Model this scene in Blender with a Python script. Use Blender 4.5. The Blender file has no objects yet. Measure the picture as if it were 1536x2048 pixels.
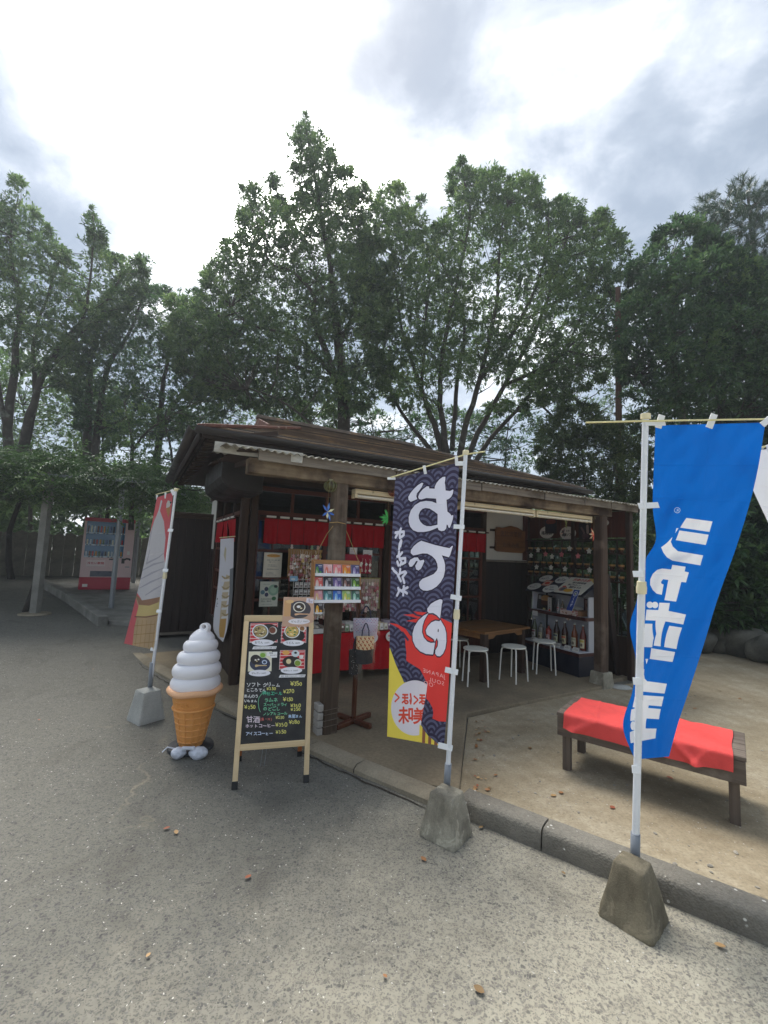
import bpy, bmesh, math, random
import numpy as np
from mathutils import Vector, Matrix, noise as mnoise
random.seed(7); RNG = np.random.default_rng(7)
SC = bpy.context.scene
COL = SC.collection
rad = math.radians

# ------------------------------------------------------------------ camera, sky, sun, exposure
CAM_F, CAM_P, CAM_R, CAM_H = 880.0, rad(5.47), rad(2.28), 1.65      # focal length in pixels of the 1536 px wide photo
_F = np.array([0, math.cos(CAM_P), math.sin(CAM_P)]); _U0 = np.array([0, -math.sin(CAM_P), math.cos(CAM_P)]); _X0 = np.array([1., 0, 0])
_R = math.cos(CAM_R)*_X0 + math.sin(CAM_R)*_U0; _U = -math.sin(CAM_R)*_X0 + math.cos(CAM_R)*_U0
_C = np.array([0, 0, CAM_H])
cd = bpy.data.cameras.new('camera'); cam = bpy.data.objects.new('camera', cd); COL.objects.link(cam)
cd.sensor_fit = 'HORIZONTAL'; cd.sensor_width = 36; cd.lens = 36*CAM_F/1536; cd.clip_end = 400; cd.clip_start = .02
cam.matrix_world = Matrix(((_R[0], _U[0], -_F[0], 0), (_R[1], _U[1], -_F[1], 0), (_R[2], _U[2], -_F[2], CAM_H), (0, 0, 0, 1)))
SC.camera = cam

SUN_EL, SUN_AZ = rad(58), rad(-20)          # azimuth from +Y, towards -X when negative
sun_dir = Vector((math.sin(SUN_AZ)*math.cos(SUN_EL), math.cos(SUN_AZ)*math.cos(SUN_EL), math.sin(SUN_EL)))
sd = bpy.data.lights.new('sun', 'SUN'); sd.energy = 1.0; sd.angle = rad(36); sd.color = (1, .97, .92)
so = bpy.data.objects.new('sun', sd); COL.objects.link(so); so.rotation_euler = sun_dir.to_track_quat('Z', 'Y').to_euler(); so.location = (0, 0, 30)

W = bpy.data.worlds.new('World'); SC.world = W; W.use_nodes = True
def world():
    nt = W.node_tree; nt.nodes.clear(); N = nt.nodes.new; L = nt.links.new
    out = N('ShaderNodeOutputWorld'); bg = N('ShaderNodeBackground'); bg.inputs[1].default_value = .1
    sky = N('ShaderNodeTexSky'); sky.sky_type = 'NISHITA'; sky.sun_disc = False; sky.sun_elevation = SUN_EL; sky.sun_rotation = SUN_AZ
    tc = N('ShaderNodeTexCoord'); nrm = N('ShaderNodeVectorMath'); nrm.operation = 'NORMALIZE'; L(tc.outputs['Generated'], nrm.inputs[0])
    sep = N('ShaderNodeSeparateXYZ'); L(nrm.outputs[0], sep.inputs[0])
    def math_(op, a, b=None, clamp=False):
        m = N('ShaderNodeMath'); m.operation = op; m.use_clamp = clamp
        for i, x in enumerate((a, b)):
            if x is None: continue
            if isinstance(x, (int, float)): m.inputs[i].default_value = x
            else: L(x, m.inputs[i])
        return m.outputs[0]
    zz = math_('ADD', math_('ABSOLUTE', sep.outputs[2]), .22)
    cx = math_('DIVIDE', sep.outputs[0], zz); cy = math_('DIVIDE', sep.outputs[1], zz)
    cmb = N('ShaderNodeCombineXYZ'); L(cx, cmb.inputs[0]); L(cy, cmb.inputs[1])
    def noise(scale, detail, rough, dist, off):
        mp = N('ShaderNodeMapping'); mp.inputs[1].default_value = off; L(cmb.outputs[0], mp.inputs[0])
        n = N('ShaderNodeTexNoise'); n.inputs['Scale'].default_value = scale; n.inputs['Detail'].default_value = detail
        n.inputs['Roughness'].default_value = rough; n.inputs['Distortion'].default_value = dist; L(mp.outputs[0], n.inputs['Vector']); return n.outputs[0]
    n1 = noise(1.5, 9, .56, .5, (3.3, 1.2, 0)); n2 = noise(4.2, 8, .6, .3, (7.1, 4.2, 2))
    dens = math_('ADD', math_('MULTIPLY', n1, 1.3), math_('ADD', math_('MULTIPLY', n2, .6), -.45))
    dot = N('ShaderNodeVectorMath'); dot.operation = 'DOT_PRODUCT'; L(nrm.outputs[0], dot.inputs[0])
    dot.inputs[1].default_value = SKY_GLOW
    mr = N('ShaderNodeMapRange'); mr.interpolation_type = 'SMOOTHSTEP'; L(dot.outputs['Value'], mr.inputs[0])
    mr.inputs[1].default_value = .94; mr.inputs[2].default_value = 1.0; mr.inputs[3].default_value = -.01; mr.inputs[4].default_value = .44
    v = math_('ADD', math_('SUBTRACT', .95, dens), mr.outputs[0])
    cr = N('ShaderNodeValToRGB'); L(v, cr.inputs[0]); e = cr.color_ramp.elements
    e[0].position = .28; e[0].color = (.62, .74, .90, 1)
    e[1].position = 1.0; e[1].color = (80, 78, 74, 1)
    for p, c in ((.40, (.72, .84, .99, 1)), (.49, (.98, 1.10, 1.25, 1)), (.58, (1.5, 1.6, 1.72, 1)), (.68, (2.6, 2.65, 2.7, 1)), (.80, (9, 9, 8.8, 1))):
        q = e.new(p); q.color = c
    mx = N('ShaderNodeMix'); mx.data_type = 'RGBA'; mx.inputs[0].default_value = .94
    L(sky.outputs[0], mx.inputs[6]); L(cr.outputs[0], mx.inputs[7])
    L(mx.outputs[2], bg.inputs[0]); L(bg.outputs[0], out.inputs[0])
_g = Vector((-.36, .90, .98)).normalized(); SKY_GLOW = tuple(_g)
world()
SC.view_settings.view_transform = 'Standard'; SC.view_settings.look = 'None'; SC.view_settings.gamma = 1
SC.view_settings.exposure = 2.5
SC.cycles.max_bounces = 8; SC.cycles.transparent_max_bounces = 12; SC.cycles.diffuse_bounces = 4
SC.cycles.use_denoising = True

# ------------------------------------------------------------------ measuring helpers (photo pixel + distance -> a point of the place)
def at(px, py, depth):
    return Vector(_C + depth*((px-768)/CAM_F*_R - (py-1024)/CAM_F*_U + _F))
def gz(x, y):                                # the tarmac rises gently towards the back left
    s = -.6*x + .8*y; t = max(0., s-6); t = min(t, 14); return .06*t*t/(t+1)
def ground(px, py, z=None):
    d = (px-768)/CAM_F*_R - (py-1024)/CAM_F*_U + _F
    zz = 0. if z is None else z
    for i in range(60):
        t = (zz-CAM_H)/d[2]; X = _C + t*d
        if z is not None: break
        zz = .5*zz + .5*gz(X[0], X[1])
    return Vector(X)
def upto(base, px, py):                      # height of the pixel on the vertical through base
    d = (px-768)/CAM_F*_R - (py-1024)/CAM_F*_U + _F
    A = np.array([[d[0], 0.], [d[1], 0.], [d[2], -1.]]); b = np.array([base[0], base[1], -CAM_H])
    return float(np.linalg.lstsq(A, b, rcond=None)[0][1])
TH = rad(28.95); HO = Vector((-.427, 4.113, 0))
HU = Vector((math.cos(TH), math.sin(TH), 0)); HV = Vector((-math.sin(TH), math.cos(TH), 0))
def H(u, v, z=0): return HO + u*HU + v*HV + Vector((0, 0, z))

# ------------------------------------------------------------------ things, parts, meshes
def tag(o, label, cat, group=None, kind=None):
    if label: o['label'] = label
    if cat: o['category'] = cat
    if group: o['group'] = group
    if kind: o['kind'] = kind
    return o
def thing(name, label, cat, loc=(0, 0, 0), rz=0, group=None):
    o = bpy.data.objects.new(name, None); COL.objects.link(o); o.location = loc; o.rotation_euler = (0, 0, rz); o.empty_display_size = .1
    return tag(o, label, cat, group)
def copy_tree(o, parent=None):
    c = o.copy(); COL.objects.link(c)
    if parent is not None: c.parent = parent
    for ch in list(o.children): copy_tree(ch, c)
    return c
def link(name, me, parent=None, mat=None):
    o = bpy.data.objects.new(name, me); COL.objects.link(o)
    if parent is not None: o.parent = parent
    if mat is not None:
        for m in (mat if isinstance(mat, (list, tuple)) else [mat]): me.materials.append(m)
    return o
class MB:
    def __init__(s): s.v = []; s.f = []; s.m = []; s.uv = []; s.mi = 0; s.T = Matrix.Identity(4)
    def add(s, vs, fs, uvs=None):
        b = len(s.v); s.v += [tuple(s.T @ Vector(v)) for v in vs]
        for k, f in enumerate(fs):
            s.f.append([b+i for i in f]); s.m.append(s.mi); s.uv.append(uvs[k] if uvs else None)
        return s
    def box(s, x0, x1, y0, y1, z0, z1):
        return s.add([(x0,y0,z0),(x1,y0,z0),(x1,y1,z0),(x0,y1,z0),(x0,y0,z1),(x1,y0,z1),(x1,y1,z1),(x0,y1,z1)],
                     [(3,2,1,0),(4,5,6,7),(0,1,5,4),(1,2,6,5),(2,3,7,6),(3,0,4,7)])
    def bar(s, p, q, w, h=None, up=(0, 0, 1)):           # box beam from p to q
        p = Vector(p); q = Vector(q); h = w if h is None else h; d = (q-p).normalized(); up = Vector(up)
        if abs(d.dot(up)) > .98: up = Vector((0, 1, 0))
        a = d.cross(up).normalized(); b = a.cross(d)
        vs = [e + a*sx*w/2 + b*sy*h/2 for e in (p, q) for sx, sy in ((-1,-1),(1,-1),(1,1),(-1,1))]
        return s.add(vs, [(0,1,2,3),(7,6,5,4),(0,4,5,1),(1,5,6,2),(2,6,7,3),(3,7,4,0)])
    def tube(s, pts, r, n=8, cap=True):
        pts = [Vector(p) for p in pts]; rs = r if isinstance(r, (list, tuple)) else [r]*len(pts); rings = []; ref = None
        for i, p in enumerate(pts):
            d = (pts[min(i+1, len(pts)-1)] - pts[max(i-1, 0)]).normalized()
            if ref is None: ref = Vector((0, 0, 1)) if abs(d.z) < .9 else Vector((1, 0, 0))
            a = d.cross(ref)
            a = a.normalized() if a.length > 1e-6 else d.orthogonal().normalized()
            b = a.cross(d); ref = b
            rings.append([p + (a*math.cos(2*math.pi*k/n) + b*math.sin(2*math.pi*k/n))*rs[i] for k in range(n)])
        vs = [v for rg in rings for v in rg]; fs = []
        for i in range(len(pts)-1):
            for k in range(n):
                k2 = (k+1) % n; fs.append((i*n+k, i*n+k2, (i+1)*n+k2, (i+1)*n+k))
        if cap: fs.append(tuple(range(n))[::-1]); fs.append(tuple((len(pts)-1)*n+k for k in range(n)))
        return s.add(vs, fs)
    def lathe(s, prof, n=24, c=(0, 0, 0)):
        c = Vector(c); vs = []; fs = []
        for r, z in prof:
            for k in range(n):
                a = 2*math.pi*k/n; vs.append(c + Vector((r*math.cos(a), r*math.sin(a), z)))
        for i in range(len(prof)-1):
            for k in range(n):
                k2 = (k+1) % n; fs.append((i*n+k, i*n+k2, (i+1)*n+k2, (i+1)*n+k))
        if prof[0][0] > 1e-4: fs.append(tuple(range(n))[::-1])
        if prof[-1][0] > 1e-4: fs.append(tuple((len(prof)-1)*n+k for k in range(n)))
        return s.add(vs, fs)
    def prism(s, poly, z0, z1):                           # polygon in xy, extruded in z
        n = len(poly); vs = [(x, y, z0) for x, y in poly] + [(x, y, z1) for x, y in poly]
        return s.add(vs, [tuple(range(n))[::-1], tuple(range(n, 2*n))] + [(i, (i+1) % n, n+(i+1) % n, n+i) for i in range(n)])
    def grid(s, fn, nu, nv, uv=True):
        vs = [fn(i/nu, j/nv) for j in range(nv+1) for i in range(nu+1)]; fs = []; us = []
        for j in range(nv):
            for i in range(nu):
                a = j*(nu+1)+i; fs.append((a, a+1, a+nu+2, a+nu+1))
                us.append([(i/nu, 1-j/nv), ((i+1)/nu, 1-j/nv), ((i+1)/nu, 1-(j+1)/nv), (i/nu, 1-(j+1)/nv)])
        return s.add(vs, fs, us)
    def sheet(s, p00, p10, p11, p01):                     # textured quad: top-left, top-right, bottom-right, bottom-left
        return s.add([p00, p10, p11, p01], [(3, 2, 1, 0)], [[(0, 0), (1, 0), (1, 1), (0, 1)]])
    def build(s, name, mat, parent=None, smooth=False, bevel=0, label=None, seg=2):
        me = bpy.data.meshes.new(name); me.from_pydata(s.v, [], s.f)
        if any(u for u in s.uv):
            ul = me.uv_layers.new(name='UVMap'); k = 0
            for f, u in zip(s.f, s.uv):
                for j in range(len(f)):
                    ul.data[k].uv = u[j] if u else (0, 0); k += 1
        if any(s.m):
            me.polygons.foreach_set('material_index', s.m)
        if smooth:
            me.polygons.foreach_set('use_smooth', [True]*len(me.polygons))
            if smooth != 'all':
                try: me.set_sharp_from_angle(angle=rad(40))
                except Exception: pass
        me.update()
        o = link(name, me, parent, mat)
        if bevel:
            b = o.modifiers.new('bevel', 'BEVEL'); b.width = bevel; b.segments = seg; b.limit_method = 'ANGLE'
        if label: o['label'] = label
        return o
def box(name, mat, parent, x0, x1, y0, y1, z0, z1, bevel=.004, label=None):
    return MB().box(x0, x1, y0, y1, z0, z1).build(name, mat, parent, bevel=bevel, label=label)
def bar(name, mat, parent, p, q, w, h=None, bevel=.003, label=None, up=(0, 0, 1)):
    return MB().bar(p, q, w, h, up).build(name, mat, parent, bevel=bevel, label=label)
def tube(name, mat, parent, pts, r, n=10, label=None):
    return MB().tube(pts, r, n).build(name, mat, parent, smooth=True, label=label)

# ------------------------------------------------------------------ materials
def srgb(r, g, b):
    f = lambda c: (c/255/12.92) if c/255 <= .04045 else ((c/255+.055)/1.055)**2.4
    return (f(r), f(g), f(b))
class NT:
    def __init__(s, name):
        s.mat = bpy.data.materials.new(name); s.mat.use_nodes = True; s.nt = s.mat.node_tree
        s.bsdf = s.nt.nodes['Principled BSDF']; s.out = s.nt.nodes['Material Output']
        s.tc = None
    def n(s, t, **kw):
        x = s.nt.nodes.new(t)
        for k, v in kw.items(): setattr(x, k, v)
        return x
    def l(s, a, b): s.nt.links.new(a, b)
    def coord(s, scale=(1, 1, 1), which='Object'):
        if s.tc is None: s.tc = s.n('ShaderNodeTexCoord')
        m = s.n('ShaderNodeMapping'); s.l(s.tc.outputs[which], m.inputs[0]); m.inputs[3].default_value = scale; return m.outputs[0]
    def noise(s, scale, detail=4, rough=.55, vec=None, dist=0):
        x = s.n('ShaderNodeTexNoise'); x.inputs['Scale'].default_value = scale; x.inputs['Detail'].default_value = detail
        x.inputs['Roughness'].default_value = rough; x.inputs['Distortion'].default_value = dist
        s.l(vec if vec is not None else s.coord(), x.inputs['Vector']); return x.outputs[0]
    def ramp(s, fac, stops):
        r = s.n('ShaderNodeValToRGB'); s.l(fac, r.inputs[0]); e = r.color_ramp.elements
        stops = [(p, (c if isinstance(c, (tuple, list)) else (c, c, c))) for p, c in stops]
        e[0].position, e[0].color = stops[0][0], (*stops[0][1], 1); e[1].position, e[1].color = stops[-1][0], (*stops[-1][1], 1)
        for p, c in stops[1:-1]:
            q = e.new(p); q.color = (*c, 1)
        return r.outputs[0]
    def mix(s, fac, a, b, mode='MIX'):
        m = s.n('ShaderNodeMix', data_type='RGBA', blend_type=mode)
        for i, x in ((0, fac), (6, a), (7, b)):
            if isinstance(x, (int, float)): m.inputs[i].default_value = x
            elif isinstance(x, tuple): m.inputs[i].default_value = (*x, 1)
            else: s.l(x, m.inputs[i])
        return m.outputs[2]
    def m(s, op, a, b=0, clamp=False):
        m = s.n('ShaderNodeMath', operation=op, use_clamp=clamp)
        for i, x in enumerate((a, b)):
            if isinstance(x, (int, float)): m.inputs[i].default_value = x
            else: s.l(x, m.inputs[i])
        return m.outputs[0]
    def bump(s, h, strength=.3, dist=.01, prev=None):
        b = s.n('ShaderNodeBump'); b.inputs['Strength'].default_value = strength; b.inputs['Distance'].default_value = dist
        s.l(h, b.inputs['Height'])
        if prev is not None: s.l(prev, b.inputs['Normal'])
        return b.outputs[0]
    def set(s, color=None, rough=None, normal=None, metal=0, spec=None):
        if color is not None:
            if isinstance(color, tuple): s.bsdf.inputs['Base Color'].default_value = (*color, 1)
            else: s.l(color, s.bsdf.inputs['Base Color'])
        if rough is not None:
            if isinstance(rough, (int, float)): s.bsdf.inputs['Roughness'].default_value = rough
            else: s.l(rough, s.bsdf.inputs['Roughness'])
        if normal is not None: s.l(normal, s.bsdf.inputs['Normal'])
        s.bsdf.inputs['Metallic'].default_value = metal
        if spec is not None: s.bsdf.inputs['Specular IOR Level'].default_value = spec
        return s.mat
def plain(name, c, rough=.6, var=.15, scale=6, bump=.1, bscale=60, metal=0, spec=None, dirt=None):
    t = NT(name); c = srgb(*c) if max(c) > 1 else c
    nz = t.noise(scale, 5)
    col = t.ramp(nz, [(.3, tuple(x*(1-var) for x in c)), (.7, tuple(min(1, x*(1+var)) for x in c))])
    if dirt:
        d = t.ramp(t.noise(dirt[1], 7, .65), [(dirt[2], 0.), (dirt[2]+.12, 1.)]); col = t.mix(d, col, srgb(*dirt[0]))
    r = t.ramp(t.noise(scale*2.3, 3), [(.3, max(.05, rough-.08)), (.7, min(1, rough+.08))])
    return t.set(col, r, t.bump(t.noise(bscale, 4), bump, .004) if bump else None, metal, spec)
def wood(name, c1, c2, axis=2, rough=.7, grain=26, bump=.25, weather=None, spec=.3):
    t = NT(name); sc = [grain]*3; sc[axis] = grain*.045
    nz = t.noise(1, 7, .62, t.coord(tuple(sc)), .6)
    big = t.noise(1, 3, .5, t.coord(tuple(x*.12 for x in sc)))
    col = t.ramp(nz, [(.28, srgb(*c1)), (.72, srgb(*c2))])
    col = t.mix(t.ramp(big, [(.35, 0.), (.7, .5)]), col, srgb(*[int(x*.72) for x in c1]))
    if weather:
        w = t.ramp(t.noise(2.2, 6, .6), [(weather[1], 0.), (weather[1]+.18, 1.)]); col = t.mix(w, col, srgb(*weather[0]))
    return t.set(col, rough, t.bump(nz, bump, .004), 0, spec)
def cloth_mat(name, img=None, color=None, transl=.35, weave=500, crease=None):
    t = NT(name)
    if img is not None:
        tx = t.n('ShaderNodeTexImage'); tx.image = img; tx.extension = 'EXTEND'
        uvn = t.n('ShaderNodeUVMap'); uvn.uv_map = 'UVMap'; t.l(uvn.outputs[0], tx.inputs[0]); col = tx.outputs[0]
    else:
        c = srgb(*color); col = t.ramp(t.noise(5, 4), [(.3, tuple(x*.88 for x in c)), (.7, tuple(min(1, x*1.08) for x in c))])
    nb = t.bump(t.noise(weave, 2), .08, .001)
    if crease:
        nb = t.bump(t.noise(crease, 5, .6, t.coord((1, 1, .45)), 1.2), .35, .02, nb)
        if img is not None:
            sx = t.n('ShaderNodeSeparateXYZ'); t.l(uvn.outputs[0], sx.inputs[0])
            for ax, k in ((1, 8.0), (0, 2.0)):
                fr = t.m('ABSOLUTE', t.m('SUBTRACT', t.m('FRACT', t.m('ADD', t.m('MULTIPLY', sx.outputs[ax], k), .5)), .5))
                nb = t.bump(t.ramp(fr, [(0, 1.), (.012*k/4, 0.)]), .5, .003, nb)
    t.set(col, .75, nb, 0, .2)
    tr = t.n('ShaderNodeBsdfTranslucent'); t.l(col, tr.inputs[0]); t.l(nb, tr.inputs['Normal']); mx = t.n('ShaderNodeMixShader'); mx.inputs[0].default_value = transl
    t.l(t.bsdf.outputs[0], mx.inputs[1]); t.l(tr.outputs[0], mx.inputs[2]); t.l(mx.outputs[0], t.out.inputs[0])
    return t.mat
def print_mat(name, img, rough=.5, spec=.4):
    t = NT(name); tx = t.n('ShaderNodeTexImage'); tx.image = img; tx.extension = 'EXTEND'
    uvn = t.n('ShaderNodeUVMap'); uvn.uv_map = 'UVMap'; t.l(uvn.outputs[0], tx.inputs[0])
    col = t.mix(t.ramp(t.noise(9, 3), [(.4, .0), (.8, .1)]), tx.outputs[0], (.3, .29, .27))
    return t.set(col, rough, t.bump(t.noise(40, 2), .05, .002), 0, spec)
def glass_mat(name, tint=(.9, .95, .93), alpha=.25, rough=.03):
    t = NT(name); tr = t.n('ShaderNodeBsdfTransparent'); tr.inputs[0].default_value = (*tint, 1)
    gl = t.n('ShaderNodeBsdfGlossy'); gl.inputs[1].default_value = rough
    fr = t.n('ShaderNodeLayerWeight'); fr.inputs[0].default_value = .35
    mx = t.n('ShaderNodeMixShader'); t.l(t.m('MULTIPLY', fr.outputs[0], alpha*2, True), mx.inputs[0])
    t.l(tr.outputs[0], mx.inputs[1]); t.l(gl.outputs[0], mx.inputs[2]); t.l(mx.outputs[0], t.out.inputs[0]); return t.mat

# ------------------------------------------------------------------ flat print: a small rasteriser for lettering and pictures on cloth, paper and boards
_glyphs = {}
def glyph(ch):
    if ch in _glyphs: return _glyphs[ch]
    cu = bpy.data.curves.new('glyph', 'FONT'); cu.body = ch; cu.resolution_u = 4
    ob = bpy.data.objects.new('glyph', cu); me = bpy.data.meshes.new_from_object(ob)
    E = np.zeros((0, 4)); adv = .5
    if len(me.polygons):
        co = np.array([v.co[:2] for v in me.vertices]); cnt = {}
        for p in me.polygons:
            for e in p.edge_keys: cnt[e] = cnt.get(e, 0)+1
        ed = [e for e, c in cnt.items() if c == 1]; E = np.array([[*co[a], *co[b]] for a, b in ed]); adv = 1.0 if ord(ch) > 0x2000 else co[:, 0].max()+.06
    bpy.data.meshes.remove(me); bpy.data.objects.remove(ob); bpy.data.curves.remove(cu)
    _glyphs[ch] = (E, adv); return _glyphs[ch]
class Canvas:
    def __init__(s, w, h, bg): s.w, s.h = w, h; s.a = np.empty((h, w, 3), np.float32); s.a[:] = np.array(bg)/255.
    def _put(s, x0, y0, cov, col, alpha=1):
        h, w = cov.shape; X0, Y0 = max(0, x0), max(0, y0); X1, Y1 = min(s.w, x0+w), min(s.h, y0+h)
        if X1 <= X0 or Y1 <= Y0: return
        c = np.clip(cov[Y0-y0:Y1-y0, X0-x0:X1-x0], 0, 1)[..., None]*alpha
        s.a[Y0:Y1, X0:X1] = s.a[Y0:Y1, X0:X1]*(1-c) + np.array(col)/255.*c
    def edges(s, E, col, SS=3, grow=0, alpha=1):
        if len(E) == 0: return
        E = np.asarray(E, float); x0 = int(np.floor(min(E[:, 0].min(), E[:, 2].min())))-2-grow; x1 = int(np.ceil(max(E[:, 0].max(), E[:, 2].max())))+3+grow
        y0 = int(np.floor(min(E[:, 1].min(), E[:, 3].min())))-2-grow; y1 = int(np.ceil(max(E[:, 1].max(), E[:, 3].max())))+3+grow
        ya, yb = max(y0, -2), min(y1, s.h+2); cov = np.zeros((y1-y0, x1-x0)); px = np.arange(x0, x1)
        for y in range(ya, yb):
            for k in range(SS):
                yy = y+(k+.5)/SS; m = (E[:, 1] <= yy) != (E[:, 3] <= yy)
                if not m.any(): continue
                e = E[m]; xs = np.sort(e[:, 0]+(yy-e[:, 1])/(e[:, 3]-e[:, 1])*(e[:, 2]-e[:, 0]))
                for a, b in zip(xs[0::2], xs[1::2]):
                    cov[y-y0] += np.clip(np.minimum(b, px+1)-np.maximum(a, px), 0, 1)/SS
        for _ in range(grow):
            c = cov.copy(); c[1:] = np.maximum(c[1:], cov[:-1]); c[:-1] = np.maximum(c[:-1], cov[1:]); c[:, 1:] = np.maximum(c[:, 1:], cov[:, :-1]); c[:, :-1] = np.maximum(c[:, :-1], cov[:, 1:]); cov = c
        s._put(x0, y0, cov, col, alpha)
    def poly(s, pts, col, grow=0, alpha=1):
        p = np.asarray(pts, float); s.edges(np.hstack([p, np.roll(p, -1, 0)]), col, 3, grow, alpha)
    def polys(s, lst, col, grow=0):
        s.edges(np.vstack([np.hstack([np.asarray(p, float), np.roll(np.asarray(p, float), -1, 0)]) for p in lst]), col, 3, grow)
    def rect(s, x0, y0, x1, y1, col, alpha=1): s.poly([(x0, y0), (x1, y0), (x1, y1), (x0, y1)], col, 0, alpha)
    def oval(s, cx, cy, rx, ry, col, alpha=1): s.poly([(cx+rx*math.cos(t), cy+ry*math.sin(t)) for t in np.linspace(0, 2*math.pi, 40, endpoint=False)], col, 0, alpha)
    def stroke(s, pts, r, col, alpha=1):
        pts = np.asarray(pts, float); rs = np.full(len(pts), r, float) if np.isscalar(r) else np.asarray(r, float); R = rs.max()+2
        x0, y0 = np.floor(pts.min(0)-R).astype(int); x1, y1 = np.ceil(pts.max(0)+R).astype(int)
        X, Y = np.meshgrid(np.arange(x0, x1)+.5, np.arange(y0, y1)+.5); best = np.full(X.shape, -9.)
        for i in range(len(pts)-1):
            a, b = pts[i], pts[i+1]; d = b-a; L = max(1e-9, d@d); t = np.clip(((X-a[0])*d[0]+(Y-a[1])*d[1])/L, 0, 1)
            best = np.maximum(best, rs[i]*(1-t)+rs[i+1]*t-np.hypot(X-a[0]-t*d[0], Y-a[1]-t*d[1]))
        s._put(x0, y0, np.clip(best+.5, 0, 1), col, alpha)
    def text(s, st, x, y, size, col, grow=0, jit=0, adv=1., vertical=False, flip=False, sx=1., shear=0, map=None):
        cx, cy = x, y
        for ch in st:
            E, a = glyph(ch)
            if len(E):
                e = E.copy(); ang = random.uniform(-jit, jit)*.25; ca, sa = math.cos(ang), math.sin(ang); k = size*(1+random.uniform(-jit, jit)*.3)
                out = np.empty_like(e)
                for i in (0, 2):
                    X = e[:, i]*sx; Y = e[:, i+1]; X = X+shear*Y; X, Y = X*ca-Y*sa, X*sa+Y*ca
                    out[:, i] = cx+(-X if flip else X)*k; out[:, i+1] = cy-Y*k+random.uniform(0, jit)*size*.0
                if map: 
                    for i in (0, 2):
                        q = [map(p, r) for p, r in zip(out[:, i], out[:, i+1])]; out[:, i] = [p[0] for p in q]; out[:, i+1] = [p[1] for p in q]
                s.edges(out, col, 3, grow)
            if vertical: cy += size*adv
            else: cx += (-1 if flip else 1)*a*size*adv*sx
    def image(s, name):
        im = bpy.data.images.new(name, s.w, s.h, alpha=False); px = np.ones((s.h, s.w, 4), np.float32); px[..., :3] = s.a[::-1]
        im.pixels.foreach_set(px.ravel()); im.update(); im.pack(); return im
# ------------------------------------------------------------------ shared materials
WOOD_DARK = wood('dark stained timber', (44, 32, 25), (70, 52, 40), 2)
WOOD_DARKU = wood('dark stained timber lengthwise', (44, 32, 25), (70, 52, 40), 0)
WOOD_DARKV = wood('dark stained timber sidewise', (44, 32, 25), (70, 52, 40), 1)
WOOD_BLACK = wood('black brown boards', (36, 27, 24), (54, 41, 36), 2, rough=.6)
WOOD_POST = wood('weathered post', (66, 54, 44), (108, 92, 76), 2, rough=.85, bump=.6, weather=((132, 122, 108), .52))
WOOD_GREY = wood('grey weathered plank', (92, 84, 74), (150, 141, 128), 0, rough=.9, bump=.5, weather=((72, 62, 50), .55))
WOOD_BEAM = wood('weathered beam', (102, 86, 66), (150, 132, 106), 0, rough=.85, bump=.6, weather=((52, 38, 28), .43))
WOOD_RED = wood('reddish door frame', (72, 34, 24), (104, 54, 36), 2, rough=.5)
WOOD_REDU = wood('reddish door frame lengthwise', (72, 34, 24), (104, 54, 36), 0, rough=.5)
WOOD_PALE = wood('pale pine', (214, 186, 142), (238, 216, 176), 2, rough=.55, bump=.12)
WOOD_PALEU = wood('pale pine lengthwise', (214, 186, 142), (238, 216, 176), 0, rough=.55, bump=.12)
WOOD_TABLE = wood('brown table top', (112, 78, 46), (146, 106, 64), 0, rough=.45, bump=.1)
WOOD_STAND = wood('chestnut stand', (74, 42, 28), (104, 62, 40), 2, rough=.45)
WOOD_SIGN = wood('carved sign wood', (104, 66, 34), (146, 98, 54), 0, rough=.5)
WOOD_BENCH = wood('bench timber', (84, 74, 66), (132, 120, 108), 0, rough=.9, bump=.5, weather=((150, 140, 126), .56))
WOOD_BENCHZ = wood('bench leg timber', (78, 68, 60), (124, 112, 100), 2, rough=.9, bump=.5)
PLASTER = plain('off white plaster', (196, 194, 186), .9, .06, 3, .15, 90)
ROOF = plain('brown roof course', (96, 82, 70), .55, .28, 5, .3, 40, dirt=((136, 108, 76), 2.5, .56))
ROOFS = [ROOF, plain('pale brown roof course', (122, 102, 82), .55, .28, 5, .3, 40, dirt=((150, 122, 86), 2.5, .52)), plain('dark grey roof course', (76, 68, 62), .55, .25, 5, .3, 40, dirt=((112, 92, 70), 2.5, .6))]
ROOF_RUST = plain('rusty roof edge', (104, 62, 48), .7, .3, 8, .3, 40, dirt=((150, 138, 122), 6, .58))
GUTTER = plain('dark gutter', (44, 38, 36), .4, .12, 4, .05)
CORR = plain('aged corrugated sheet', (168, 165, 152), .6, .12, 5, .1, 40, dirt=((104, 97, 82), 3.5, .46))
GLASS = glass_mat('door glass', (.82, .86, .84), .3)
CLEAR = glass_mat('clear wrap', (.95, .96, .97), .16, .18)
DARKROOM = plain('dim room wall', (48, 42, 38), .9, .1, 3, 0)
RED = cloth_mat('red cotton', color=(168, 14, 28), transl=.12, crease=9)
RED_TABLE = cloth_mat('red table cloth', color=(178, 22, 30), transl=.05, crease=8)
RED_BENCH = cloth_mat('red bench cloth', color=(232, 84, 80), transl=.05, crease=9)
WHITE_PL = plain('white plastic', (232, 234, 236), .35, .03, 4, .0)
WHITE_POLE = plain('white pole', (226, 230, 236), .3, .04, 6, .02)
CREAM_PL = plain('cream plastic', (224, 214, 178), .4, .05, 6, .02)
CREAM_BAR = plain('cream bar', (222, 214, 160), .4, .05, 6, .02)
GREY_PIPE = plain('grey pipe', (128, 134, 142), .4, .06, 8, .04)
STEEL = plain('galvanised steel', (138, 142, 146), .45, .08, 8, .05, metal=.3)
LAMPM = plain('yellowed lamp fitting', (214, 200, 164), .5, .05, 5, .03, dirt=((150, 128, 90), 7, .62))
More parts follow.
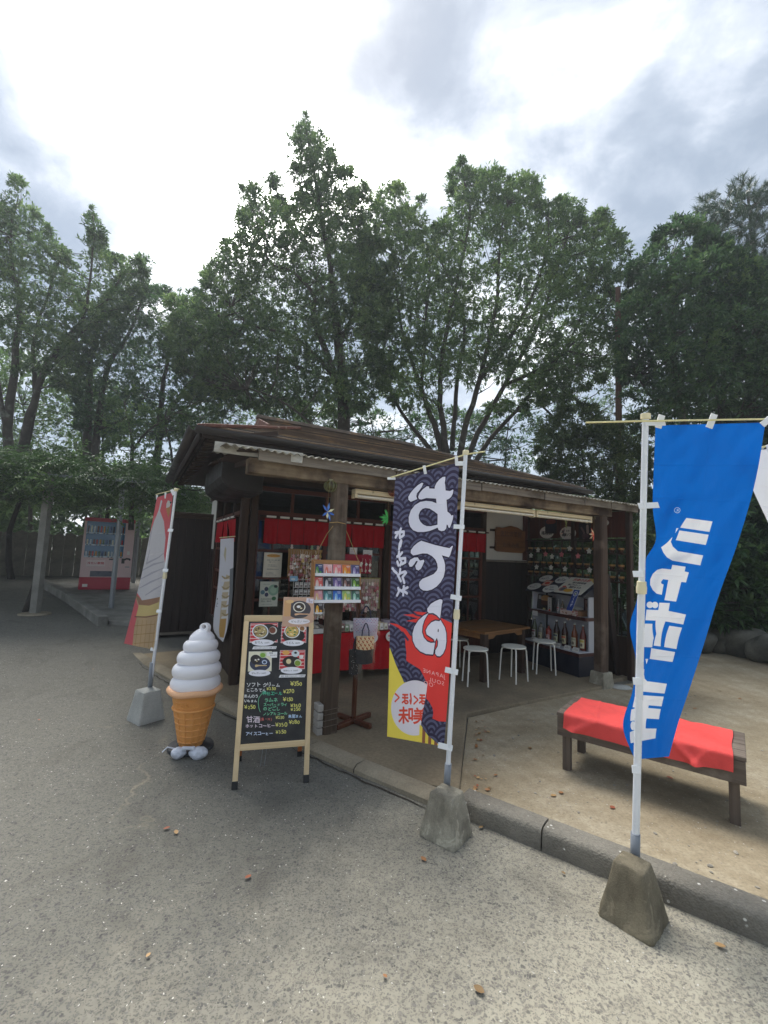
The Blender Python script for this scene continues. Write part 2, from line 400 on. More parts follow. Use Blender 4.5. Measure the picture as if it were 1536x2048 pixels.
TUBEG = plain('fluorescent tube', (226, 222, 206), .25, .02, 5, 0)
BLACK = plain('black plastic', (26, 26, 28), .4, .1, 5, .05)
NAVY = plain('navy panel', (24, 28, 44), .35, .12, 4, .04)
PAPER = plain('white paper', (222, 220, 212), .6, .03, 6, .02)
STRING = plain('straw cord', (170, 140, 90), .9, .15, 20, .2)
GREYW = plain('pale grey panel', (186, 188, 194), .5, .04, 4, .02)
def asphalt_mat():
    t = NT('worn tarmac'); v = t.coord()
    pos = t.n('ShaderNodeSeparateXYZ'); t.l(v, pos.inputs[0])
    big = t.noise(.55, 5, .6); mid = t.noise(2.6, 6, .65)
    # dusty worn patch along the kerb and in the foreground: where sand is trodden out
    d = t.m('ADD', t.m('MULTIPLY', pos.outputs[0], .30), t.m('ADD', t.m('MULTIPLY', pos.outputs[1], -.30), .36))
    d = t.m('ADD', d, t.m('ADD', t.m('MULTIPLY', big, 1.0), t.m('MULTIPLY', mid, .7)))
    dust = t.ramp(d, [(.30, 0.), (.62, .55), (1.0, 1.)])
    wv = t.coord((1, 1, 1)); wn = t.n('ShaderNodeTexNoise'); wn.inputs['Scale'].default_value = 42; t.l(wv, wn.inputs['Vector'])
    warp = t.n('ShaderNodeVectorMath', operation='MULTIPLY_ADD'); t.l(wn.outputs[1], warp.inputs[0]); warp.inputs[1].default_value = (.03,)*3; t.l(v, warp.inputs[2])
    def vor(scale, feat='F1'):
        x = t.n('ShaderNodeTexVoronoi', feature=feat); x.inputs['Scale'].default_value = scale; t.l(warp.outputs[0], x.inputs['Vector']); return x
    v1 = vor(74); v2 = vor(150)
    sepc = t.n('ShaderNodeSeparateColor'); t.l(v1.outputs['Color'], sepc.inputs[0])
    sepc2 = t.n('ShaderNodeSeparateColor'); t.l(v2.outputs['Color'], sepc2.inputs[0])
    inside = t.ramp(v1.outputs['Distance'], [(.40, 1.), (.62, 0.)])
    stone = t.m('MULTIPLY', inside, t.ramp(sepc.outputs[0], [(.44, 0.), (.58, 1.)]))
    inside2 = t.ramp(v2.outputs['Distance'], [(.35, 1.), (.6, 0.)])
    stone2 = t.m('MULTIPLY', inside2, t.ramp(sepc2.outputs[0], [(.5, 0.), (.58, 1.)]))
    matrix_ = t.mix(dust, srgb(116, 114, 105), srgb(174, 168, 150))
    matrix_ = t.mix(t.ramp(t.noise(14, 5, .7), [(.35, 0.), (.75, .5)]), matrix_, t.mix(dust, srgb(98, 95, 86), srgb(150, 143, 126)))
    stonec = t.mix(sepc.outputs[1], t.mix(dust, srgb(62, 62, 62), srgb(84, 82, 80)), t.mix(dust, srgb(108, 106, 102), srgb(126, 122, 116)))
    fine = t.m('MULTIPLY', t.ramp(mid, [(.40, .95), (.72, .5)]), t.ramp(t.noise(22, 4, .6), [(.35, .35), (.6, 1.)]))
    col = t.mix(t.m('MULTIPLY', stone, fine), matrix_, stonec)
    col = t.mix(t.m('MULTIPLY', stone2, .6), col, t.mix(dust, srgb(66, 66, 66), srgb(104, 101, 97)))
    white = t.m('MULTIPLY', t.ramp(sepc2.outputs[1], [(.991, 0.), (.995, 1.)]), inside2)
    col = t.mix(white, col, srgb(206, 202, 192))
    # pale wandering cracks
    vc = t.n('ShaderNodeTexVoronoi', feature='DISTANCE_TO_EDGE'); vc.inputs['Scale'].default_value = .55
    w2 = t.n('ShaderNodeTexNoise'); w2.inputs['Scale'].default_value = 3.5; w2.inputs['Detail'].default_value = 6; t.l(v, w2.inputs['Vector'])
    wp = t.n('ShaderNodeVectorMath', operation='MULTIPLY_ADD'); t.l(w2.outputs[1], wp.inputs[0]); wp.inputs[1].default_value = (.55,)*3; t.l(v, wp.inputs[2]); t.l(wp.outputs[0], vc.inputs['Vector'])
    crack = t.m('MULTIPLY', t.ramp(vc.outputs[0], [(.0, 1.), (.010, 0.)]), t.ramp(t.noise(.8, 3), [(.55, 0.), (.66, .45)]))
    col = t.mix(crack, col, srgb(170, 160, 134))
    stain = t.ramp(t.noise(1.3, 6, .7, t.coord((1, 1, 1)), .8), [(.52, 0.), (.72, .45)])
    col = t.mix(stain, col, srgb(70, 66, 60))
    hgt = t.m('ADD', t.m('MULTIPLY', stone, .8), t.m('MULTIPLY', stone2, .5))
    nb = t.bump(hgt, .55, .004); nb = t.bump(t.noise(9, 6, .7), .35, .012, nb)
    return t.set(col, t.ramp(mid, [(.3, .8), (.7, .95)]), nb, 0, .3)
def sand_mat():
    t = NT('trodden sand'); v = t.coord()
    big = t.noise(1.1, 6, .65); fine = t.noise(60, 5, .7); mid = t.noise(9, 6, .7)
    col = t.ramp(big, [(.3, srgb(140, 126, 102)), (.5, srgb(170, 157, 132)), (.7, srgb(190, 179, 156))])
    col = t.mix(t.ramp(mid, [(.35, 0.), (.72, .5)]), col, srgb(126, 112, 90))
    col = t.mix(t.ramp(fine, [(.42, 0.), (.7, .45)]), col, srgb(104, 92, 74))
    x = t.n('ShaderNodeTexVoronoi'); x.inputs['Scale'].default_value = 70; t.l(v, x.inputs['Vector']); sc = t.n('ShaderNodeSeparateColor'); t.l(x.outputs['Color'], sc.inputs[0])
    peb = t.m('MULTIPLY', t.ramp(x.outputs['Distance'], [(.2, 1.), (.35, 0.)]), t.ramp(sc.outputs[0], [(.9, 0.), (.93, 1.)]))
    col = t.mix(peb, col, t.mix(sc.outputs[1], srgb(110, 104, 94), srgb(205, 200, 188)))
    nb = t.bump(t.m('ADD', t.m('MULTIPLY', mid, 1.), t.m('ADD', t.m('MULTIPLY', fine, .35), t.m('MULTIPLY', peb, .5))), .7, .012)
    return t.set(col, .95, nb, 0, .15)
def concrete_mat(name, c, dark, scale=1.6, specks=None, rough=.85, bump=.4, streak=False):
    t = NT(name); big = t.noise(scale, 6, .6); fine = t.noise(scale*28, 5, .7)
    col = t.ramp(big, [(.3, srgb(*dark)), (.65, srgb(*c))])
    col = t.mix(t.ramp(fine, [(.4, 0.), (.75, .4)]), col, srgb(*[int(x*.62) for x in dark]))
    if streak:
        st = t.noise(1, 6, .65, t.coord((30, 30, 5)), .4); col = t.mix(t.ramp(st, [(.46, 0.), (.75, .38)]), col, srgb(*[int(x*.6) for x in dark])); pat = t.noise(7, 7, .7, None, .6); col = t.mix(t.ramp(pat, [(.54, 0.), (.62, .6)]), col, srgb(*[min(255, int(x*1.18)) for x in c]))
    h = fine
    if specks:
        x = t.n('ShaderNodeTexVoronoi'); x.inputs['Scale'].default_value = specks; t.l(t.coord(), x.inputs['Vector']); sc = t.n('ShaderNodeSeparateColor'); t.l(x.outputs['Color'], sc.inputs[0])
        for lo, colr in ((.0, None), (.93, (214, 211, 202))):
            if colr: 
                k = t.m('MULTIPLY', t.ramp(x.outputs['Distance'], [(.22, 1.), (.34, 0.)]), t.ramp(sc.outputs[0], [(lo, 0.), (lo+.01, 1.)])); col = t.mix(k, col, srgb(*colr))
        x2 = t.n('ShaderNodeTexVoronoi'); x2.inputs['Scale'].default_value = specks*2.6; t.l(t.coord(), x2.inputs['Vector']); s2 = t.n('ShaderNodeSeparateColor'); t.l(x2.outputs['Color'], s2.inputs[0])
        k2 = t.m('MULTIPLY', t.ramp(x2.outputs['Distance'], [(.3, 1.), (.5, 0.)]), t.m('MULTIPLY', s2.outputs[0], .7)); col = t.mix(k2, col, srgb(126, 120, 110))
        h = t.m('ADD', fine, x2.outputs['Distance'])
    return t.set(col, rough, t.bump(h, bump, .006), 0, .25)
ASPHALT = asphalt_mat(); SAND = sand_mat()
SLAB = concrete_mat('porch concrete', (146, 132, 108), (108, 98, 82), 1.3)
EDGE = concrete_mat('concrete edging', (158, 148, 128), (122, 112, 94), 2.4, bump=.6)
KERB = concrete_mat('rough kerb stone', (138, 133, 122), (88, 84, 77), 2.2, specks=38, rough=.95, bump=.6)
BLOCK_OLD = concrete_mat('mossy cast concrete', (176, 170, 152), (122, 116, 102), 5, bump=.8, streak=True)
BLOCK_DARK = concrete_mat('dark cast concrete', (142, 133, 112), (96, 89, 74), 5, bump=.8, streak=True)
BLOCK_NEW = concrete_mat('pale cast concrete', (184, 184, 178), (160, 160, 154), 4, bump=.35)
CONC_POST = concrete_mat('concrete post', (150, 148, 140), (112, 110, 104), 3, bump=.3)
CRACKM = plain('soil in the gap', (52, 45, 36), .95, .3, 20, .3)

# ------------------------------------------------------------------ ground
def ground_mesh():
    xs = np.concatenate([np.linspace(-160, -30, 14), np.linspace(-26, 14, 81), np.linspace(18, 160, 14)])
    ys = np.concatenate([np.linspace(-60, -6, 8), np.linspace(-4, 30, 69), np.linspace(34, 200, 16)])
    v = [(x, y, gz(x, y)) for y in ys for x in xs]; n = len(xs)
    f = [(j*n+i, j*n+i+1, (j+1)*n+i+1, (j+1)*n+i) for j in range(len(ys)-1) for i in range(n-1)]
    me = bpy.data.meshes.new('tarmac'); me.from_pydata(v, [], f); me.polygons.foreach_set('use_smooth', [True]*len(f))
    tag(link('tarmac', me, None, ASPHALT), None, None, kind='structure')
ground_mesh()
# the line where tarmac meets kerb, edging and slab (x, y)
EDGEL = [(7.0, -1.2), (4.4, .45), (1.857, 2.05), (.62, 2.93), (.30, 3.22), (-.50, 3.83), (-1.6, 4.78), (-2.65, 5.75), (-3.75, 6.85), (-5.0, 8.05)]
def sand():
    poly = [(7.1, -1.05), (4.45, .6), (1.9, 2.22), (.70, 3.08), (.60, 3.22), (.95, 4.70), (2.93, 5.98), (3.6, 6.3), (5.5, 9.0), (6.2, 11.5), (40, 22), (40, -12)]
    bm = bmesh.new(); fc = bm.faces.new([bm.verts.new((x, y, .012)) for x, y in poly]); bmesh.ops.triangulate(bm, faces=[fc])
    me = bpy.data.meshes.new('sand_yard'); bm.to_mesh(me); bm.free(); tag(link('sand_yard', me, None, SAND), None, None, kind='structure')
    # a few pebbles and bits of bark lying about
    m = MB(); r = random.Random(4)
    for k in range(520):
        u, w = r.random(), r.random()**1.4; x = .9+u*5.5; y = 3.0 - .62*(x-.7) + .12 + w*5.2
        if x < 2.6 and y > 4.4+.62*(x-.9): continue
        s = .004+.009*r.random()**3; a = r.random()*6.28
        m.T = Matrix.Translation((x, y, .014)) @ Matrix.Rotation(a, 4, 'Z') @ Matrix.Diagonal((s*1.5, s, s*.7, 1))
        m.lathe([(0, -.6), (.8, -.3), (1, .2), (.6, .8), (0, 1)], 6)
    tag(m.build('pebbles', plain('pebble', (150, 143, 130), .8, .35, 9, .1), None, smooth=True), None, None, kind='stuff')
sand()
def slab():
    pts = [H(3.87, .02), H(3.87, -.05), H(1.50, -.12), Vector((.60, 3.22, 0)), Vector((.30, 3.29, 0)), Vector((-.47, 3.90, 0)), Vector((-1.56, 4.84, 0)), Vector((-2.60, 5.80, 0)), Vector((-3.70, 6.9, 0)), H(-1.7, 5.4), H(-.3, 5.4), H(-.3, 2.3), H(4.9, 2.3), H(4.9, .12), H(4.0, .1)]
    m = MB(); m.prism([(p.x, p.y) for p in pts], -.05, .05)
    tag(m.build('porch_floor', SLAB, None, bevel=.012), None, None, kind='structure')
    # raised cast edging between floor and tarmac, in the lengths it was laid
    e = [(-.30-.28*-2.1, 3.25)]; line = [(.53, 3.085), (-.10, 3.55), (-.50, 3.865), (-1.05, 4.33), (-1.6, 4.81), (-2.12, 5.29), (-2.65, 5.78), (-3.2, 6.31), (-3.75, 6.87)]
    root = tag(MB().box(0, .01, 0, .01, -.06, -.05).build('concrete_edging', EDGE), None, None, kind='structure'); root.location = (-.5, 3.9, 0)
    for i in range(len(line)-1):
        a = Vector((*line[i], 0))-root.location; b = Vector((*line[i+1], 0))-root.location; d = (b-a).normalized(); nrm = Vector((d.y, -d.x, 0)); nrm = nrm if nrm.y < 0 or nrm.x < 0 else -nrm
        nrm = Vector((-abs(d.y), -abs(d.x), 0)); r = random.Random(i); m = MB(); N_ = 8
        def prof(t, k):
            p = a.lerp(b, t); w = .015*(mnoise.noise(Vector((p.x*3, p.y*3, k)))); return [p-nrm*.06+Vector((0, 0, .053)), p+nrm*(.05+w)+Vector((0, 0, .056+w*.4)), p+nrm*(.085+w)+Vector((0, 0, .03+w)), p+nrm*(.09+w*1.3)+Vector((0, 0, -.03))]
        vs = []; fs = []
        for j in range(N_+1):
            vs += prof(.004+.992*j/N_, i*.0)
        for j in range(N_):
            for k in range(3): fs.append((j*4+k, j*4+k+1, (j+1)*4+k+1, (j+1)*4+k))
        m.add(vs, fs); m.build('edging_stone', EDGE, root, smooth=True)
    # the soil filled gap where the tarmac has shrunk away
    m = MB(); r = random.Random(3); L_ = []
    for i in range(70):
        t = i/69*7.0; k = int(t); f = t-k; k2 = min(k+1, 8); x = line[k][0]*(1-f)+line[k2][0]*f; y = line[k][1]*(1-f)+line[k2][1]*f
        L_.append((x-.085+r.uniform(-.012, .012), y-.105+r.uniform(-.012, .012), .004+r.random()*.012))
    for (x, y, w), (x2, y2, w2) in zip(L_[:-1], L_[1:]):
        z = gz(x, y)+.005; m.add([(x, y, z), (x+w*.6, y+w, z), (x2+w2*.6, y2+w2, z), (x2, y2, z)], [(0, 1, 2, 3)])
    tag(m.build('soil_gap', CRACKM), None, None, kind='structure')
slab()
def kerb():
    ax = [(.60, 3.05), (1.02, 2.745), (1.86, 2.13), (2.7, 1.56), (3.55, .99), (4.4, .43), (5.3, -.12)]
    root = tag(MB().box(0, .01, 0, .01, -.06, -.05).build('kerb', KERB), None, None, kind='structure'); root.location = (.6, 3.05, 0)
    for i in range(len(ax)-1):
        a = Vector((*ax[i], 0)); b = Vector((*ax[i+1], 0)); d = (b-a).normalized(); nr = Vector((d.y, -d.x, 0)); nr = nr if nr.y < 0 else -nr
        m = MB(); nl = 40; vs = []; fs = []; prof = [(-.078, -.05), (-.078, .10), (-.072, .113), (-.03, .117), (.02, .117), (.056, .114), (.070, .104), (.077, .088), (.080, .03), (.083, -.05)]
        for j in range(nl+1):
            p = a.lerp(b, .006+.988*j/nl)
            for (q, z) in prof:
                w = p + nr*q + Vector((0, 0, z)); n3 = mnoise.noise(w*9)*.005 + mnoise.noise(w*38)*.004
                vs.append(w + nr*n3 + Vector((0, 0, n3*(1 if z > .05 else .2))) - root.location)
        k = len(prof)
        for j in range(nl):
            for q in range(k-1): fs.append((j*k+q, (j+1)*k+q, (j+1)*k+q+1, j*k+q+1))
        fs += [tuple(range(k)), tuple(nl*k+q for q in range(k))[::-1]]
        m.add(vs, fs).build('kerb_stone', KERB, root, smooth=True)
kerb()
def left_kerb():
    pts = [Vector((-4.98, 8.1, 0)), Vector((-5.9, 9.0, 0)), Vector((-6.9, 9.95, 0)), Vector((-7.9, 10.85, 0)), Vector((-9.1, 11.9, 0))]
    root = tag(MB().box(0, .01, 0, .01, -.06, -.05).build('path_kerb', CONC_POST), None, None, kind='structure'); root.location = (-4.9, 8.2, .1)
    for a, b in zip(pts[:-1], pts[1:]):
        a = a.copy(); b = b.copy(); a.z = gz(a.x, a.y)+.06; b.z = gz(b.x, b.y)+.06; a = a.lerp(b, .004); b = a.lerp(b, .996)
        bar('kerb_stone', CONC_POST, root, a-root.location, b-root.location, .16, .22, .012)
    # the concrete apron behind it, on which the vending machine stands
    m = MB(); P_ = [(-4.95, 8.25), (-5.85, 9.12), (-6.85, 10.07), (-7.85, 10.97), (-8.9, 11.95), (-7.4, 13.1), (-5.2, 11.4), (-3.3, 8.9), (-3.9, 8.2)]
    n = len(P_); m.add([(x, y, gz(x, y)+.06) for x, y in P_] + [(x, y, gz(x, y)-.05) for x, y in P_], [tuple(range(n))] + [(i, n+i, n+(i+1) % n, (i+1) % n) for i in range(n)])
    tag(m.build('apron', CONC_POST), None, None, kind='structure')
left_kerb()

# ------------------------------------------------------------------ the snack shop
def hut():
    R_ = thing('snack_shop', 'low dark timber snack shop with a brown hipped roof and open front porch', 'shop', HO, TH)
    # porch posts
    pc = MB(); r = random.Random(5)
    def post(x, y, z0, z1, w, name, mat):
        m = MB(); n = 14; c = w*.12; prof = [(-w/2+c, -w/2), (w/2-c, -w/2), (w/2, -w/2+c), (w/2, w/2-c), (w/2-c, w/2), (-w/2+c, w/2), (-w/2, w/2-c), (-w/2, -w/2+c)]
        vs = []; fs = []
        for j in range(n+1):
            z = z0+(z1-z0)*j/n; dx, dy = .006*mnoise.noise(Vector((z*2, x, 1))), .006*mnoise.noise(Vector((z*2, y, 5)))
            vs += [(x+a+dx, y+b+dy, z) for a, b in prof]
        for j in range(n):
            for k in range(8): k2 = (k+1) % 8; fs.append((j*8+k, j*8+k2, (j+1)*8+k2, (j+1)*8+k))
        fs += [tuple(range(8))[::-1], tuple(n*8+k for k in range(8))]
        return m.add(vs, fs).build(name, mat, R_)
    p1 = post(0, 0, .05, 2.285, .135, 'porch_post', WOOD_POST)
    m = MB()
    for z in (.12, .17, .22, .26): m.tube([(-.07, -.071, z), (.069, -.071, z+.01), (.071, .068, z), (-.07, .07, z+.006), (-.07, -.071, z)], .0028, 5)
    m.build('wire_binding', plain('rusty wire', (104, 92, 80), .7, .2, 20, .1), p1)
    for z, w in ((.05, .06), (.115, .055), (.18, .05), (.25, .045)): MB().box(-.125, -.073, -.06, .05, z, z+.058).build('brick', concrete_mat('patch brick %d' % int(z*100), (190, 186, 178), (150, 146, 138), 6), p1, bevel=.006)
    p2 = post(3.925, .04, .2, 2.285, .14, 'porch_post', wood('dark porch post', (62, 48, 40), (98, 80, 66), 2, rough=.8, bump=.5, weather=((118, 104, 90), .56)))
    MB().add([(3.81, -.075, 0), (4.04, -.075, 0), (4.04, .155, 0), (3.81, .155, 0), (3.83, -.055, .21), (4.02, -.055, .21), (4.02, .135, .21), (3.83, .135, .21)], [(3,2,1,0),(4,5,6,7),(0,1,5,4),(1,2,6,5),(2,3,7,6),(3,0,4,7)]).build('post_footing', BLOCK_OLD, p2, bevel=.008)
    # canopy: main beam, fascia planks, rafters, boards, corrugated sheet
    bar('canopy_beam', WOOD_BEAM, R_, (-.86, 0, 2.352), (4.08, .03, 2.352), .13, .13, .008)
    x = -.80
    for L_, dz in ((1.35, .004), (1.1, -.002), (1.0, .003), (.75, -.004), (.55, .0), (.62, -.006)):
        bar('fascia_plank', WOOD_GREY, R_, (x+.006, -.10, 2.432+dz), (min(x+L_, 4.74)-.006, -.10+.003, 2.432+dz-.002), .026, .085, .004, up=(0, 0, 1)); x += L_
    bar('fascia_end', wood('peeling white board', (150, 146, 136), (206, 204, 196), 0, rough=.85, bump=.4, weather=((110, 100, 84), .55)), R_, (-1.12, .10, 2.50), (-.42, -.135, 2.455), .02, .09, .004)
    for i in range(11):
        u = -.75+i*.545; bar('rafter', WOOD_DARKV, R_, (u, -.085, 2.43), (u, 1.9, 2.62), .045, .05, .003)
    for i in range(9):
        v0 = -.08+i*.222; z0 = 2.462+(v0+.08)*.096; bar('ceiling_board', WOOD_DARKU, R_, (-.95, v0+.108, z0+.012), (4.7, v0+.108, z0+.012), .212, .012, .002)
    m = MB(); n = 420
    def corr(s, t):
        u = -1.08+s*5.9; return (u, -.15+t*.72, 2.480+t*.068+.011*math.sin(s*5.9/.066*2*math.pi))
    m.grid(corr, n, 3); o = m.build('corrugated_sheet', CORR, R_, smooth='all'); s = o.modifiers.new('thick', 'SOLIDIFY'); s.thickness = .004
    # main roof, course by course
    EV, RV, ZE, ZR = .50, 2.42, 2.735, 3.485; sl = (ZR-ZE)/(RV-EV); UL, UR_ = -1.2, 4.25; BV = 2*RV-EV
    roof = MB().add([(UL+.06, EV+.06, ZE-.05), (UR_-.06, EV+.06, ZE-.05), (UR_-.06, BV-.06, ZE-.05), (UL+.06, BV-.06, ZE-.05), (.72, RV, ZR-.06), (UR_-1.92, RV, ZR-.06)],
        [(0, 1, 2, 3), (0, 1, 5, 4), (1, 2, 5), (2, 3, 4, 5), (3, 0, 4)]).build('roof', WOOD_BLACK, R_)
    NC = 13; GU = .12                            # the little gable starts here
    for i in range(NC):
        d0 = i/NC*(RV-EV); d1 = (i+1)/NC*(RV-EV)+.02; z0 = ZE+d0*sl; z1 = ZE+d1*sl; th_ = .024
        for back in (0, 1):
            a0 = UL+d0 if d0 < 1.32 else -.28; b0 = UR_-d0; a1 = UL+d1 if d0 < 1.32 else -.28; b1 = UR_-d1
            if back and i % 1 == 0 and False: continue
            f = (lambda v: v) if not back else (lambda v: 2*RV-v)
            vs = [(a0, f(EV+d0+.016), z0+.002), (b0, f(EV+d0+.016), z0+.002), (b0, f(EV+d0), z0+th_), (a0, f(EV+d0), z0+th_), (a1, f(EV+d1), z1+.004), (b1, f(EV+d1), z1+.004)]
            MB().add(vs, [(0, 1, 2, 3), (3, 2, 5, 4), (0, 3, 4), (1, 5, 2)]).build('roof_course', ROOFS[(i*i*7+i//2) % 3], roof)
        for side in (0, 1):
            if side == 0 and d0 >= 1.32: continue
            g = (lambda u: UL+u) if side == 0 else (lambda u: UR_-u)
            vs = [(g(d0), EV+d0, z0+.002), (g(d0), BV-d0, z0+.002), (g(d0), BV-d0, z0+th_), (g(d0), EV+d0, z0+th_), (g(d1), EV+d1, z1+.004), (g(d1), BV-d1, z1+.004)]
            MB().add(vs, [(0, 1, 2, 3), (3, 2, 5, 4)]).build('roof_course', ROOFS[(i*i*7+i//2) % 3], roof)
    # hips, ridge, gable
    def cap2(name, p, q, w=.09): bar(name, ROOF, roof, p, q, w, .035, .008)
    def cap(name, p, q, w=.09): bar(name, ROOF_RUST, roof, p, q, w, .035, .008)
    cap('hip_cap', (UL, EV, ZE+.03), (UL+1.34, EV+1.34, ZE+1.34*sl+.03)); cap('hip_cap', (UL, BV, ZE+.03), (UL+1.34, BV-1.34, ZE+1.34*sl+.03))
    cap2('hip_cap', (UR_, EV, ZE+.02), (UR_-1.92, RV, ZR+.02), .07); cap2('hip_cap', (UR_, BV, ZE+.02), (UR_-1.92, RV, ZR+.02), .07)
    bar('ridge_cap', ROOF, roof, (-.3, RV, ZR+.03), (UR_-1.9, RV, ZR+.03), .12, .05, .01)
    zb = ZE+1.32*sl
    MB().add([(GU, EV+1.32, zb), (GU, BV-1.32, zb), (GU, RV, ZR)], [(0, 1, 2)]).build('gable_wall', WOOD_DARKV, roof)
    for k in range(4): bar('gable_slat', WOOD_DARKV, roof, (GU-.012, EV+1.42+k*.1, zb+.04+k*.04), (GU-.012, BV-1.42-k*.1, zb+.04+k*.04), .014, .02, .002)
    for sgn in (0, 1):
        f = (lambda v: v) if not sgn else (lambda v: 2*RV-v)
        bar('barge_board', ROOF_RUST, roof, (-.27, f(EV+1.30), zb-.03), (-.27, f(RV), ZR-.03), .03, .085, .004)
    # eaves: rafters seen from below, soffit, gutters
    for k in range(16): bar('eave_rafter', WOOD_DARKU, roof, (UL+.08, EV+.1+k*.24, ZE-.065), (-.46, EV+.1+k*.24, ZE+.1), .045, .05, .003)
    m = MB(); gp = [(.05*math.cos(a), -.05*math.sin(a)) for a in np.linspace(0, math.pi, 9)]
    def gutter(p, q, side):
        m = MB(); vs = []; 
        for e in (p, q):
            for a, b in gp: vs.append(Vector(e)+Vector(side)*a+Vector((0, 0, b)))
        k = len(gp); m.add(vs, [(i, i+1, k+i+1, k+i) for i in range(k-1)]); o = m.build('gutter', GUTTER, R_, smooth=True); s = o.modifiers.new('thick', 'SOLIDIFY'); s.thickness = .006
    gutter((UL-.05, EV-.06, ZE+.0), (UR_+.02, EV-.06, ZE-.01), (0, 1, 0)); gutter((UL-.06, EV-.08, ZE), (UL-.06, BV, ZE), (1, 0, 0))
    bar('eave_board', WOOD_BLACK, R_, (UL+.02, EV+.01, ZE-.03), (UR_-.02, EV+.01, ZE-.03), .024, .1, .003)
    bar('eave_board', WOOD_BLACK, R_, (UL+.01, EV+.04, ZE-.03), (UL+.01, BV-.02, ZE-.03), .024, .1, .003)
    # shutter box under the side eave
    m = MB(); pr = [(-.45, 2.62), (-.9, 2.62), (-.9, 2.42), (-.87, 2.35), (-.80, 2.30), (-.70, 2.275), (-.45, 2.27)]
    k = len(pr); vs = [(u, 1.12, z) for u, z in pr]+[(u, 2.5, z) for u, z in pr]
    m.add(vs, [tuple(range(k)), tuple(range(k, 2*k))[::-1]]+[(i, k+i, k+(i+1) % k, (i+1) % k) for i in range(k)]).build('shutter_box', plain('dark sheet metal', (34, 30, 29), .5, .12, 3, .05), R_, bevel=.008)
    # frame of the closed part: posts, sills, lintels
    FV = 1.95
    for u, v, w in ((-.505, 1.735, .10), (-.395, 1.72, .085), (1.62, FV, .09), (2.86, FV, .09), (3.53, FV, .08), (4.60, FV, .1)): post(u, v, .05, 2.66, w, 'wall_post', WOOD_DARK)
    for v in (2.55, 3.35, 4.1): post(-.45, v, .05, 2.66, .09, 'wall_post', WOOD_DARK)
    bar('lintel', WOOD_DARKU, R_, (-.45, FV, 2.60), (4.6, FV, 2.60), .09, .16)
    bar('lintel', WOOD_REDU, R_, (-.34, FV-.01, 2.115), (3.5, FV-.01, 2.115), .07, .07)
    bar('lintel', WOOD_REDU, R_, (-.34, FV-.01, 2.44), (3.5, FV-.01, 2.44), .06, .06)
    bar('door_sill', WOOD_DARKU, R_, (-.36, FV, .08), (3.5, FV, .08), .1, .06)
    bar('side_beam', WOOD_DARKV, R_, (-.45, 1.7, 2.56), (-.45, 5.0, 2.56), .09, .12)
    bar('side_beam', WOOD_RED, R_, (-.455, 1.8, 2.115), (-.455, 4.1, 2.115), .07, .06)
    # room behind
    DV = 4.9
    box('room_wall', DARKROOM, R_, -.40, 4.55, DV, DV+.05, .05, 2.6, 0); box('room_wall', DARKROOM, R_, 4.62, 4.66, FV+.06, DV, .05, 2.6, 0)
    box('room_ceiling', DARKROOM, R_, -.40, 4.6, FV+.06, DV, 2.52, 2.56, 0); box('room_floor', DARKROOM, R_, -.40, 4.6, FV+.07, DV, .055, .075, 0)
    # upper panes
    for i in range(4):
        u0 = -.34+i*.49; box('transom_pane', GLASS, R_, u0+.02, u0+.47, FV-.004, FV+.004, 2.155, 2.405, 0)
        box('transom_frame', WOOD_RED, R_, u0-.02, u0+.02, FV-.03, FV+.02, 2.15, 2.41)
    for i in range(4):
        u0 = 1.66+i*.30; box('transom_pane', GLASS, R_, u0+.01, u0+.29, FV-.004, FV+.004, 2.155, 2.405, 0)
    # latticed sliding doors
    def door(u0, u1, v, name='sliding_door', horiz=True):
        a = (lambda x: (x, v, 0)) if horiz else (lambda x: (v, x, 0))
        def bx(n_, mt, x0, x1, z0, z1, t, par, bv=.003):
            return box(n_, mt, par, x0, x1, v-t, v+t, z0, z1, bv) if horiz else box(n_, mt, par, v-t, v+t, x0, x1, z0, z1, bv)
        d = bx(name, GLASS, u0+.04, u1-.04, .58, 2.05, .003, R_, 0)
        bx('stile', WOOD_RED, u0, u0+.055, .11, 2.08, .018, d); bx('stile', WOOD_RED, u1-.055, u1, .11, 2.08, .018, d)
        bx('kick_panel', WOOD_RED, u0+.055, u1-.055, .115, .50, .010, d)
        for z in (.52, .99, 1.27, 1.62): bx('rail', WOOD_RED, u0+.056, u1-.056, z, z+.035, .016, d)
        bx('rail', WOOD_RED, u0+.056, u1-.056, 2.02, 2.075, .016, d)
        n = max(1, int((u1-u0)/.3))
        for k in range(1, n+1):
            x = u0+(u1-u0)*k/(n+1); bx('bar', WOOD_RED, x-.012, x+.012, .556, 2.019, .012, d)
        return d
    door(-.335, .66, FV-.03); door(.62, 1.575, FV+.02); door(2.92, 3.48, FV-.02); door(1.68, 2.2, FV+.03)
    door(2.62, 3.3, -.46, horiz=False); door(3.4, 4.05, -.455, horiz=False)
    for k in range(6): box('skirting_board', WOOD_BLACK, R_, -.50, -.47, 1.82+k*.4, 2.215+k*.4, .06, .56, .003)
    # white wall with dark boards below
    box('plaster_wall', PLASTER, R_, 3.57, 4.55, FV-.01, FV+.05, 1.63, 2.52, 0); box('wall_rail', WOOD_GREY, R_, 3.57, 4.55, FV-.04, FV-.012, 1.595, 1.632)
    for k in range(7): box('wall_board', WOOD_BLACK, R_, 3.575+k*.14, 3.71+k*.14, FV-.022, FV+.02, .06, 1.592, .003)
    box('corner_trim', WOOD_RED, R_, 4.44, 4.55, FV-.035, FV-.015, 1.64, 2.5)
    box('plaster_wall', PLASTER, R_, -.47, -.43, 4.15, 4.9, 1.62, 2.5, 0)
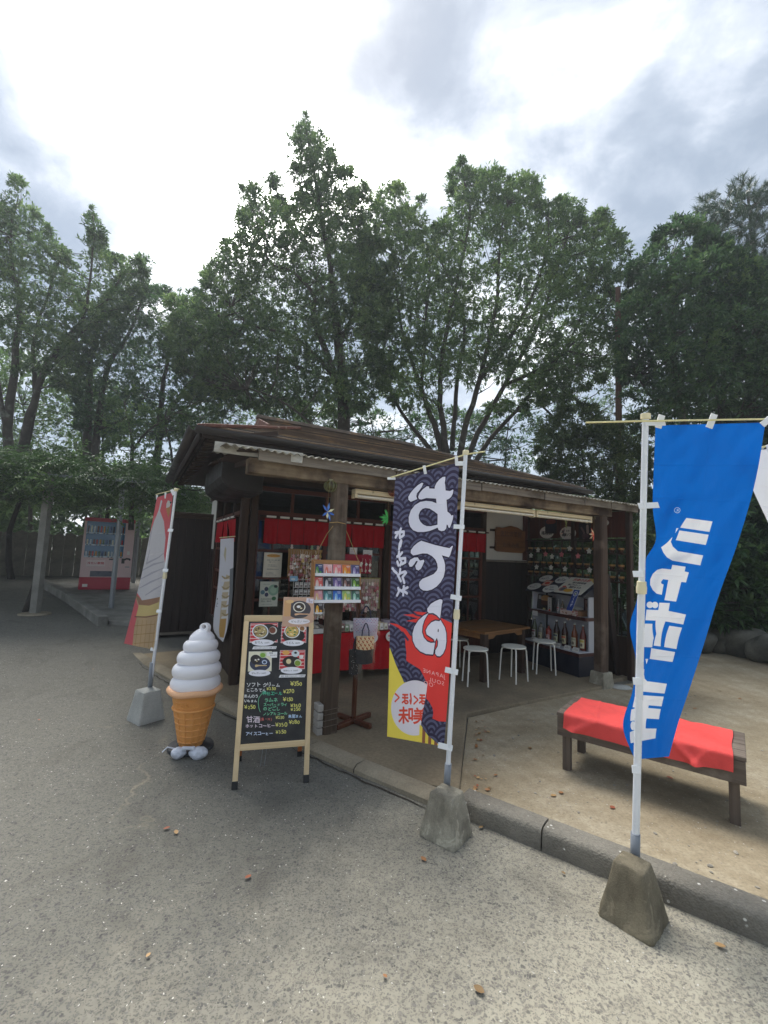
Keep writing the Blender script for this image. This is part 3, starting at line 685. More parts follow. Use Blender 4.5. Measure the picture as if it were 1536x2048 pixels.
    for k in range(5): box('wall_board', WOOD_BLACK, R_, -.475, -.43, 4.15+k*.15, 4.295+k*.15, .06, 1.6, .003)
    # right side: lattice window wall with bowl shelves
    LU = 4.60
    for v in (.05, .98): post(LU, v, .02, 2.4, .075, 'lattice_post', WOOD_DARK)
    lw = box('lattice_window', glass_mat('window glass', (.62, .70, .66), .3), R_, LU+.02, LU+.026, .1, FV-.04, .62, 2.0, 0)
    for k in range(8): box('wall_board', WOOD_RED, R_, LU-.012, LU+.012, .095+k*.228, .318+k*.228, 2.035, 2.42, .003)
    for z in (2.0, 1.79, 1.545, 1.375): bar('shelf_board', WOOD_DARKV, R_, (LU-.03, .09, z), (LU-.03, 1.91, z), .13, .022)
    for v in np.linspace(.24, 1.8, 9):
        box('mullion', WOOD_DARK, lw, LU-.012, LU+.016, v-.008, v+.008, .62, 1.99, .002)
    for k in range(12): box('skirting_board', WOOD_DARK, R_, LU-.01, LU+.015, .095+k*.152, .242+k*.152, .06, .60, .003)
    return R_
HUT = hut()
# ------------------------------------------------------------------ banners on poles in cast blocks
def hermite(ts, vals, t):
    ts = np.asarray(ts); vals = np.asarray(vals, float); m = np.gradient(vals, ts, axis=0)
    k = int(np.clip(np.searchsorted(ts, t)-1, 0, len(ts)-2)); h = ts[k+1]-ts[k]; x = (t-ts[k])/h
    return (2*x**3-3*x**2+1)*vals[k]+(x**3-2*x**2+x)*h*m[k]+(-2*x**3+3*x**2)*vals[k+1]+(x**3-x**2)*h*m[k+1]
class Cloth:
    def __init__(s, rows, ripple):
        s.t = [r[0] for r in rows]; s.v = [np.r_[r[1], r[2]] for r in rows]; s.rip = ripple
    def row(s, t): return hermite(s.t, s.v, t)
    def px(s, a, t):
        r = s.row(t); return r[:3]*(1-a)+r[3:]*a
    def point(s, a, t):
        p = s.px(a, t); return at(p[0], p[1], p[2]+s.rip(a, t))
    def inv(s, x, y, w, h):
        lo, hi = -.15, 1.15; a = .5
        for _ in range(26):
            t = (lo+hi)/2; tc = min(max(t, 0), 1); r = s.row(tc); a = (x-r[0])/(r[3]-r[0]); yy = r[1]*(1-a)+r[4]*a + (t-tc)*400
            if yy < y: lo = t
            else: hi = t
        return a*w, t*h
def block(name, label, c, rz, b, tp, h, mat, group, pipe, wob=0):
    o = thing(name, label, 'concrete weight', (c[0], c[1], 0), rz, group)
    m = MB(); n = 18; vs = []; fs = []; per = []
    def ring(w, z, k):
        out = []
        for i in range(4*n):
            sd_, f = divmod(i, n); f = f/n; q = [(-1, -1), (1, -1), (1, 1), (-1, 1)]; a = q[sd_]; d = q[(sd_+1) % 4]
            x, y = a[0]*(1-f)+d[0]*f, a[1]*(1-f)+d[1]*f; l = max(1, (abs(x)**16+abs(y)**16)**(1/16)); x /= l; y /= l
            g = mnoise.noise(Vector((x*2+c[0], y*2, z*9)))*wob - max(0, mnoise.noise(Vector((x*7, y*7+c[0], z*40)))-.15)*wob*2.2*(max(0, abs(x*y)-.55)*2.2+(1 if z < .03 else 0)); out.append((x*(w+g), y*(w+g), z+(0 if z > .01 else abs(mnoise.noise(Vector((x*4, y*4, c[0]))))*wob)))
        return out
    zs = [(b, 0), (b*1.0, .012)] + [(b+(tp-b)*k/6, .012+(h-.018)*k/6) for k in range(1, 7)] + [(tp-.007, h)]
    for w, z in zs: vs += ring(w, z, 0)
    N_ = 4*n
    for j in range(len(zs)-1):
        for i in range(N_): fs.append((j*N_+i, j*N_+(i+1) % N_, (j+1)*N_+(i+1) % N_, (j+1)*N_+i))
    fs.append(tuple((len(zs)-1)*N_+i for i in range(N_))); fs.append(tuple(range(N_))[::-1])
    m.add(vs, fs).build('concrete_block', mat, o, smooth=True)
    L = Vector((c[0], c[1], 0)); R3 = Matrix.Rotation(-rz, 3, 'Z'); a, d = [R3 @ (Vector(p)-L) for p in pipe]
    MB().tube([a, d], .0185, 14, cap=False).build('socket_pipe', GREY_PIPE, o, smooth=True).modifiers.new('thick', 'SOLIDIFY').thickness = .003
    return o
def banner(label, base, pole, depth, bar_, cloth, img, tabs, r0, joint, name='banner_flag', nu=22, nv=90, transl=.3, group='advertising banners on poles'):
    L = at(*pole[0], depth); o = thing(name, label, 'banner', L, 0, group); T = Matrix.Translation(-L)
    m = MB(); m.T = T; a, b = at(*pole[0], depth), at(*pole[1], depth); j = a.lerp(b, joint)
    m.tube([a, j], r0, 14).tube([j, b], r0*.84, 14).build('pole', WHITE_POLE, o, smooth=True)
    d = (b-a).normalized(); m = MB(); m.T = T
    m.tube([j-d*.03, j-d*.028, j+d*.0, j+d*.012, j+d*.03, j+d*.032], [r0*1.1, r0*1.35, r0*1.4, r0*1.25, r0*1.2, r0*.9], 14).build('joint_clamp', CREAM_PL, o, smooth=True)
    m = MB(); m.T = T; m.tube([b-d*.012, b-d*.01, b+d*.015, b+d*.017], [r0, r0*1.3, r0*1.3, r0], 14).build('top_cap', CREAM_PL, o, smooth=True)
    m = MB(); m.T = T; m.tube([at(*q) for q in bar_], .0045, 8).build('cross_bar', CREAM_BAR, o, smooth=True)
    m = MB(); m.T = T; m.grid(lambda s, t: cloth.point(s, t), nu, nv)
    c = m.build('cloth', cloth_mat(label[:30]+' print', img, transl=transl, crease=7), o, smooth='all')
    for p, q, w in tabs:
        m = MB(); m.T = T; m.bar(at(*p), at(*q), w, .005, up=(0, -1, .2)); m.build('tab', WHITE_PL, o, bevel=.0015)
    return o
def seigaiha(cv, R=126, dx=0):
    dark, light = (58, 54, 76), (94, 96, 124); step = R*.5; rows = int(cv.h/step)+4
    cv.a[:] = np.array(light)/255.
    for j in range(-2, rows):
        y = j*step; off = (j % 2)*R
        for i in range(-1, int(cv.w/(2*R))+2):
            x = i*2*R+off+dx; x0, y0 = int(x-R)-2, int(y-R)-2; n = 2*R+5
            X, Y = np.meshgrid(np.arange(x0, x0+n)+.5, np.arange(y0, y0+n)+.5); d = np.hypot(X-x, Y-y)/R
            cov = np.clip((1-d)*R+.5, 0, 1); k = (d*4.0) % 1.0; s_ = 4.0/R
            dk = np.clip((k-.46)/s_/1.2+.5, 0, 1)*np.clip((.97-k)/s_/1.2+.5, 0, 1)
            cv._put(x0, y0, cov, light); cv._put(x0, y0, cov*dk, dark)
def crop(x0, y0, k): return lambda x, y: (x0+x/k, y0+y/k)
A_, B_, C_ = crop(770, 900, 8.533), crop(770, 1100, 8.533), crop(765, 1290, 9.306)
def oden_banner():
    rows = [(0, (790.5, 957, 3.10), (918, 925, 2.79)), (.17, (785.5, 1045, 3.08), (914, 1030, 2.79)), (.40, (781, 1165, 3.04), (909, 1155, 2.79)), (.62, (779.5, 1272, 2.98), (902, 1278, 2.78)),
            (.82, (777, 1376, 2.93), (896, 1390, 2.77)), (1, (774, 1473, 2.90), (888, 1493, 2.76))]
    cl = Cloth(rows, lambda s, t: .010*math.sin(7*s+2*t)+.03*math.exp(-((s-.68)/.10)**2)*max(0, t-.55)*2.2 + .004*math.sin(21*t))
    W_, H_ = 560, 1640; cv = Canvas(W_, H_, (90, 92, 120)); seigaiha(cv)
    mp = lambda cr: (lambda x, y: cl.inv(*cr(x, y), W_, H_))
    mA, mB_, mC = mp(A_), mp(B_), mp(C_); P = lambda f, l: [f(*q) for q in l]
    fold = lambda y: 840-(y-740)*.16
    yellow = [(0, 40), (140, 60), (180, 170), (240, 340), (300, 480), (370, 620), (400, 700), (600, 660), (800, 720), (fold(800), 800), (fold(1000), 1000), (fold(1480), 1480), (665, 1900), (-60, 1900), (-60, 40)]
    cv.poly(P(mC, yellow), (240, 220, 92))
    el = [(600+440*math.cos(a), 1172+514*math.sin(a)) for a in np.linspace(0, 2*math.pi, 70, endpoint=False)]
    cv.poly(P(mC, [(min(x, fold(y)), y) for x, y in el]), (226, 222, 232))
    r_ = (222, 84, 66)
    for ch, x, y, sz in (('ほ', 880, 1095, 235), ('く', 700, 1095, 190), ('ほ', 565, 1090, 240), ('く', 350, 1050, 190), ('美', 850, 1440, 320), ('味', 585, 1430, 330)):
        cv.text(ch, x, y, sz, r_, grow=3, flip=True, sx=.9, map=mC)
    for k in range(4):
        x = 690+k*112; cv.poly(P(mC, [(x, 1480+k*70), (x+56, 1520+k*80), (x+50, 1990), (x-6, 1990)]), (240, 220, 92)); cv.poly(P(mC, [(x+56, 1520+k*80), (x+112, 1560+k*80), (x+106, 1990), (x+50, 1990)]), (150, 100, 78))
    # waves again to the right of the fold
    keep = Canvas(W_, H_, (0, 0, 0)); seigaiha(keep, 126, 50); msk = Canvas(W_, H_, (0, 0, 0))
    msk.poly(P(mC, [(fold(900), 900), (930, 1100), (960, 1260), (930, 1370), (1040, 1420), (1400, 1440), (1400, 1990), (1100, 1890), (1000, 1810), (850, 1690), (755, 1560), (716, 1480), (760, 1200)]), (255, 255, 255))
    cv.a = cv.a*(1-msk.a)+keep.a*msk.a
    red = (226, 70, 66)
    cv.poly(P(mB_, [(1300, 1290), (1150, 1250), (1080, 1220), (960, 1160), (700, 1065), (480, 1048), (545, 1085), (305, 1105), (560, 1165), (360, 1210), (660, 1262), (600, 1400), (440, 1470), (350, 1345), (200, 1262), (60, 1242), (230, 1330), (310, 1420), (345, 1530), (350, 1640), (365, 1750), (360, 1880), (440, 1950)]) +
            P(mC, [(440, 290), (545, 360), (700, 455), (770, 590), (835, 730), (fold(870), 870), (815, 1000), (870, 1060), (930, 1170), (945, 1260), (930, 1370), (1040, 1420), (1400, 1440)]), red)
    cv.poly(P(mB_, [(470, 1080), (700, 1130), (690, 1160), (520, 1120)]), (70, 66, 92)); cv.poly(P(mB_, [(300, 1380), (410, 1530), (390, 1560), (290, 1440)]), (70, 66, 92))
    o_big = [(1030,455),(985,460),(930,500),(880,560),(850,620),(848,660),(755,655),(752,622),(715,618),(650,665),(590,735),(565,800),(580,838),(620,845),(705,820),(870,830),(880,910),(800,878),(700,868),(600,885),(510,940),(440,1030),(405,1140),(405,1230),(430,1310),(480,1370),(560,1400),(660,1400),(760,1382),(840,1350),(898,1325),(915,1365),(960,1385),(1010,1378),(1045,1340),(1052,1275),(1070,1280),(1085,1325),(1105,1330),(1130,1270),(1155,1190),(1168,1120),(1155,1110),(1135,1120),(1110,1085),(1065,1050),(1050,850),(1090,835),(1130,800),(1160,740),(1168,680),(1155,675),(1110,700),(1035,690),(1028,600),(1020,560),(1030,500)]
    o_hole = [(898,1095),(840,1050),(760,1000),(690,990),(640,1005),(600,1045),(575,1110),(580,1170),(605,1225),(650,1270),(710,1298),(780,1300),(895,1275)]
    o_dot = [(655,565),(625,558),(560,600),(490,665),(430,740),(397,800),(400,850),(440,885),(490,865),(550,838),(535,790),(545,740),(580,700),(630,630)]
    d_ = 1706.6
    de = [(620,1548),(560,1580),(490,1640),(440,1710),(438,1760),(480,1800),(560,1785),(640,1765),(720,1768),(800,1810),(860,1870),(890,1940),(897,1990)] + [(x, y+d_) for x, y in [(900,300),(885,350),(830,410),(730,455),(640,490),(590,540),(578,600),(600,655),(650,690),(720,697),(800,675),(880,625),(950,550),(1000,460),(1025,350),(1025,250),(1005,170),(970,90),(1090,125),(1110,90),(1135,10)]] + [(1160,1640),(1145,1635),(1100,1675),(1000,1655),(850,1620),(720,1580),(655,1560)]
    dk = [(x, y+d_) for x, y in [(400,230),(430,165),(500,128),(560,125),(580,160),(600,180),(660,165),(672,190),(640,270),(610,325),(570,350),(530,330),(515,270),(545,220),(560,185),(530,190),(500,240),(460,285),(420,285)]]
    n1 = [(980,850),(940,838),(860,870),(780,920),(720,1000),(725,1050),(750,1080),(820,1075),(880,1110),(940,1170),(955,1050),(968,930),(980,890)]
    n2 = [(745,1075),(660,1120),(570,1200),(500,1310),(468,1430),(475,1550),(520,1650),(600,1730),(700,1775),(820,1785),(835,1700),(855,1580),(780,1585),(720,1560),(660,1490),(632,1400),(640,1300),(670,1200),(710,1130)]
    n3 = [(930,1215),(860,1205),(790,1235),(730,1300),(695,1370),(710,1440),(770,1480),(830,1520),(850,1570),(885,1500),(905,1560),(900,1640),(860,1710),(855,1770),(890,1810),(940,1815),(990,1770),(1030,1680),(1048,1560),(1045,1420),(1020,1320),(980,1250),(945,1190)]
    for g, c in ((8, (50, 46, 68)), (0, (222, 224, 240))):
        cv.polys([P(mA, o_big), P(mA, o_hole)], c, g); cv.poly(P(mA, o_dot), c, g); cv.poly(P(mA, de), c, g); cv.poly(P(mA, dk), c, g)
        for n_ in (n1, n2, n3): cv.poly(P(mB_, n_), c, g)
    cv.oval(*mB_(908, 1375), 5, 10, (50, 46, 68))
    wh = (222, 224, 240)
    for f, lst, r in ((mA, [[(270,1345),(250,1400),(180,1410)],[(250,1400),(255,1500)],[(215,1430),(182,1490)],[(260,1400),(320,1395),(320,1450),(270,1490)],[(275,1545),(250,1600),(240,1690)],[(280,1560),(262,1640)]], 9),
                      (mB_, [[(240,30),(230,100),(210,110)],[(290,45),(240,110),(260,170)],[(210,200),(230,260)],[(250,150),(345,140),(345,210),(290,240)],[(260,260),(280,200)],[(260,330),(250,410),(220,430),(270,530)],[(250,400),(340,370),(360,390),(300,460),(330,560)],[(127,315),(137,325)],[(150,350),(200,395)],[(225,650),(240,700),(205,775)],[(250,680),(300,710)],[(320,620),(310,770)],[(300,680),(385,640)],[(310,690),(375,740)]], 9)):
        for st in lst: cv.stroke(P(f, st), r, wh)
    for st, x, y in (('JAPANE', 1160, 625), ('SOUL', 1150, 760), ('´OD', 985, 850)):
        cv.text(st, x, y, 105, (240, 190, 190), flip=True, adv=1.12, map=lambda X, Y: mC(X, Y-(1160-X)*.30))
    img = cv.image('oden banner print')
    tabs = [((934, 927, 2.76), (911, 927, 2.78), .03), ((912.5, 912, 2.78), (913.5, 930, 2.78), .02), ((848, 931, 2.93), (851, 948, 2.93), .02), ((775, 957, 3.1), (791, 957, 3.1), .018), ((907, 1053, 2.76), (929, 1054, 2.745), .028), ((901, 1193, 2.76), (923, 1197, 2.745), .03), ((890, 1339, 2.76), (916, 1345, 2.745), .034), ((876, 1490, 2.76), (905, 1497, 2.745), .034)]
    banner('tall navy wave patterned banner with big white brush lettering beside the porch', None, [(893.5, 1578), (931.5, 906)], 2.76, [(775, 957, 3.12), (850, 934, 2.94), (931, 909, 2.765), (970, 903, 2.70)], cl, img, tabs, .0150, .52, transl=.28)
    block('cast_weight', 'worn grey concrete block holding the navy patterned banner', (.447, 2.80), rad(-37), .122, .075, .245, BLOCK_OLD, 'concrete blocks holding the banners', [at(893, 1580, 2.76), at(896.5, 1527, 2.76)], .006)
oden_banner()
def soap_banner():
    rows = [(0, (1311, 851, 2.20), (1531, 845, 2.20)), (.16, (1307, 950, 2.20), (1513, 952, 2.22)), (.30, (1306, 1022, 2.21), (1491, 1036, 2.25)), (.39, (1311, 1082, 2.22), (1470, 1102, 2.28)), (.46, (1292, 1117, 2.24), (1456, 1140, 2.31)),
            (.58, (1273, 1203, 2.26), (1432, 1208, 2.37)), (.66, (1260, 1250, 2.26), (1415, 1265, 2.40)), (.78, (1272, 1330, 2.25), (1394, 1332, 2.43)), (.86, (1264, 1386, 2.26), (1376, 1387, 2.46)), (.93, (1246, 1452, 2.27), (1356, 1447, 2.47)), (1, (1269, 1519, 2.26), (1338, 1513, 2.46))]
    cl = Cloth(rows, lambda s, t: .014*math.sin(9*s+4*t)*t+.006*math.sin(24*(s*.6+t))*(1-s)+.03*math.exp(-((t-.42)/.06)**2)*(1-s)+.022*mnoise.noise(Vector((s*2.2+t*5, t*4.5-s*2.5, 2)))+.010*mnoise.noise(Vector((s*7+t*16, t*9-s*5, 7))))
    W_, H_ = 560, 1680; cv = Canvas(W_, H_, (0, 104, 200)); D_, E_ = crop(1240, 1010, 6.4), crop(1230, 1240, 6.825)
    mp = lambda cr: (lambda x, y: cl.inv(*cr(x, y), W_, H_)); mD, mE = mp(D_), mp(E_); w = (226, 229, 236)
    for f, pl in ((mD, [[(850,165),(1185,210),(1145,345),(770,290)], [(760,325),(1135,380),(1097,512),(712,450)], [(672,405),(650,470),(675,530),(740,590),(1065,645),(1028,773),(670,712),(600,670),(555,610),(525,540)], [(722,298),(750,295),(705,365)],
        [(670,765),(840,790),(828,850),(882,862),(845,992),(785,985),(718,1237),(568,1218),(618,960),(550,950),(525,985),(530,1005),(558,1018),(535,1150),(470,1135),(420,1090),(385,1020),(388,950),(420,880),(475,830),(540,812),(655,825)],
        [(505,1250),(638,1255),(622,1355),(845,1402),(810,1530),(582,1490),(520,1810),(430,1800),(465,1650),(455,1480),(325,1475),(340,1338),(490,1345)], [(315,1518),(415,1520),(432,1700),(412,1822),(308,1818)], [(632,1545),(795,1570),(722,1845),(565,1818)],
        [(400,1832),(706,1882),(672,2010),(380,1970)], [(325,1970),(362,1970),(338,2040)]]),
        (mE, [[(400,665),(395,740),(405,800),(440,835),(708,870),(675,1005),(300,970),(310,820),(330,740)], [(270,1045),(370,1025),(665,1045),(635,1180),(460,1165),(455,1200),(625,1215),(600,1355),(430,1345),(418,1480),(568,1482),(552,1615),(215,1682),(205,1530),(300,1490),(300,1370),(210,1380),(225,1220),(300,1200),(240,1190)]])):
        for p in pl: cv.poly([f(*q) for q in p], w)
    for x, y, rx, ry, f in ((382, 1278, 42, 42, mD), (448, 1280, 42, 42, mD), (245, 1443, 33, 62, mE)):
        cv.poly([f(x+rx*math.cos(a), y+ry*math.sin(a)) for a in np.linspace(0, 6.28, 24)], w)
    cv.stroke([mD(733+36*math.cos(a), 67+34*math.sin(a)) for a in np.linspace(0, 6.29, 24)], 1.3, w); cv.text('R', 752, 86, 52, w, flip=True, map=mD)
    img = cv.image('blue banner print')
    tabs = [((1290, 846, 2.15), (1330, 846, 2.17), .028), ((1316, 856, 2.17), (1324, 830, 2.17), .032), ((1418, 856, 2.18), (1429, 828, 2.18), .032), ((1524, 850, 2.19), (1541, 836, 2.19), .03), ((1277, 1012, 2.145), (1317, 1010, 2.19), .03), ((1266, 1148, 2.145), (1286, 1148, 2.145), .03), ((1266, 1362, 2.145), (1284, 1363, 2.145), .034), ((1264, 1538, 2.145), (1281, 1540, 2.145), .036)]
    banner('bright blue banner with white lettering twisted by wind on a white pole', None, [(1270, 1732), (1291, 834)], 2.165, [(1172, 845, 2.15), (1290, 842, 2.15), (1548, 838, 2.20)], cl, img, tabs, .0172, .62, nu=40, nv=150, transl=.25)
    block('cast_weight', 'dark mossy concrete block holding the bright blue banner by the kerb', (1.245, 2.232), rad(-48), .118, .066, .245, BLOCK_DARK, 'concrete blocks holding the banners', [at(1270, 1733, 2.165), at(1271, 1666, 2.165)], .004)
soap_banner()
def ice_banner():
    rows = [(0, (314, 995, 4.86), (346.5, 984, 4.31)), (.25, (299, 1072, 4.87), (338.5, 1062, 4.31)), (.5, (283, 1150, 4.86), (329, 1143, 4.31)), (.75, (266, 1218, 4.80), (318, 1224, 4.30)), (1, (248, 1287, 4.72), (306.5, 1299, 4.29))]
    cl = Cloth(rows, lambda s, t: .03*math.sin(8*s+3*t)*t)
    W_, H_ = 420, 1260; cv = Canvas(W_, H_, (238, 122, 130)); K = crop(240, 960, 5.69); f = lambda x, y: cl.inv(*K(x, y), W_, H_); P = lambda l: [f(*q) for q in l]
    cv.poly(P([(165, 1290), (250, 1365), (470, 1310), (400, 1960), (150, 1960), (160, 1700), (212, 1450)]), (214, 186, 148))
    cv.poly(P([(215, 1420), (445, 1370), (440, 1530), (180, 1560)]), (234, 214, 150)); cv.stroke(P([(170, 1555), (300, 1560), (450, 1530)]), 5, (150, 112, 92))
    cv.poly(P([(170, 1290), (250, 1365), (450, 1320), (440, 1390), (330, 1430), (215, 1420)]), (178, 140, 116))
    cv.poly(P([(470, 225), (482, 240), (455, 350), (500, 470), (518, 660), (500, 850), (520, 1000), (475, 1250), (455, 1330), (250, 1370), (185, 1270), (185, 1200), (230, 1000), (290, 760), (370, 520), (440, 340), (462, 240)]), (232, 232, 238))
    g = (196, 196, 208)
    for st in ([(340, 800), (300, 950), (440, 880), (500, 830)], [(250, 1030), (380, 960), (500, 930)], [(230, 1130), (360, 1060), (500, 1000)], [(220, 1230), (350, 1160), (490, 1100)], [(290, 1310), (380, 1250), (470, 1200)], [(400, 420), (350, 620), (330, 760)]): cv.stroke(P(st), [5, 9, 6, 3][:len(st)] if len(st) == 4 else [4, 9, 3], g)
    for x in (205, 255, 305, 355, 400):
        cv.stroke(P([(x, 1600), (x-30, 1900)]), 2, (180, 140, 92))
    for y in (1640, 1740, 1840): cv.stroke(P([(160, y+20), (400, y)]), 2, (180, 140, 92))
    cv.poly(P([(545, 230), (590, 250), (560, 310), (525, 320), (528, 270)]), (236, 234, 232)); cv.poly(P([(525, 325), (580, 300), (550, 430)]), (214, 160, 110)); cv.poly(P([(565, 245), (590, 250), (575, 275)]), (70, 60, 60))
    img = cv.image('soft ice banner print')
    tabs = [((343, 979, 4.3), (348, 990, 4.3), .03), ((331, 985, 4.55), (331, 997, 4.55), .02), ((314, 990, 4.86), (314, 999, 4.86), .02)] + [((x-5, y, 4.28), (x+5, y+1, 4.26), .03) for x, y in ((341, 1060), (331, 1140), (318, 1222), (306, 1298))]
    banner('pink banner printed with a white soft ice cream cone at left of the shop', None, [(300, 1378), (352, 980)], 4.285, [(312, 989, 4.9), (352, 979, 4.28), (358, 978, 4.2)], cl, img, tabs, .0150, .57, nu=16, nv=60, transl=.65)
    block('cast_weight', 'clean pale concrete block holding the pink ice cream banner', (-2.185, 4.36), rad(-35), .125, .082, .275, BLOCK_NEW, 'concrete blocks holding the banners', [at(299.5, 1378, 4.285), at(304.5, 1325, 4.285)], .002)
ice_banner()
def edge_banner():
    rows = [(0, (1474, 908, 2.30), (1640, 880, 2.22)), (.3, (1508, 985, 2.3), (1660, 1000, 2.25)), (.6, (1560, 1100, 2.3), (1670, 1120, 2.28)), (1, (1610, 1260, 2.3), (1690, 1270, 2.3))]
    cl = Cloth(rows, lambda s, t: .012*math.sin(8*s+5*t)); cv = Canvas(200, 500, (232, 234, 238)); cv.rect(0, 430, 200, 500, (222, 226, 232))
    banner('plain white banner corner blown in from the right edge of the yard', None, [(1660, 1760), (1668, 860)], 2.22, [(1448, 912, 2.32), (1560, 886, 2.25), (1668, 866, 2.22), (1690, 862, 2.2)], cl, cv.image('white banner print'), [((1500, 902, 2.29), (1470, 911, 2.30), .022), ((1536, 889, 2.26), (1541, 906, 2.26), .025)], .016, .6, nu=12, nv=30, transl=.3)
    p = at(1660, 1760, 2.22); block('cast_weight', 'grey concrete block of the plain white banner at the right edge', (p.x, p.y), rad(-20), .118, .07, .245, BLOCK_OLD, 'concrete blocks holding the banners', [Vector((p.x, p.y, .16)), at(1661, 1680, 2.22)], .004)
edge_banner()

# ------------------------------------------------------------------ chalk menu board on the tarmac
def homography(src, w, h):
    dst = [(0, 0), (w, 0), (w, h), (0, h)]; A = []; b = []
    for (x, y), (X, Y) in zip(src, dst):
        A += [[x, y, 1, 0, 0, 0, -X*x, -X*y], [0, 0, 0, x, y, 1, -Y*x, -Y*y]]; b += [X, Y]
    p = np.linalg.solve(np.array(A, float), np.array(b, float))
    return lambda x, y: ((p[0]*x+p[1]*y+p[2])/(p[6]*x+p[7]*y+1), (p[3]*x+p[4]*y+p[5])/(p[6]*x+p[7]*y+1))
def menu_board():
    o = thing('menu_board', 'wooden A frame blackboard with food photos and chalked prices', 'menu board', (-.772, 3.462, 0), rad(15.5))
    Hh, dy, wx = 1.125, .205, .262; k = dy/Hh
    fy = lambda z: -dy*(1-z/Hh)
    for sx in (-1, 1):
        lg = bar('front_leg', WOOD_PALE, o, (sx*(wx-.018), fy(.045), .045), (sx*(wx-.018), fy(Hh-.02), Hh-.02), .036, .022, .004, up=(0, -1, 0))
        bar('foot_cap', BLACK, lg, (sx*(wx-.018), fy(0)-.001, 0), (sx*(wx-.018), fy(.05), .05), .041, .027, .003, up=(0, -1, 0))
        lg = bar('back_leg', wood('orange brown leg', (150, 84, 44), (186, 116, 66), 2, rough=.5), o, (sx*(wx-.03), -fy(.04)+.012, .04), (sx*(wx-.03), -fy(Hh-.06)+.012, Hh-.06), .034, .02, .004, up=(0, -1, 0))
        bar('foot_cap', BLACK, lg, (sx*(wx-.03), -fy(0)+.012, 0), (sx*(wx-.03), -fy(.045)+.012, .045), .038, .025, .003, up=(0, -1, 0))
    bar('top_rail', WOOD_PALEU, o, (-wx, fy(Hh), Hh), (wx, fy(Hh), Hh), .024, .048, .008)
    zb, zt = .275, Hh-.024
    bar('bottom_rail', WOOD_PALEU, o, (-wx+.036, fy(zb-.02), zb-.02), (wx-.036, fy(zb-.02), zb-.02), .022, .042, .004)
    for x in (-.1, -.03): tube('chain', STEEL, o, [(x*.4-.03, .0, .30), (x*.4-.03+.003, -.02, .16), (x*.4-.035, -.01, .05)], .0025, 5)
    W_, H_ = 560, 1000; cv = Canvas(W_, H_, (17, 19, 26))
    f7r = homography([(510, 1243), (630, 1244), (615.4, 1483.5), (486.8, 1491)], W_, H_)
    c7, c6 = crop(480, 1345, 9.6), crop(480, 1190, 9.035); m7 = lambda x, y: f7r(*c7(x, y)); m6 = lambda x, y: f7r(*c6(x, y))
    wh, ye, gr, pk, bl = (232, 232, 232), (222, 218, 112), (120, 206, 160), (196, 96, 90), (176, 204, 232)
    random.seed(11)
    for st, x, y, sz, c in (('ソフト', 205, 278, 92, wh), ('クリーム', 512, 285, 86, wh), ('¥350', 1050, 275, 108, ye), ('ところてん', 203, 378, 76, wh), ('¥250', 590, 352, 84, ye), ('神社エール', 508, 445, 76, (72, 190, 150)), ('¥270', 908, 417, 96, ye),
        ('あんのう', 155, 492, 68, wh), ('いもまん', 155, 582, 64, wh), ('¥250', 163, 712, 96, ye), ('ラムネ', 535, 580, 88, gr), ('¥150', 900, 572, 100, ye), ('スーパードライ', 518, 662, 66, gr), ('のどごし', 518, 747, 82, gr), ('¥350', 1043, 692, 92, ye), ('¥250', 1043, 762, 90, ye),
        ('ノンアルコール', 506, 837, 68, gr), ('甘酒', 190, 968, 122, (232, 216, 226)), ('(温・冷)', 448, 940, 62, pk), ('¥250', 750, 915, 78, (206, 206, 120)), ('黒豚まん', 990, 893, 70, bl), ('¥280', 1003, 1015, 94, ye), ('ホットコーヒー', 168, 1072, 82, (232, 214, 226)), ('¥350', 745, 1065, 104, ye), ('アイスコーヒー', 163, 1222, 76, (206, 220, 246)), ('¥350', 743, 1200, 98, ye)):
        cv.text(st, x, y, sz, c, grow=1, jit=.55, map=m7)
    cv.stroke([m7(*p) for p in ((500, 420), (440, 500), (425, 600), (435, 700), (460, 775))], 2.2, gr)
    random.seed(12)
    def quad(x0, y0, x1, y1, c): cv.poly([m6(x0, y0), m6(x1, y0), m6(x1-18, y1), m6(x0-28, y1)], c)
    def ov(x, y, rx, ry, c): cv.poly([m6(x+rx*math.cos(a), y+ry*math.sin(a)) for a in np.linspace(0, 6.283, 36, endpoint=False)], c)
    def bowl(x, y, rx, ry, rim, soup, bits):
        ov(x, y, rx, ry, rim); ov(x, y, rx*.86, ry*.86, (70, 72, 74)); ov(x, y, rx*.80, ry*.80, soup); rr = random.Random(int(x))
        for k in range(26):
            a, q = rr.random()*6.28, rr.random()**.5*.66; ov(x+rx*q*math.cos(a), y+ry*q*math.sin(a), rx*rr.uniform(.06, .2), ry*rr.uniform(.05, .15), rr.choice(bits))
    def stripes(x0, y0, x1, y1):
        quad(x0, y0, x1, y1, (196, 46, 54))
        for y in range(int(y0)+20, int(y1), 62): quad(x0-(y-y0)*.07, y, x1-(y-y0)*.06, y+14, (228, 206, 204))
    quad(300, 500, 795, 862, (214, 190, 188)); stripes(308, 508, 785, 852); ov(620, 690, 210, 170, (34, 28, 28)); ov(700, 640, 72, 72, (206, 204, 198)); ov(690, 635, 58, 58, (118, 64, 44))
    bowl(470, 655, 148, 132, (232, 234, 238), (176, 158, 104), [(90, 74, 52), (206, 178, 120), (60, 52, 40), (232, 220, 190), (150, 110, 60)])
    quad(862, 508, 1312, 875, (214, 190, 188)); stripes(872, 518, 1302, 866); ov(1070, 740, 200, 140, (36, 28, 28)); ov(1235, 605, 62, 60, (222, 220, 214)); ov(1228, 612, 44, 40, (150, 104, 60))
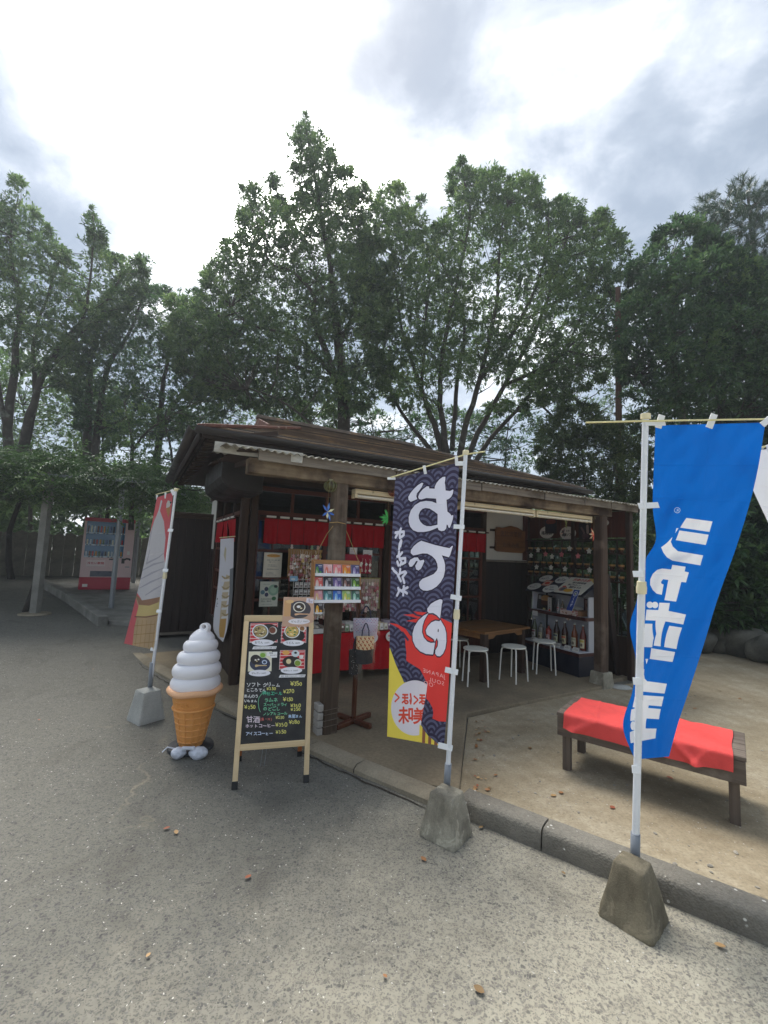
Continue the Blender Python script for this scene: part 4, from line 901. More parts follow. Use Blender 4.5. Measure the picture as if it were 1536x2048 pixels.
    bowl(1045, 660, 142, 126, (236, 236, 230), (210, 178, 96), [(232, 206, 120), (70, 120, 62), (196, 140, 80), (240, 226, 180), (160, 150, 70)])
    quad(255, 1022, 672, 1388, (226, 222, 200)); ov(450, 1250, 185, 135, (44, 50, 78)); ov(375, 1170, 95, 88, (32, 26, 30)); ov(395, 1185, 52, 46, (44, 30, 34)); ov(372, 1178, 18, 15, (236, 234, 226)); ov(425, 1170, 18, 15, (236, 234, 226)); ov(395, 1200, 14, 12, (214, 196, 140)); ov(512, 1085, 66, 58, (196, 210, 180)); ov(505, 1092, 48, 42, (122, 168, 52)); ov(532, 1220, 47, 40, (196, 210, 232)); ov(532, 1222, 30, 24, (46, 62, 92)); cv.stroke([m6(380, 1285), m6(430, 1280), m6(565, 1282)], [11, 5, 4], (206, 180, 128))
    cv.poly([m6(575, 1035), m6(768, 1032), m6(760, 1140), m6(650, 1142), m6(640, 1110), m6(572, 1105)], (232, 232, 234)); cv.text('和風', 622, 1068, 34, (60, 60, 64), map=m6); cv.text('あんみつ', 636, 1106, 30, (60, 60, 64), map=m6)
    quad(820, 1005, 1275, 1355, (214, 190, 188)); stripes(830, 1014, 1265, 1346); ov(1020, 1220, 165, 105, (34, 26, 26)); ov(925, 1050, 66, 42, (226, 166, 84)); ov(1095, 1070, 72, 62, (206, 216, 222)); ov(1098, 1055, 26, 20, (46, 44, 50)); ov(970, 1215, 56, 58, (70, 64, 58)); ov(968, 1212, 45, 46, (222, 206, 158)); ov(1135, 1240, 66, 66, (206, 212, 190)); ov(1128, 1246, 52, 50, (124, 150, 50)); ov(1200, 1130, 40, 30, (226, 222, 220))
    for x, y, rx, ry, a, b in ((510, 862, 200, 60, 'おでん', '600円'), (1062, 874, 190, 58, 'うどん', '480円'), (438, 1420, 196, 60, 'ぜんざい', '500円'), (1014, 1378, 194, 64, '抹茶セット', '700円')):
        ov(x, y, rx, ry, (232, 232, 240)); n = len(a); cv.text(a, x-rx*.74, y+16, min(52, rx*.84/n), (70, 70, 76), map=m6); cv.text(b, x+rx*.16, y+16, 34, (90, 90, 96), map=m6)
    for x0, y0, x1, y1, tx in ((342, 930, 762, 982, '味のしみたこんにゃく・大根・玉子'), (808, 1455, 1270, 1506, '抹茶・和菓子又はぜんざい・冷緑茶付')):
        quad(x0, y0, x1, y1, (226, 226, 230)); cv.text(tx, x0+14, y1-14, (x1-x0-30)/len(tx), (60, 60, 64), map=m6)
    img = cv.image('menu board print'); pm = print_mat('chalkboard', img, .35, .4)
    bw = wx-.037; a = Vector((0, -1, -k)).normalized()*.004
    m = MB(); P = [Vector((-bw, fy(zt), zt))+a, Vector((bw, fy(zt), zt))+a, Vector((bw, fy(zb), zb))+a, Vector((-bw, fy(zb), zb))+a]
    m.sheet(*P); n = Vector((0, 1, k)).normalized()*.008; Q = [p+n for p in P]; m.add(P+Q, [(4, 5, 6, 7), (0, 4, 7, 3), (5, 1, 2, 6)]); m.build('blackboard', pm, o)
    # laminated photo card clipped above
    cc = thing('menu_card', 'laminated photo card of a sweet bean bowl clipped above the blackboard', 'menu card', (-.772, 3.462, 0), rad(15.5))
    cv = Canvas(240, 260, (196, 160, 140)); cv.oval(125, 110, 92, 78, (50, 48, 66)); cv.rect(8, 30, 60, 170, (206, 160, 110)); cv.oval(50, 40, 30, 16, (222, 184, 130)); cv.oval(125, 88, 48, 46, (226, 224, 216)); cv.oval(125, 88, 40, 38, (44, 32, 32)); cv.oval(120, 84, 16, 12, (232, 232, 236)); cv.oval(140, 98, 9, 7, (226, 214, 180)); cv.stroke([(100, 152), (130, 148), (200, 150)], [9, 5, 4], (226, 178, 140)); cv.poly([(180, 6), (238, 16), (232, 56), (176, 46)], (222, 216, 232)); cv.text('冷', 188, 34, 22, (120, 110, 130)); cv.text('限定', 196, 46, 16, (120, 110, 130)); cv.oval(130, 214, 84, 26, (234, 232, 242)); cv.text('ぜんざい', 66, 222, 22, (110, 110, 120)); cv.text('500円', 160, 220, 17, (110, 110, 120))
    m = MB(); fz = lambda z: fy(Hh)-.016+.03*max(0, z-Hh)
    def cs(s, t): z = Hh+.165-t*.225; return (.02+s*.236, fz(z)-.006*math.sin(s*3.1), z)
    m.grid(cs, 6, 6); m.build('photo_print', print_mat('card print', cv.image('card print'), .15, .6), cc)
menu_board()

# ------------------------------------------------------------------ giant soft ice cream cone
def cone():
    o = thing('ice_cream_cone', 'giant plastic soft ice cream in an orange wafer cone on the tarmac', 'ice cream display', (-1.515, 3.80, 0), rad(-16))
    ORG = plain('orange wafer plastic', (226, 158, 86), .5, .05, 6, .05, 60); RIM = plain('peach rim plastic', (236, 182, 138), .5, .04, 6, .03); ICE = plain('white ice plastic', (236, 235, 240), .38, .02, 4, .0)
    m = MB(); rr = lambda z: .096+(z-.05)/.37*.075
    pr = [(.09, .03), (.096, .05)]; z = .05
    for k in range(1, 20):
        z = .05+.37*k/20; pr.append((rr(z), z))
    pr += [(.17, .425), (.18, .445), (.20, .47), (.21, .478)]
    shell = m.lathe(pr, 40).build('wafer_cone', ORG, o, smooth=True)
    for z in (.075, .125, .175, .225, .275):
        MB().tube([(math.cos(a)*(rr(z)+.001), math.sin(a)*(rr(z)+.001), z) for a in np.linspace(0, 2*math.pi, 37)], .006, 6, cap=False).build('wafer_ring', ORG, shell, smooth=True)
    for k in range(14):
        a = k/14*2*math.pi; MB().tube([(math.cos(a)*(rr(z)+.001), math.sin(a)*(rr(z)+.001), z) for z in (.06, .15, .24, .32)], .0055, 6).build('wafer_rib', ORG, shell, smooth=True)
    MB().tube([(math.cos(a)*(rr(.335)+.004), math.sin(a)*(rr(.335)+.004), .335) for a in np.linspace(0, 2*math.pi, 41)], .0115, 8, cap=False).build('collar', ORG, shell, smooth=True)
    m = MB(); wv = lambda a: .005*math.sin(a*5)
    def rimf(s, t):
        a = -s*2*math.pi; b = t*2*math.pi; return ((.200+.020*math.cos(b))*math.cos(a), (.200+.020*math.cos(b))*math.sin(a), .478+.023*math.sin(b)*(1.1)+wv(a))
    m.grid(rimf, 48, 12).build('rim', RIM, o, smooth='all')
    # embossed oval and name
    af = rad(-74); em = MB(); cp = lambda x, z, e=.004: ((rr(z)+e)*math.cos(af+x/.165), (rr(z)+e)*math.sin(af+x/.165), z)
    em.tube([cp(.105*math.cos(t), .385+.030*math.sin(t), .002) for t in np.linspace(0, 2*math.pi, 33)], .003, 6, cap=False)
    for i, ch in enumerate('TOMI'):
        L = {'T': [[(-1, 1), (1, 1)], [(0, 1), (0, -1)]], 'O': [[(math.cos(t)*.95, math.sin(t)) for t in np.linspace(0, 6.283, 13)]], 'M': [[(-1, -1), (-.8, 1), (0, -.3), (.8, 1), (1, -1)]], 'I': [[(0, 1), (0, -1)]]}[ch]
        for st in L: em.tube([cp(-.062+i*.04+x*.0135, .385+y*.0145, .002) for x, y in st], .003, 5)
    em.build('embossed_name', ORG, shell, smooth=True)
    # the swirl: a stack of leaning rolls with a hanging eye
    m = MB(); lv = [(.197, .465), (.193, .572), (.170, .675), (.138, .774)]; hh = [.118, .114, .110, .102]; off = [(0, 0), (.004, 0), (.012, 0), (.022, .0)]
    na = 48; prof = []
    for i, ((r_, z_), h_) in enumerate(zip(lv, hh)):
        for b in np.linspace(-.42*math.pi, .42*math.pi, 11): prof.append((r_-.046+.046*math.cos(b), z_+h_*.5+h_*.5*math.sin(b)/math.sin(.42*math.pi), off[i]))
    vs = []; fs = []
    for r_, z_, of in prof:
        for k in range(na):
            a = 2*math.pi*k/na; tilt = .012*math.cos(a+.6); q = min(1, max(0, (z_-.49)/.06)); vs.append((of[0]+r_*math.cos(a), of[1]+r_*math.sin(a), z_+tilt*q))
    for i in range(len(prof)-1):
        for k in range(na): fs.append((i*na+k, i*na+(k+1) % na, (i+1)*na+(k+1) % na, (i+1)*na+k))
    fs.append(tuple((len(prof)-1)*na+k for k in range(na))); m.add(vs, fs)
    swirl = m.build('swirl', ICE, o, smooth='all')
    m = MB(); cx = .03
    m.lathe([(.088, .860), (.100, .872), (.102, .888), (.094, .908), (.076, .930), (.054, .950), (.034, .962)], 32, (cx, 0, 0))
    m.build('swirl_tip', ICE, o, smooth=True)
    m = MB(); n = 30; ou = []; inn = []
    for k in range(n):
        a = 2*math.pi*k/n; ou.append((cx+.022+.043*math.cos(a), .978+.036*math.sin(a)+(.0 if math.sin(a) > 0 else math.sin(a)*.03))); inn.append((cx+.022+.0185*math.cos(a), .985+.0165*math.sin(a)))
    vs = [(x, y, z) for y in (-.022, .022) for x, z in ou+inn]; fs = []
    for k in range(n):
        k2 = (k+1) % n; fs += [(k, k2, n+k2, n+k), (2*n+k, 3*n+k, 3*n+k2, 2*n+k2), (k, 2*n+k, 2*n+k2, k2), (n+k, n+k2, 3*n+k2, 3*n+k)]
    e_ = m.add(vs, fs).build('hanging_eye', ICE, o, smooth=True, bevel=.008, seg=3)
    MB().lathe([(.165, .0), (.178, .006), (.175, .028), (.12, .034), (0, .034)], 36).build('foot_disc', plain('dark rubber', (52, 54, 58), .7, .1, 8, .05), o, smooth=True)
    # two sand bags in white plastic, knotted together
    PB = plain('thin white bag plastic', (206, 210, 220), .35, .10, 14, .5, 26)
    b = thing('plastic_weight', 'white plastic bags knotted together as a weight at the cone foot', 'plastic bag', (-1.455, 3.615, 0), rad(4))
    for sx, sc in ((-1, (.058, .046, .043)), (1, (.074, .050, .047))):
        bm = bmesh.new(); bmesh.ops.create_icosphere(bm, subdivisions=4, radius=1)
        for v_ in bm.verts:
            p = v_.co.copy(); w = max(0, -sx*p.x); f = 1-.42*w**2; n_ = mnoise.noise(p*2.1)*.16-abs(mnoise.noise(Vector((p.x*1.6, p.y*6, p.z*6))))*.30+.05
            v_.co = Vector((p.x*sc[0]+sx*.074, p.y*sc[1]*(f+n_), max(-.9, p.z)*sc[2]*(f+n_)+.042))
        me = bpy.data.meshes.new('bag'); bm.to_mesh(me); bm.free(); me.polygons.foreach_set('use_smooth', [True]*len(me.polygons)); link('bag', me, b, PB)
    MB().tube([(-.04, -.01, .075), (-.01, -.015, .083), (.02, -.012, .082), (.045, -.008, .076)], [.02, .014, .014, .02], 8).build('knot', PB, b, smooth=True)
    MB().tube([(-.12, .03, .06), (-.17, .02, .075), (-.20, .0, .045)], .005, 6).build('loose_end', PB, b, smooth=True)
cone()

# ------------------------------------------------------------------ bench with red cloth
def bench():
    o = thing('bench', 'weathered grey timber bench standing in the sand yard', 'bench', (1.442, 3.652, 0), math.atan2(2.923-3.652, 2.363-1.442))
    Lb, Db, z = 1.175, .56, .45       # x along the front edge, y to the back
    for k in range(4): box('seat_board', WOOD_BENCH, o, .0, Lb, .003+k*.14, .137+k*.14, z-.026, z, .004)
    box('apron', WOOD_BENCH, o, .004, Lb-.004, .008, .034, z-.175, z-.029, .004); box('apron', WOOD_BENCH, o, .004, Lb-.004, Db-.036, Db-.010, z-.175, z-.029, .004)
    box('end_board', WOOD_BENCH, o, .006, .032, .035, Db-.037, z-.14, z-.029, .004); box('end_board', WOOD_BENCH, o, Lb-.032, Lb-.006, .035, Db-.037, z-.14, z-.029, .004)
    for x in (.036, Lb-.096):
        for y in (.036, Db-.098): box('leg', WOOD_BENCHZ, o, x, x+.058, y, y+.058, 0, z-.03, .004)
    c = thing('bench_cloth', 'red cloth spread over the weathered bench', 'cloth', (1.442, 3.652, 0), o.rotation_euler.z)
    m = MB(); dr = .105; path = [(Db-.03, z+.004), (Db*.5, z+.005), (.01, z+.004), (-.006, z-.004), (-.009, z-.05), (-.010, z-dr)]
    d = [0]
    for a, b in zip(path[:-1], path[1:]): d.append(d[-1]+math.dist(a, b))
    tt = [q/d[-1] for q in d]
    def f(s, t):
        y = np.interp(t, tt, [p[0] for p in path]); zz = np.interp(t, tt, [p[1] for p in path]); x = .055+s*(Lb-.125)
        hang = max(0, (t-tt[2])/(1-tt[2])); fl = hang*(.010*math.sin(s*9+1)+.005*math.sin(s*23)+.034*math.exp(-((s-.66-.16*hang)/.03)**2)+.026*math.exp(-((s-.25+.18*hang)/.04)**2)+.020*math.exp(-((s-.90+.1*hang)/.025)**2))
        sag = .016*math.sin(s*3.1)*hang+.004*math.sin(s*11)*hang
        wr = .012*max(0, mnoise.noise(Vector((x*4+y*5, y*3-x*2, 3))))*(1-hang)+.004*mnoise.noise(Vector((x*16+y*9, y*11, 1)))*(1-hang)+.002+.006*max(0, 1-abs((s-.145)-.10*(t))*60)*(1-hang)
        return (x+.004*math.sin(t*9), y-abs(fl), zz-sag+max(0, wr))
    m.grid(f, 120, 40); m.build('cloth', RED_BENCH, c, smooth='all')
bench()
# ------------------------------------------------------------------ trees, shrubs, vines
def inpoly(P, x, y):
    P = np.asarray(P, float); c = np.zeros(len(x), bool); q = np.roll(P, -1, 0)
    for (x0, y0), (x1, y1) in zip(P, q):
        m = ((y0 > y) != (y1 > y)); 
        with np.errstate(divide='ignore', invalid='ignore'): c ^= m & (x < (x1-x0)*(y-y0)/(y1-y0)+x0)
    return c
def edgedist(P, x, y):
    P = np.asarray(P, float); q = np.roll(P, -1, 0); best = np.full(len(x), 1e9)
    for a, b in zip(P, q):
        d = b-a; L = max(1e-9, d@d); t = np.clip(((x-a[0])*d[0]+(y-a[1])*d[1])/L, 0, 1); best = np.minimum(best, np.hypot(x-a[0]-t*d[0], y-a[1]-t*d[1]))
    return best
def at_arr(px, py, d): return _C + np.asarray(d)[:, None]*(((px-768)/CAM_F)[:, None]*_R - ((py-1024)/CAM_F)[:, None]*_U + _F)
def norm(a): return a/np.maximum(1e-9, np.linalg.norm(a, axis=1))[:, None]
def leaf_mat(name, dark, mid, light, transl=.44, gloss=.42):
    t = NT(name); a = t.n('ShaderNodeAttribute'); a.attribute_name = 'tint'
    col = t.ramp(a.outputs['Fac'], [(0, srgb(*dark)), (.5, srgb(*mid)), (1, srgb(*light))])
    t.set(col, gloss, None, 0, .45)
    tr = t.n('ShaderNodeBsdfTranslucent'); t.l(t.mix(.5, col, srgb(120, 150, 60), 'MULTIPLY') if False else col, tr.inputs[0])
    mx = t.n('ShaderNodeMixShader'); mx.inputs[0].default_value = transl; t.l(t.bsdf.outputs[0], mx.inputs[1]); t.l(tr.outputs[0], mx.inputs[2]); t.l(mx.outputs[0], t.out.inputs[0]); return t.mat
LEAF_BAY = leaf_mat('bayberry leaf', (58, 80, 52), (96, 124, 76), (136, 158, 94))
LEAF_BAY2 = leaf_mat('broad evergreen leaf', (60, 84, 50), (100, 130, 74), (142, 164, 92))
LEAF_DARK = leaf_mat('dark evergreen leaf', (46, 70, 50), (74, 106, 68), (114, 142, 84))
LEAF_WIST = leaf_mat('wisteria leaf', (40, 62, 34), (74, 104, 56), (122, 146, 84))
LEAF_BAMB = leaf_mat('bamboo leaf', (44, 62, 34), (78, 98, 54), (118, 132, 76))
NEEDLE = leaf_mat('pine needle', (34, 54, 42), (54, 80, 58), (84, 108, 74), .2)
BARK = plain('grey brown bark', (64, 58, 50), .9, .25, 6, .6, 40, dirt=((104, 106, 96), 4, .56))
BARK_DARK = plain('dark bark', (48, 43, 38), .9, .25, 6, .6, 40, dirt=((82, 84, 76), 4, .58))
def fast_mesh(name, V, per, tint=None):
    n = len(V); me = bpy.data.meshes.new(name); me.vertices.add(n); me.vertices.foreach_set('co', V.astype(np.float32).ravel())
    F = np.asarray(per); me.loops.add(F.size); me.loops.foreach_set('vertex_index', F.astype(np.int32).ravel())
    me.polygons.add(len(F)); me.polygons.foreach_set('loop_start', np.arange(0, F.size, F.shape[1], dtype=np.int32))
    try: me.polygons.foreach_set('loop_total', np.full(len(F), F.shape[1], np.int32))
    except Exception: pass
    if tint is not None:
        a = me.attributes.new('tint', 'FLOAT', 'POINT'); a.data.foreach_set('value', tint.astype(np.float32))
    me.update(calc_edges=True); return me
def leaves(name, base, d, L, Wd, mat, parent, rng, tint, fold=.25, droop=.12):
    """one folded, pointed leaf per row"""
    n = len(base); d = norm(d); L = L*rng.uniform(.7, 1.2, n)[:, None]; Wd = Wd*rng.uniform(.75, 1.2, n)[:, None]
    upv = norm(np.tile([0, 0, 1.], (n, 1))+rng.normal(0, .45, (n, 3))); s = norm(np.cross(d, upv)); nn = np.cross(s, d)
    b = base; tip = b+d*L-np.array([0, 0, 1.])*L*droop; m = b+d*L*.48+nn*Wd*.0; lf = m+s*Wd*.5+nn*Wd*fold; rt = m-s*Wd*.5+nn*Wd*fold
    V = np.stack([b, lf, tip, rt], 1).reshape(-1, 3); k = np.arange(n)*4
    F = np.stack([np.stack([k, k+2, k+1], 1), np.stack([k, k+3, k+2], 1)], 1).reshape(-1, 3)
    me = fast_mesh(name, V, F, np.repeat(np.clip(tint, 0, 1), 4))
    o = link(name, me, parent, mat); o['kind'] = 'stuff'; return o
def clump_leaves(C, Rr, twigs, per, rng, bias=.45, out=None, whorl=.75):
    """twigs standing on the shell of each clump; leaves whorled round each twig end"""
    n = len(C); twigs = int(twigs*1.75); N = n*twigs; ci = np.repeat(np.arange(n), twigs)
    d = rng.normal(0, 1, (N, 3)); d[:, 2] += bias
    if out is not None: d += out[ci]*.5
    d = norm(d); q = rng.uniform(.25, 1.05, N)**.6; p = C[ci]+d*(Rr[ci]*q)[:, None]*np.array([1, 1, .72])
    td = norm(d+rng.normal(0, .4, (N, 3))+np.array([0, 0, .25])); li = np.repeat(np.arange(N), per); M = N*per
    k = rng.uniform(0, 1, M); r = norm(np.cross(td[li], rng.normal(0, 1, (M, 3))))
    b = p[li]+td[li]*(k[:, None]-.6)*.13; dd = td[li]*(.55+.5*k[:, None])+r*whorl
    tint = np.clip(rng.normal(.38, .16, n)[ci][li]+rng.normal(0, .13, M)+.18*(k-.5)+.10*d[li][:, 2], 0, 1)
    return b, dd, tint
def limb_mesh(limbs, twigs, mat, parent, name='trunk'):
    m = MB()
    for pts, r0, r1 in limbs:
        P = [Vector(p) for p in pts]; n = len(P)-1; Q = []; R_ = []
        for i in range(n):
            a, b = P[max(i-1, 0)], P[i]; c, e = P[i+1], P[min(i+2, n)]
            for k in range(5):
                t = k/5; Q.append(.5*((2*b)+(c-a)*t+(2*a-5*b+4*c-e)*t*t+(3*b-a-3*c+e)*t**3)); 
        Q.append(P[-1]); L = len(Q)
        Q = [q+Vector((mnoise.noise(q*1.7), mnoise.noise(q*1.7+Vector((9, 0, 0))), 0))*.05 for q in Q]
        m.tube(Q, [r0+(r1-r0)*(i/(L-1))**.8 for i in range(L)], 9, cap=True)
    for a, b, r in twigs:
        a, b = Vector(a), Vector(b); mid = a.lerp(b, .5)+Vector((0, 0, -.06*(b-a).length))+Vector((mnoise.noise(a), mnoise.noise(b), 0))*.12
        m.tube([a, mid, b], [r, r*.65, r*.25], 5, cap=False)
    return m.build(name, mat, parent, smooth='all')
def tree(name, label, D, poly, limbs, sp=36, R=.5, thick=3., twigs=18, per=8, L=.125, Wd=.036, mat=None, seed=1, hole=.42, hs=.011, group=None, bark=None, layers=1.0, cat='tree', spray=(), trim=0, density=None, lowhole=0, base=None, tshift=0, bias=.45):
    rng = np.random.default_rng(seed); P = np.asarray(poly, float); x0, y0 = P.min(0); x1, y1 = P.max(0)
    gx, gy = np.meshgrid(np.arange(x0, x1, sp), np.arange(y0, y1, sp*.9)); gx = np.tile(gx.ravel(), 2 if layers > 1.5 else 1).astype(float); gy = np.tile(gy.ravel(), 2 if layers > 1.5 else 1).astype(float)
    gx += rng.uniform(-.6, .6, len(gx))*sp; gy += rng.uniform(-.6, .6, len(gy))*sp
    ok = inpoly(P, gx, gy); gx, gy = gx[ok], gy[ok]; ed = edgedist(P, gx, gy)
    rpx = R*CAM_F/D
    nz = np.array([mnoise.noise(Vector((a*hs, b*hs*1.25, seed*3.7)))*.5+.5+.25*mnoise.noise(Vector((a*hs*2.6, b*hs*2.6, seed))) for a, b in zip(gx, gy)])
    low = np.clip((gy-y0)/(y1-y0), 0, 1)
    keep = nz > hole-.20+lowhole*low
    keep |= (ed < rpx*.7) & (low < .55) & (rng.random(len(gx)) < .8)
    gx, gy, ed = gx[keep], gy[keep], ed[keep]
    dm = np.clip(ed/110, 0, 1)**.6; dep = D+rng.uniform(-.5, .5, len(gx))*thick*(.25+.75*dm)
    C = at_arr(gx, gy, dep); Rr = 1.4*R*np.clip(ed/rpx, .3, 1)*rng.uniform(.7, 1.25, len(gx))
    cen = C.mean(0); out = norm(C-cen)
    B, d, t = clump_leaves(C, Rr, twigs, per, rng, bias, out)
    if len(spray):                                            # upright leader shoots
        sb, sdv, stt = [], [], []
        for sx, sy, hgt in spray:
            top = np.array(at(sx, sy, D)); k = 26 if hgt > .5 else 16
            for q in range(k):
                f = q/k; p = top-np.array([0, 0, hgt])*f+rng.normal(0, .02+.10*f, 3)*np.array([1, 1, .5])
                for e in range(7):
                    sb.append(p); a = rng.normal(0, 1, 3); a[2] = abs(a[2])*.6+.5; sdv.append(a); stt.append(rng.normal(.45, .12))
        B = np.vstack([B, np.array(sb)]); d = np.vstack([d, np.array(sdv)]); t = np.r_[t, np.array(stt)]
    loc = Vector(base) if base is not None else Vector(limbs[0][0][0] if isinstance(limbs[0][0][0], Vector) else at(*limbs[0][0][0]))
    o = thing(name, label, cat, loc, 0, group); lv = np.array(loc)
    LM = []
    for pts, r0, r1 in limbs: LM.append(([Vector(at(*p)) if not isinstance(p, Vector) else p for p in pts], r0, r1))
    # twigs: from each clump to the nearest limb
    S = np.array([list(a.lerp(b, k/4)) for pts, _, _ in LM for a, b in zip(pts[:-1], pts[1:]) for k in range(4)]); tw = []
    for i in range(len(C)):
        if rng.random() > .8: continue
        dz = S-C[i]; dist = np.linalg.norm(dz, axis=1)+np.clip(dz[:, 2], 0, 9)*1.5; j = int(dist.argmin())
        if dist[j] < 3.2: tw.append((S[j]-lv, C[i]-lv, .010+.006*dist[j]))
    limb_mesh([([p-loc for p in pts], r0, r1) for pts, r0, r1 in LM], tw, bark or BARK, o)
    leaves('crown', B-lv, d, L, Wd, mat, o, rng, t+tshift)
    return o
G_ = 'evergreen trees behind the shop'
def V3(x, y, z): return Vector((x, y, z))
# centre tree: one tall leader, wide skirts
tree('evergreen_tree', 'tallest tree with a pointed leader rising above the shop roof', 12.0,
     [(345,640),(340,590),(400,605),(415,535),(442,520),(452,490),(480,480),(472,440),(492,420),(486,368),(515,378),(545,345),(562,390),(572,415),(600,400),(588,330),(588,275),(600,240),(622,262),(640,285),(664,300),(668,338),(706,338),(690,385),(730,372),(716,440),(752,470),(785,600),(780,760),(720,830),(560,840),(470,800),(380,760),(330,700)],
     [([(690,1010,12),(688,840,12),(682,740,11.9),(672,650,11.8),(668,600,11.8),(652,480,11.8),(630,360,11.8),(612,250,11.8)], .21, .015), ([(686,800,12),(650,700,11.6),(628,640,11.5),(625,590,11.4),(590,545,11.3),(535,520,11.2),(525,420,11.3)], .11, .012),
      ([(684,780,12),(640,720,11.5),(580,670,11.2),(500,650,11),(450,600,11)], .085, .012), ([(680,770,12),(600,735,12.4),(520,690,12.6),(430,650,12.5)], .075, .012), ([(675,700,12),(705,620,12.2),(720,520,12.3),(715,440,12.3)], .07, .012), ([(690,880,12),(640,860,11),(560,800,10.8),(470,770,10.8)], .06, .01), ([(672,640,11.8),(640,560,12.5),(610,470,12.5)], .05, .01)],
     sp=27, R=.42, thick=3.6, twigs=14, per=8, mat=LEAF_BAY, seed=3, hole=.40, spray=[(612,226,.9),(545,346,.6),(500,368,.4),(704,338,.4),(730,372,.35),(415,535,.5),(452,492,.4)], lowhole=.16, group=G_, layers=2)
# right of it: a fan of many stems
st = [(858,900),(880,905),(902,900),(925,905),(945,905)]
tree('evergreen_tree', 'broad tree fanning out in many thin stems right of the tallest tree', 12.6,
     [(722,560),(722,440),(742,385),(790,366),(850,398),(832,432),(868,452),(900,430),(904,345),(922,320),(945,352),(986,336),(1012,366),(1050,346),(1086,360),(1072,412),(1130,398),(1172,410),(1160,442),(1200,420),(1216,452),(1258,486),(1262,505),(1242,560),(1262,640),(1246,740),(1130,800),(980,830),(860,830),(770,800),(730,700)],
     [([(905,1010,12.6),(880,890,12.6),(845,780,12.6),(800,640,12.6),(785,470,12.6)], .13, .015), ([(905,1010,12.6),(890,880,12.4),(880,760,12.3),(900,620,12.2),(940,440,12.2),(925,350,12.2)], .12, .012), ([(910,1010,12.6),(925,880,12.4),(960,760,12.2),(990,620,12.1),(1000,480,12.1),(1020,380,12.1)], .12, .012),
      ([(915,1010,12.6),(945,890,12.6),(1010,770,12.4),(1080,640,12.3),(1120,520,12.3),(1150,430,12.3)], .11, .012), ([(915,1010,12.6),(965,900,12.8),(1050,800,12.9),(1140,680,12.9),(1210,520,12.9)], .10, .012), ([(900,1010,12.6),(860,900,12.8),(800,820,12.9),(755,700,12.8),(740,500,12.8)], .10, .012), ([(905,900,12.6),(915,760,12.9),(930,640,13),(880,520,13),(840,440,13)], .08, .012), ([(960,760,12.2),(1040,640,12),(1090,520,12),(1100,420,12)], .07, .01), ([(845,780,12.6),(850,640,12.3),(860,520,12.3)], .06, .01), ([(1010,770,12.4),(1110,720,12),(1190,640,12),(1235,580,12)], .06, .01)],
     sp=27, R=.40, thick=3.4, twigs=14, per=8, mat=LEAF_BAY2, seed=8, hole=.36, spray=[(920,322,.6),(986,338,.5),(1050,348,.5),(790,368,.4),(1130,400,.35),(1200,424,.3)], lowhole=.20, group=G_, layers=2)
# far left group
tree('evergreen_tree', 'sparse tree of several bare stems at the far left edge', 12.5,
     [(-120,420),(0,395),(28,350),(62,368),(76,440),(112,470),(140,525),(176,480),(184,412),(206,442),(216,520),(246,515),(288,520),(286,580),(236,640),(230,700),(200,760),(120,780),(60,740),(-120,780)],
     [([(25,1000,12.5),(15,860,12.5),(30,720,12.5),(38,600,12.4),(20,500,12.4),(35,390,12.4)], .16, .012), ([(30,960,12.5),(60,830,12.4),(100,720,12.3),(165,640,12.2),(180,560,12.2),(188,430,12.2)], .13, .012), ([(35,960,12.5),(70,800,12.7),(68,680,12.8),(105,560,12.8),(130,490,12.8)], .10, .012), ([(20,900,12.5),(-10,740,12.3),(-30,600,12.3)], .1, .012), ([(100,720,12.3),(150,680,12.6),(215,600,12.6),(250,530,12.6)], .07, .01)],
     sp=29, R=.37, thick=3, twigs=13, per=8, mat=LEAF_BAY, seed=12, hole=.44, spray=[(30,352,.6),(185,414,.6),(246,516,.4),(286,524,.3)], lowhole=.22, group=G_, layers=2)
tree('evergreen_tree', 'dark twin trunked tree between the far left stems and the shop', 13.5,
     [(150,700),(190,640),(240,560),(290,520),(300,580),(330,572),(360,600),(400,582),(420,620),(470,650),(480,780),(440,880),(330,880),(220,880),(150,860)],
     [([(178,1010,13.5),(175,860,13.5),(180,740,13.5),(195,640,13.5),(240,560,13.4)], .17, .015), ([(182,1010,13.5),(195,860,13.5),(215,740,13.4),(260,660,13.3),(300,560,13.3)], .15, .012), ([(300,1010,13.2),(318,880,13.2),(325,780,13.2),(345,680,13.2),(360,610,13.2)], .14, .012), ([(318,880,13.2),(360,790,13),(420,720,13),(440,650,13)], .08, .012), ([(195,860,13.5),(260,830,13.2),(300,780,13.1)], .06, .01)],
     sp=28, R=.42, thick=3, twigs=14, per=8, mat=LEAF_DARK, seed=17, hole=.38, spray=[(400,584,.4),(330,574,.4)], lowhole=.2, group=G_, layers=2)
tree('evergreen_tree', 'thin low tree with hanging leaves left of the shop roof', 11.5,
     [(215,800),(260,780),(330,800),(420,760),(470,800),(455,850),(410,860),(380,930),(330,970),(250,960),(210,900)],
     [([(262,1060,11.5),(265,900,11.5),(258,850,11.5),(245,800,11.5)], .07, .012), ([(360,1060,11.8),(345,920,11.8),(330,840,11.8),(360,790,11.8)], .05, .01), ([(265,900,11.5),(310,850,11.3),(400,800,11.2)], .04, .008)],
     sp=34, R=.38, thick=2, twigs=15, per=8, L=.10, mat=LEAF_BAY2, seed=21, hole=.46, group=G_, layers=1)
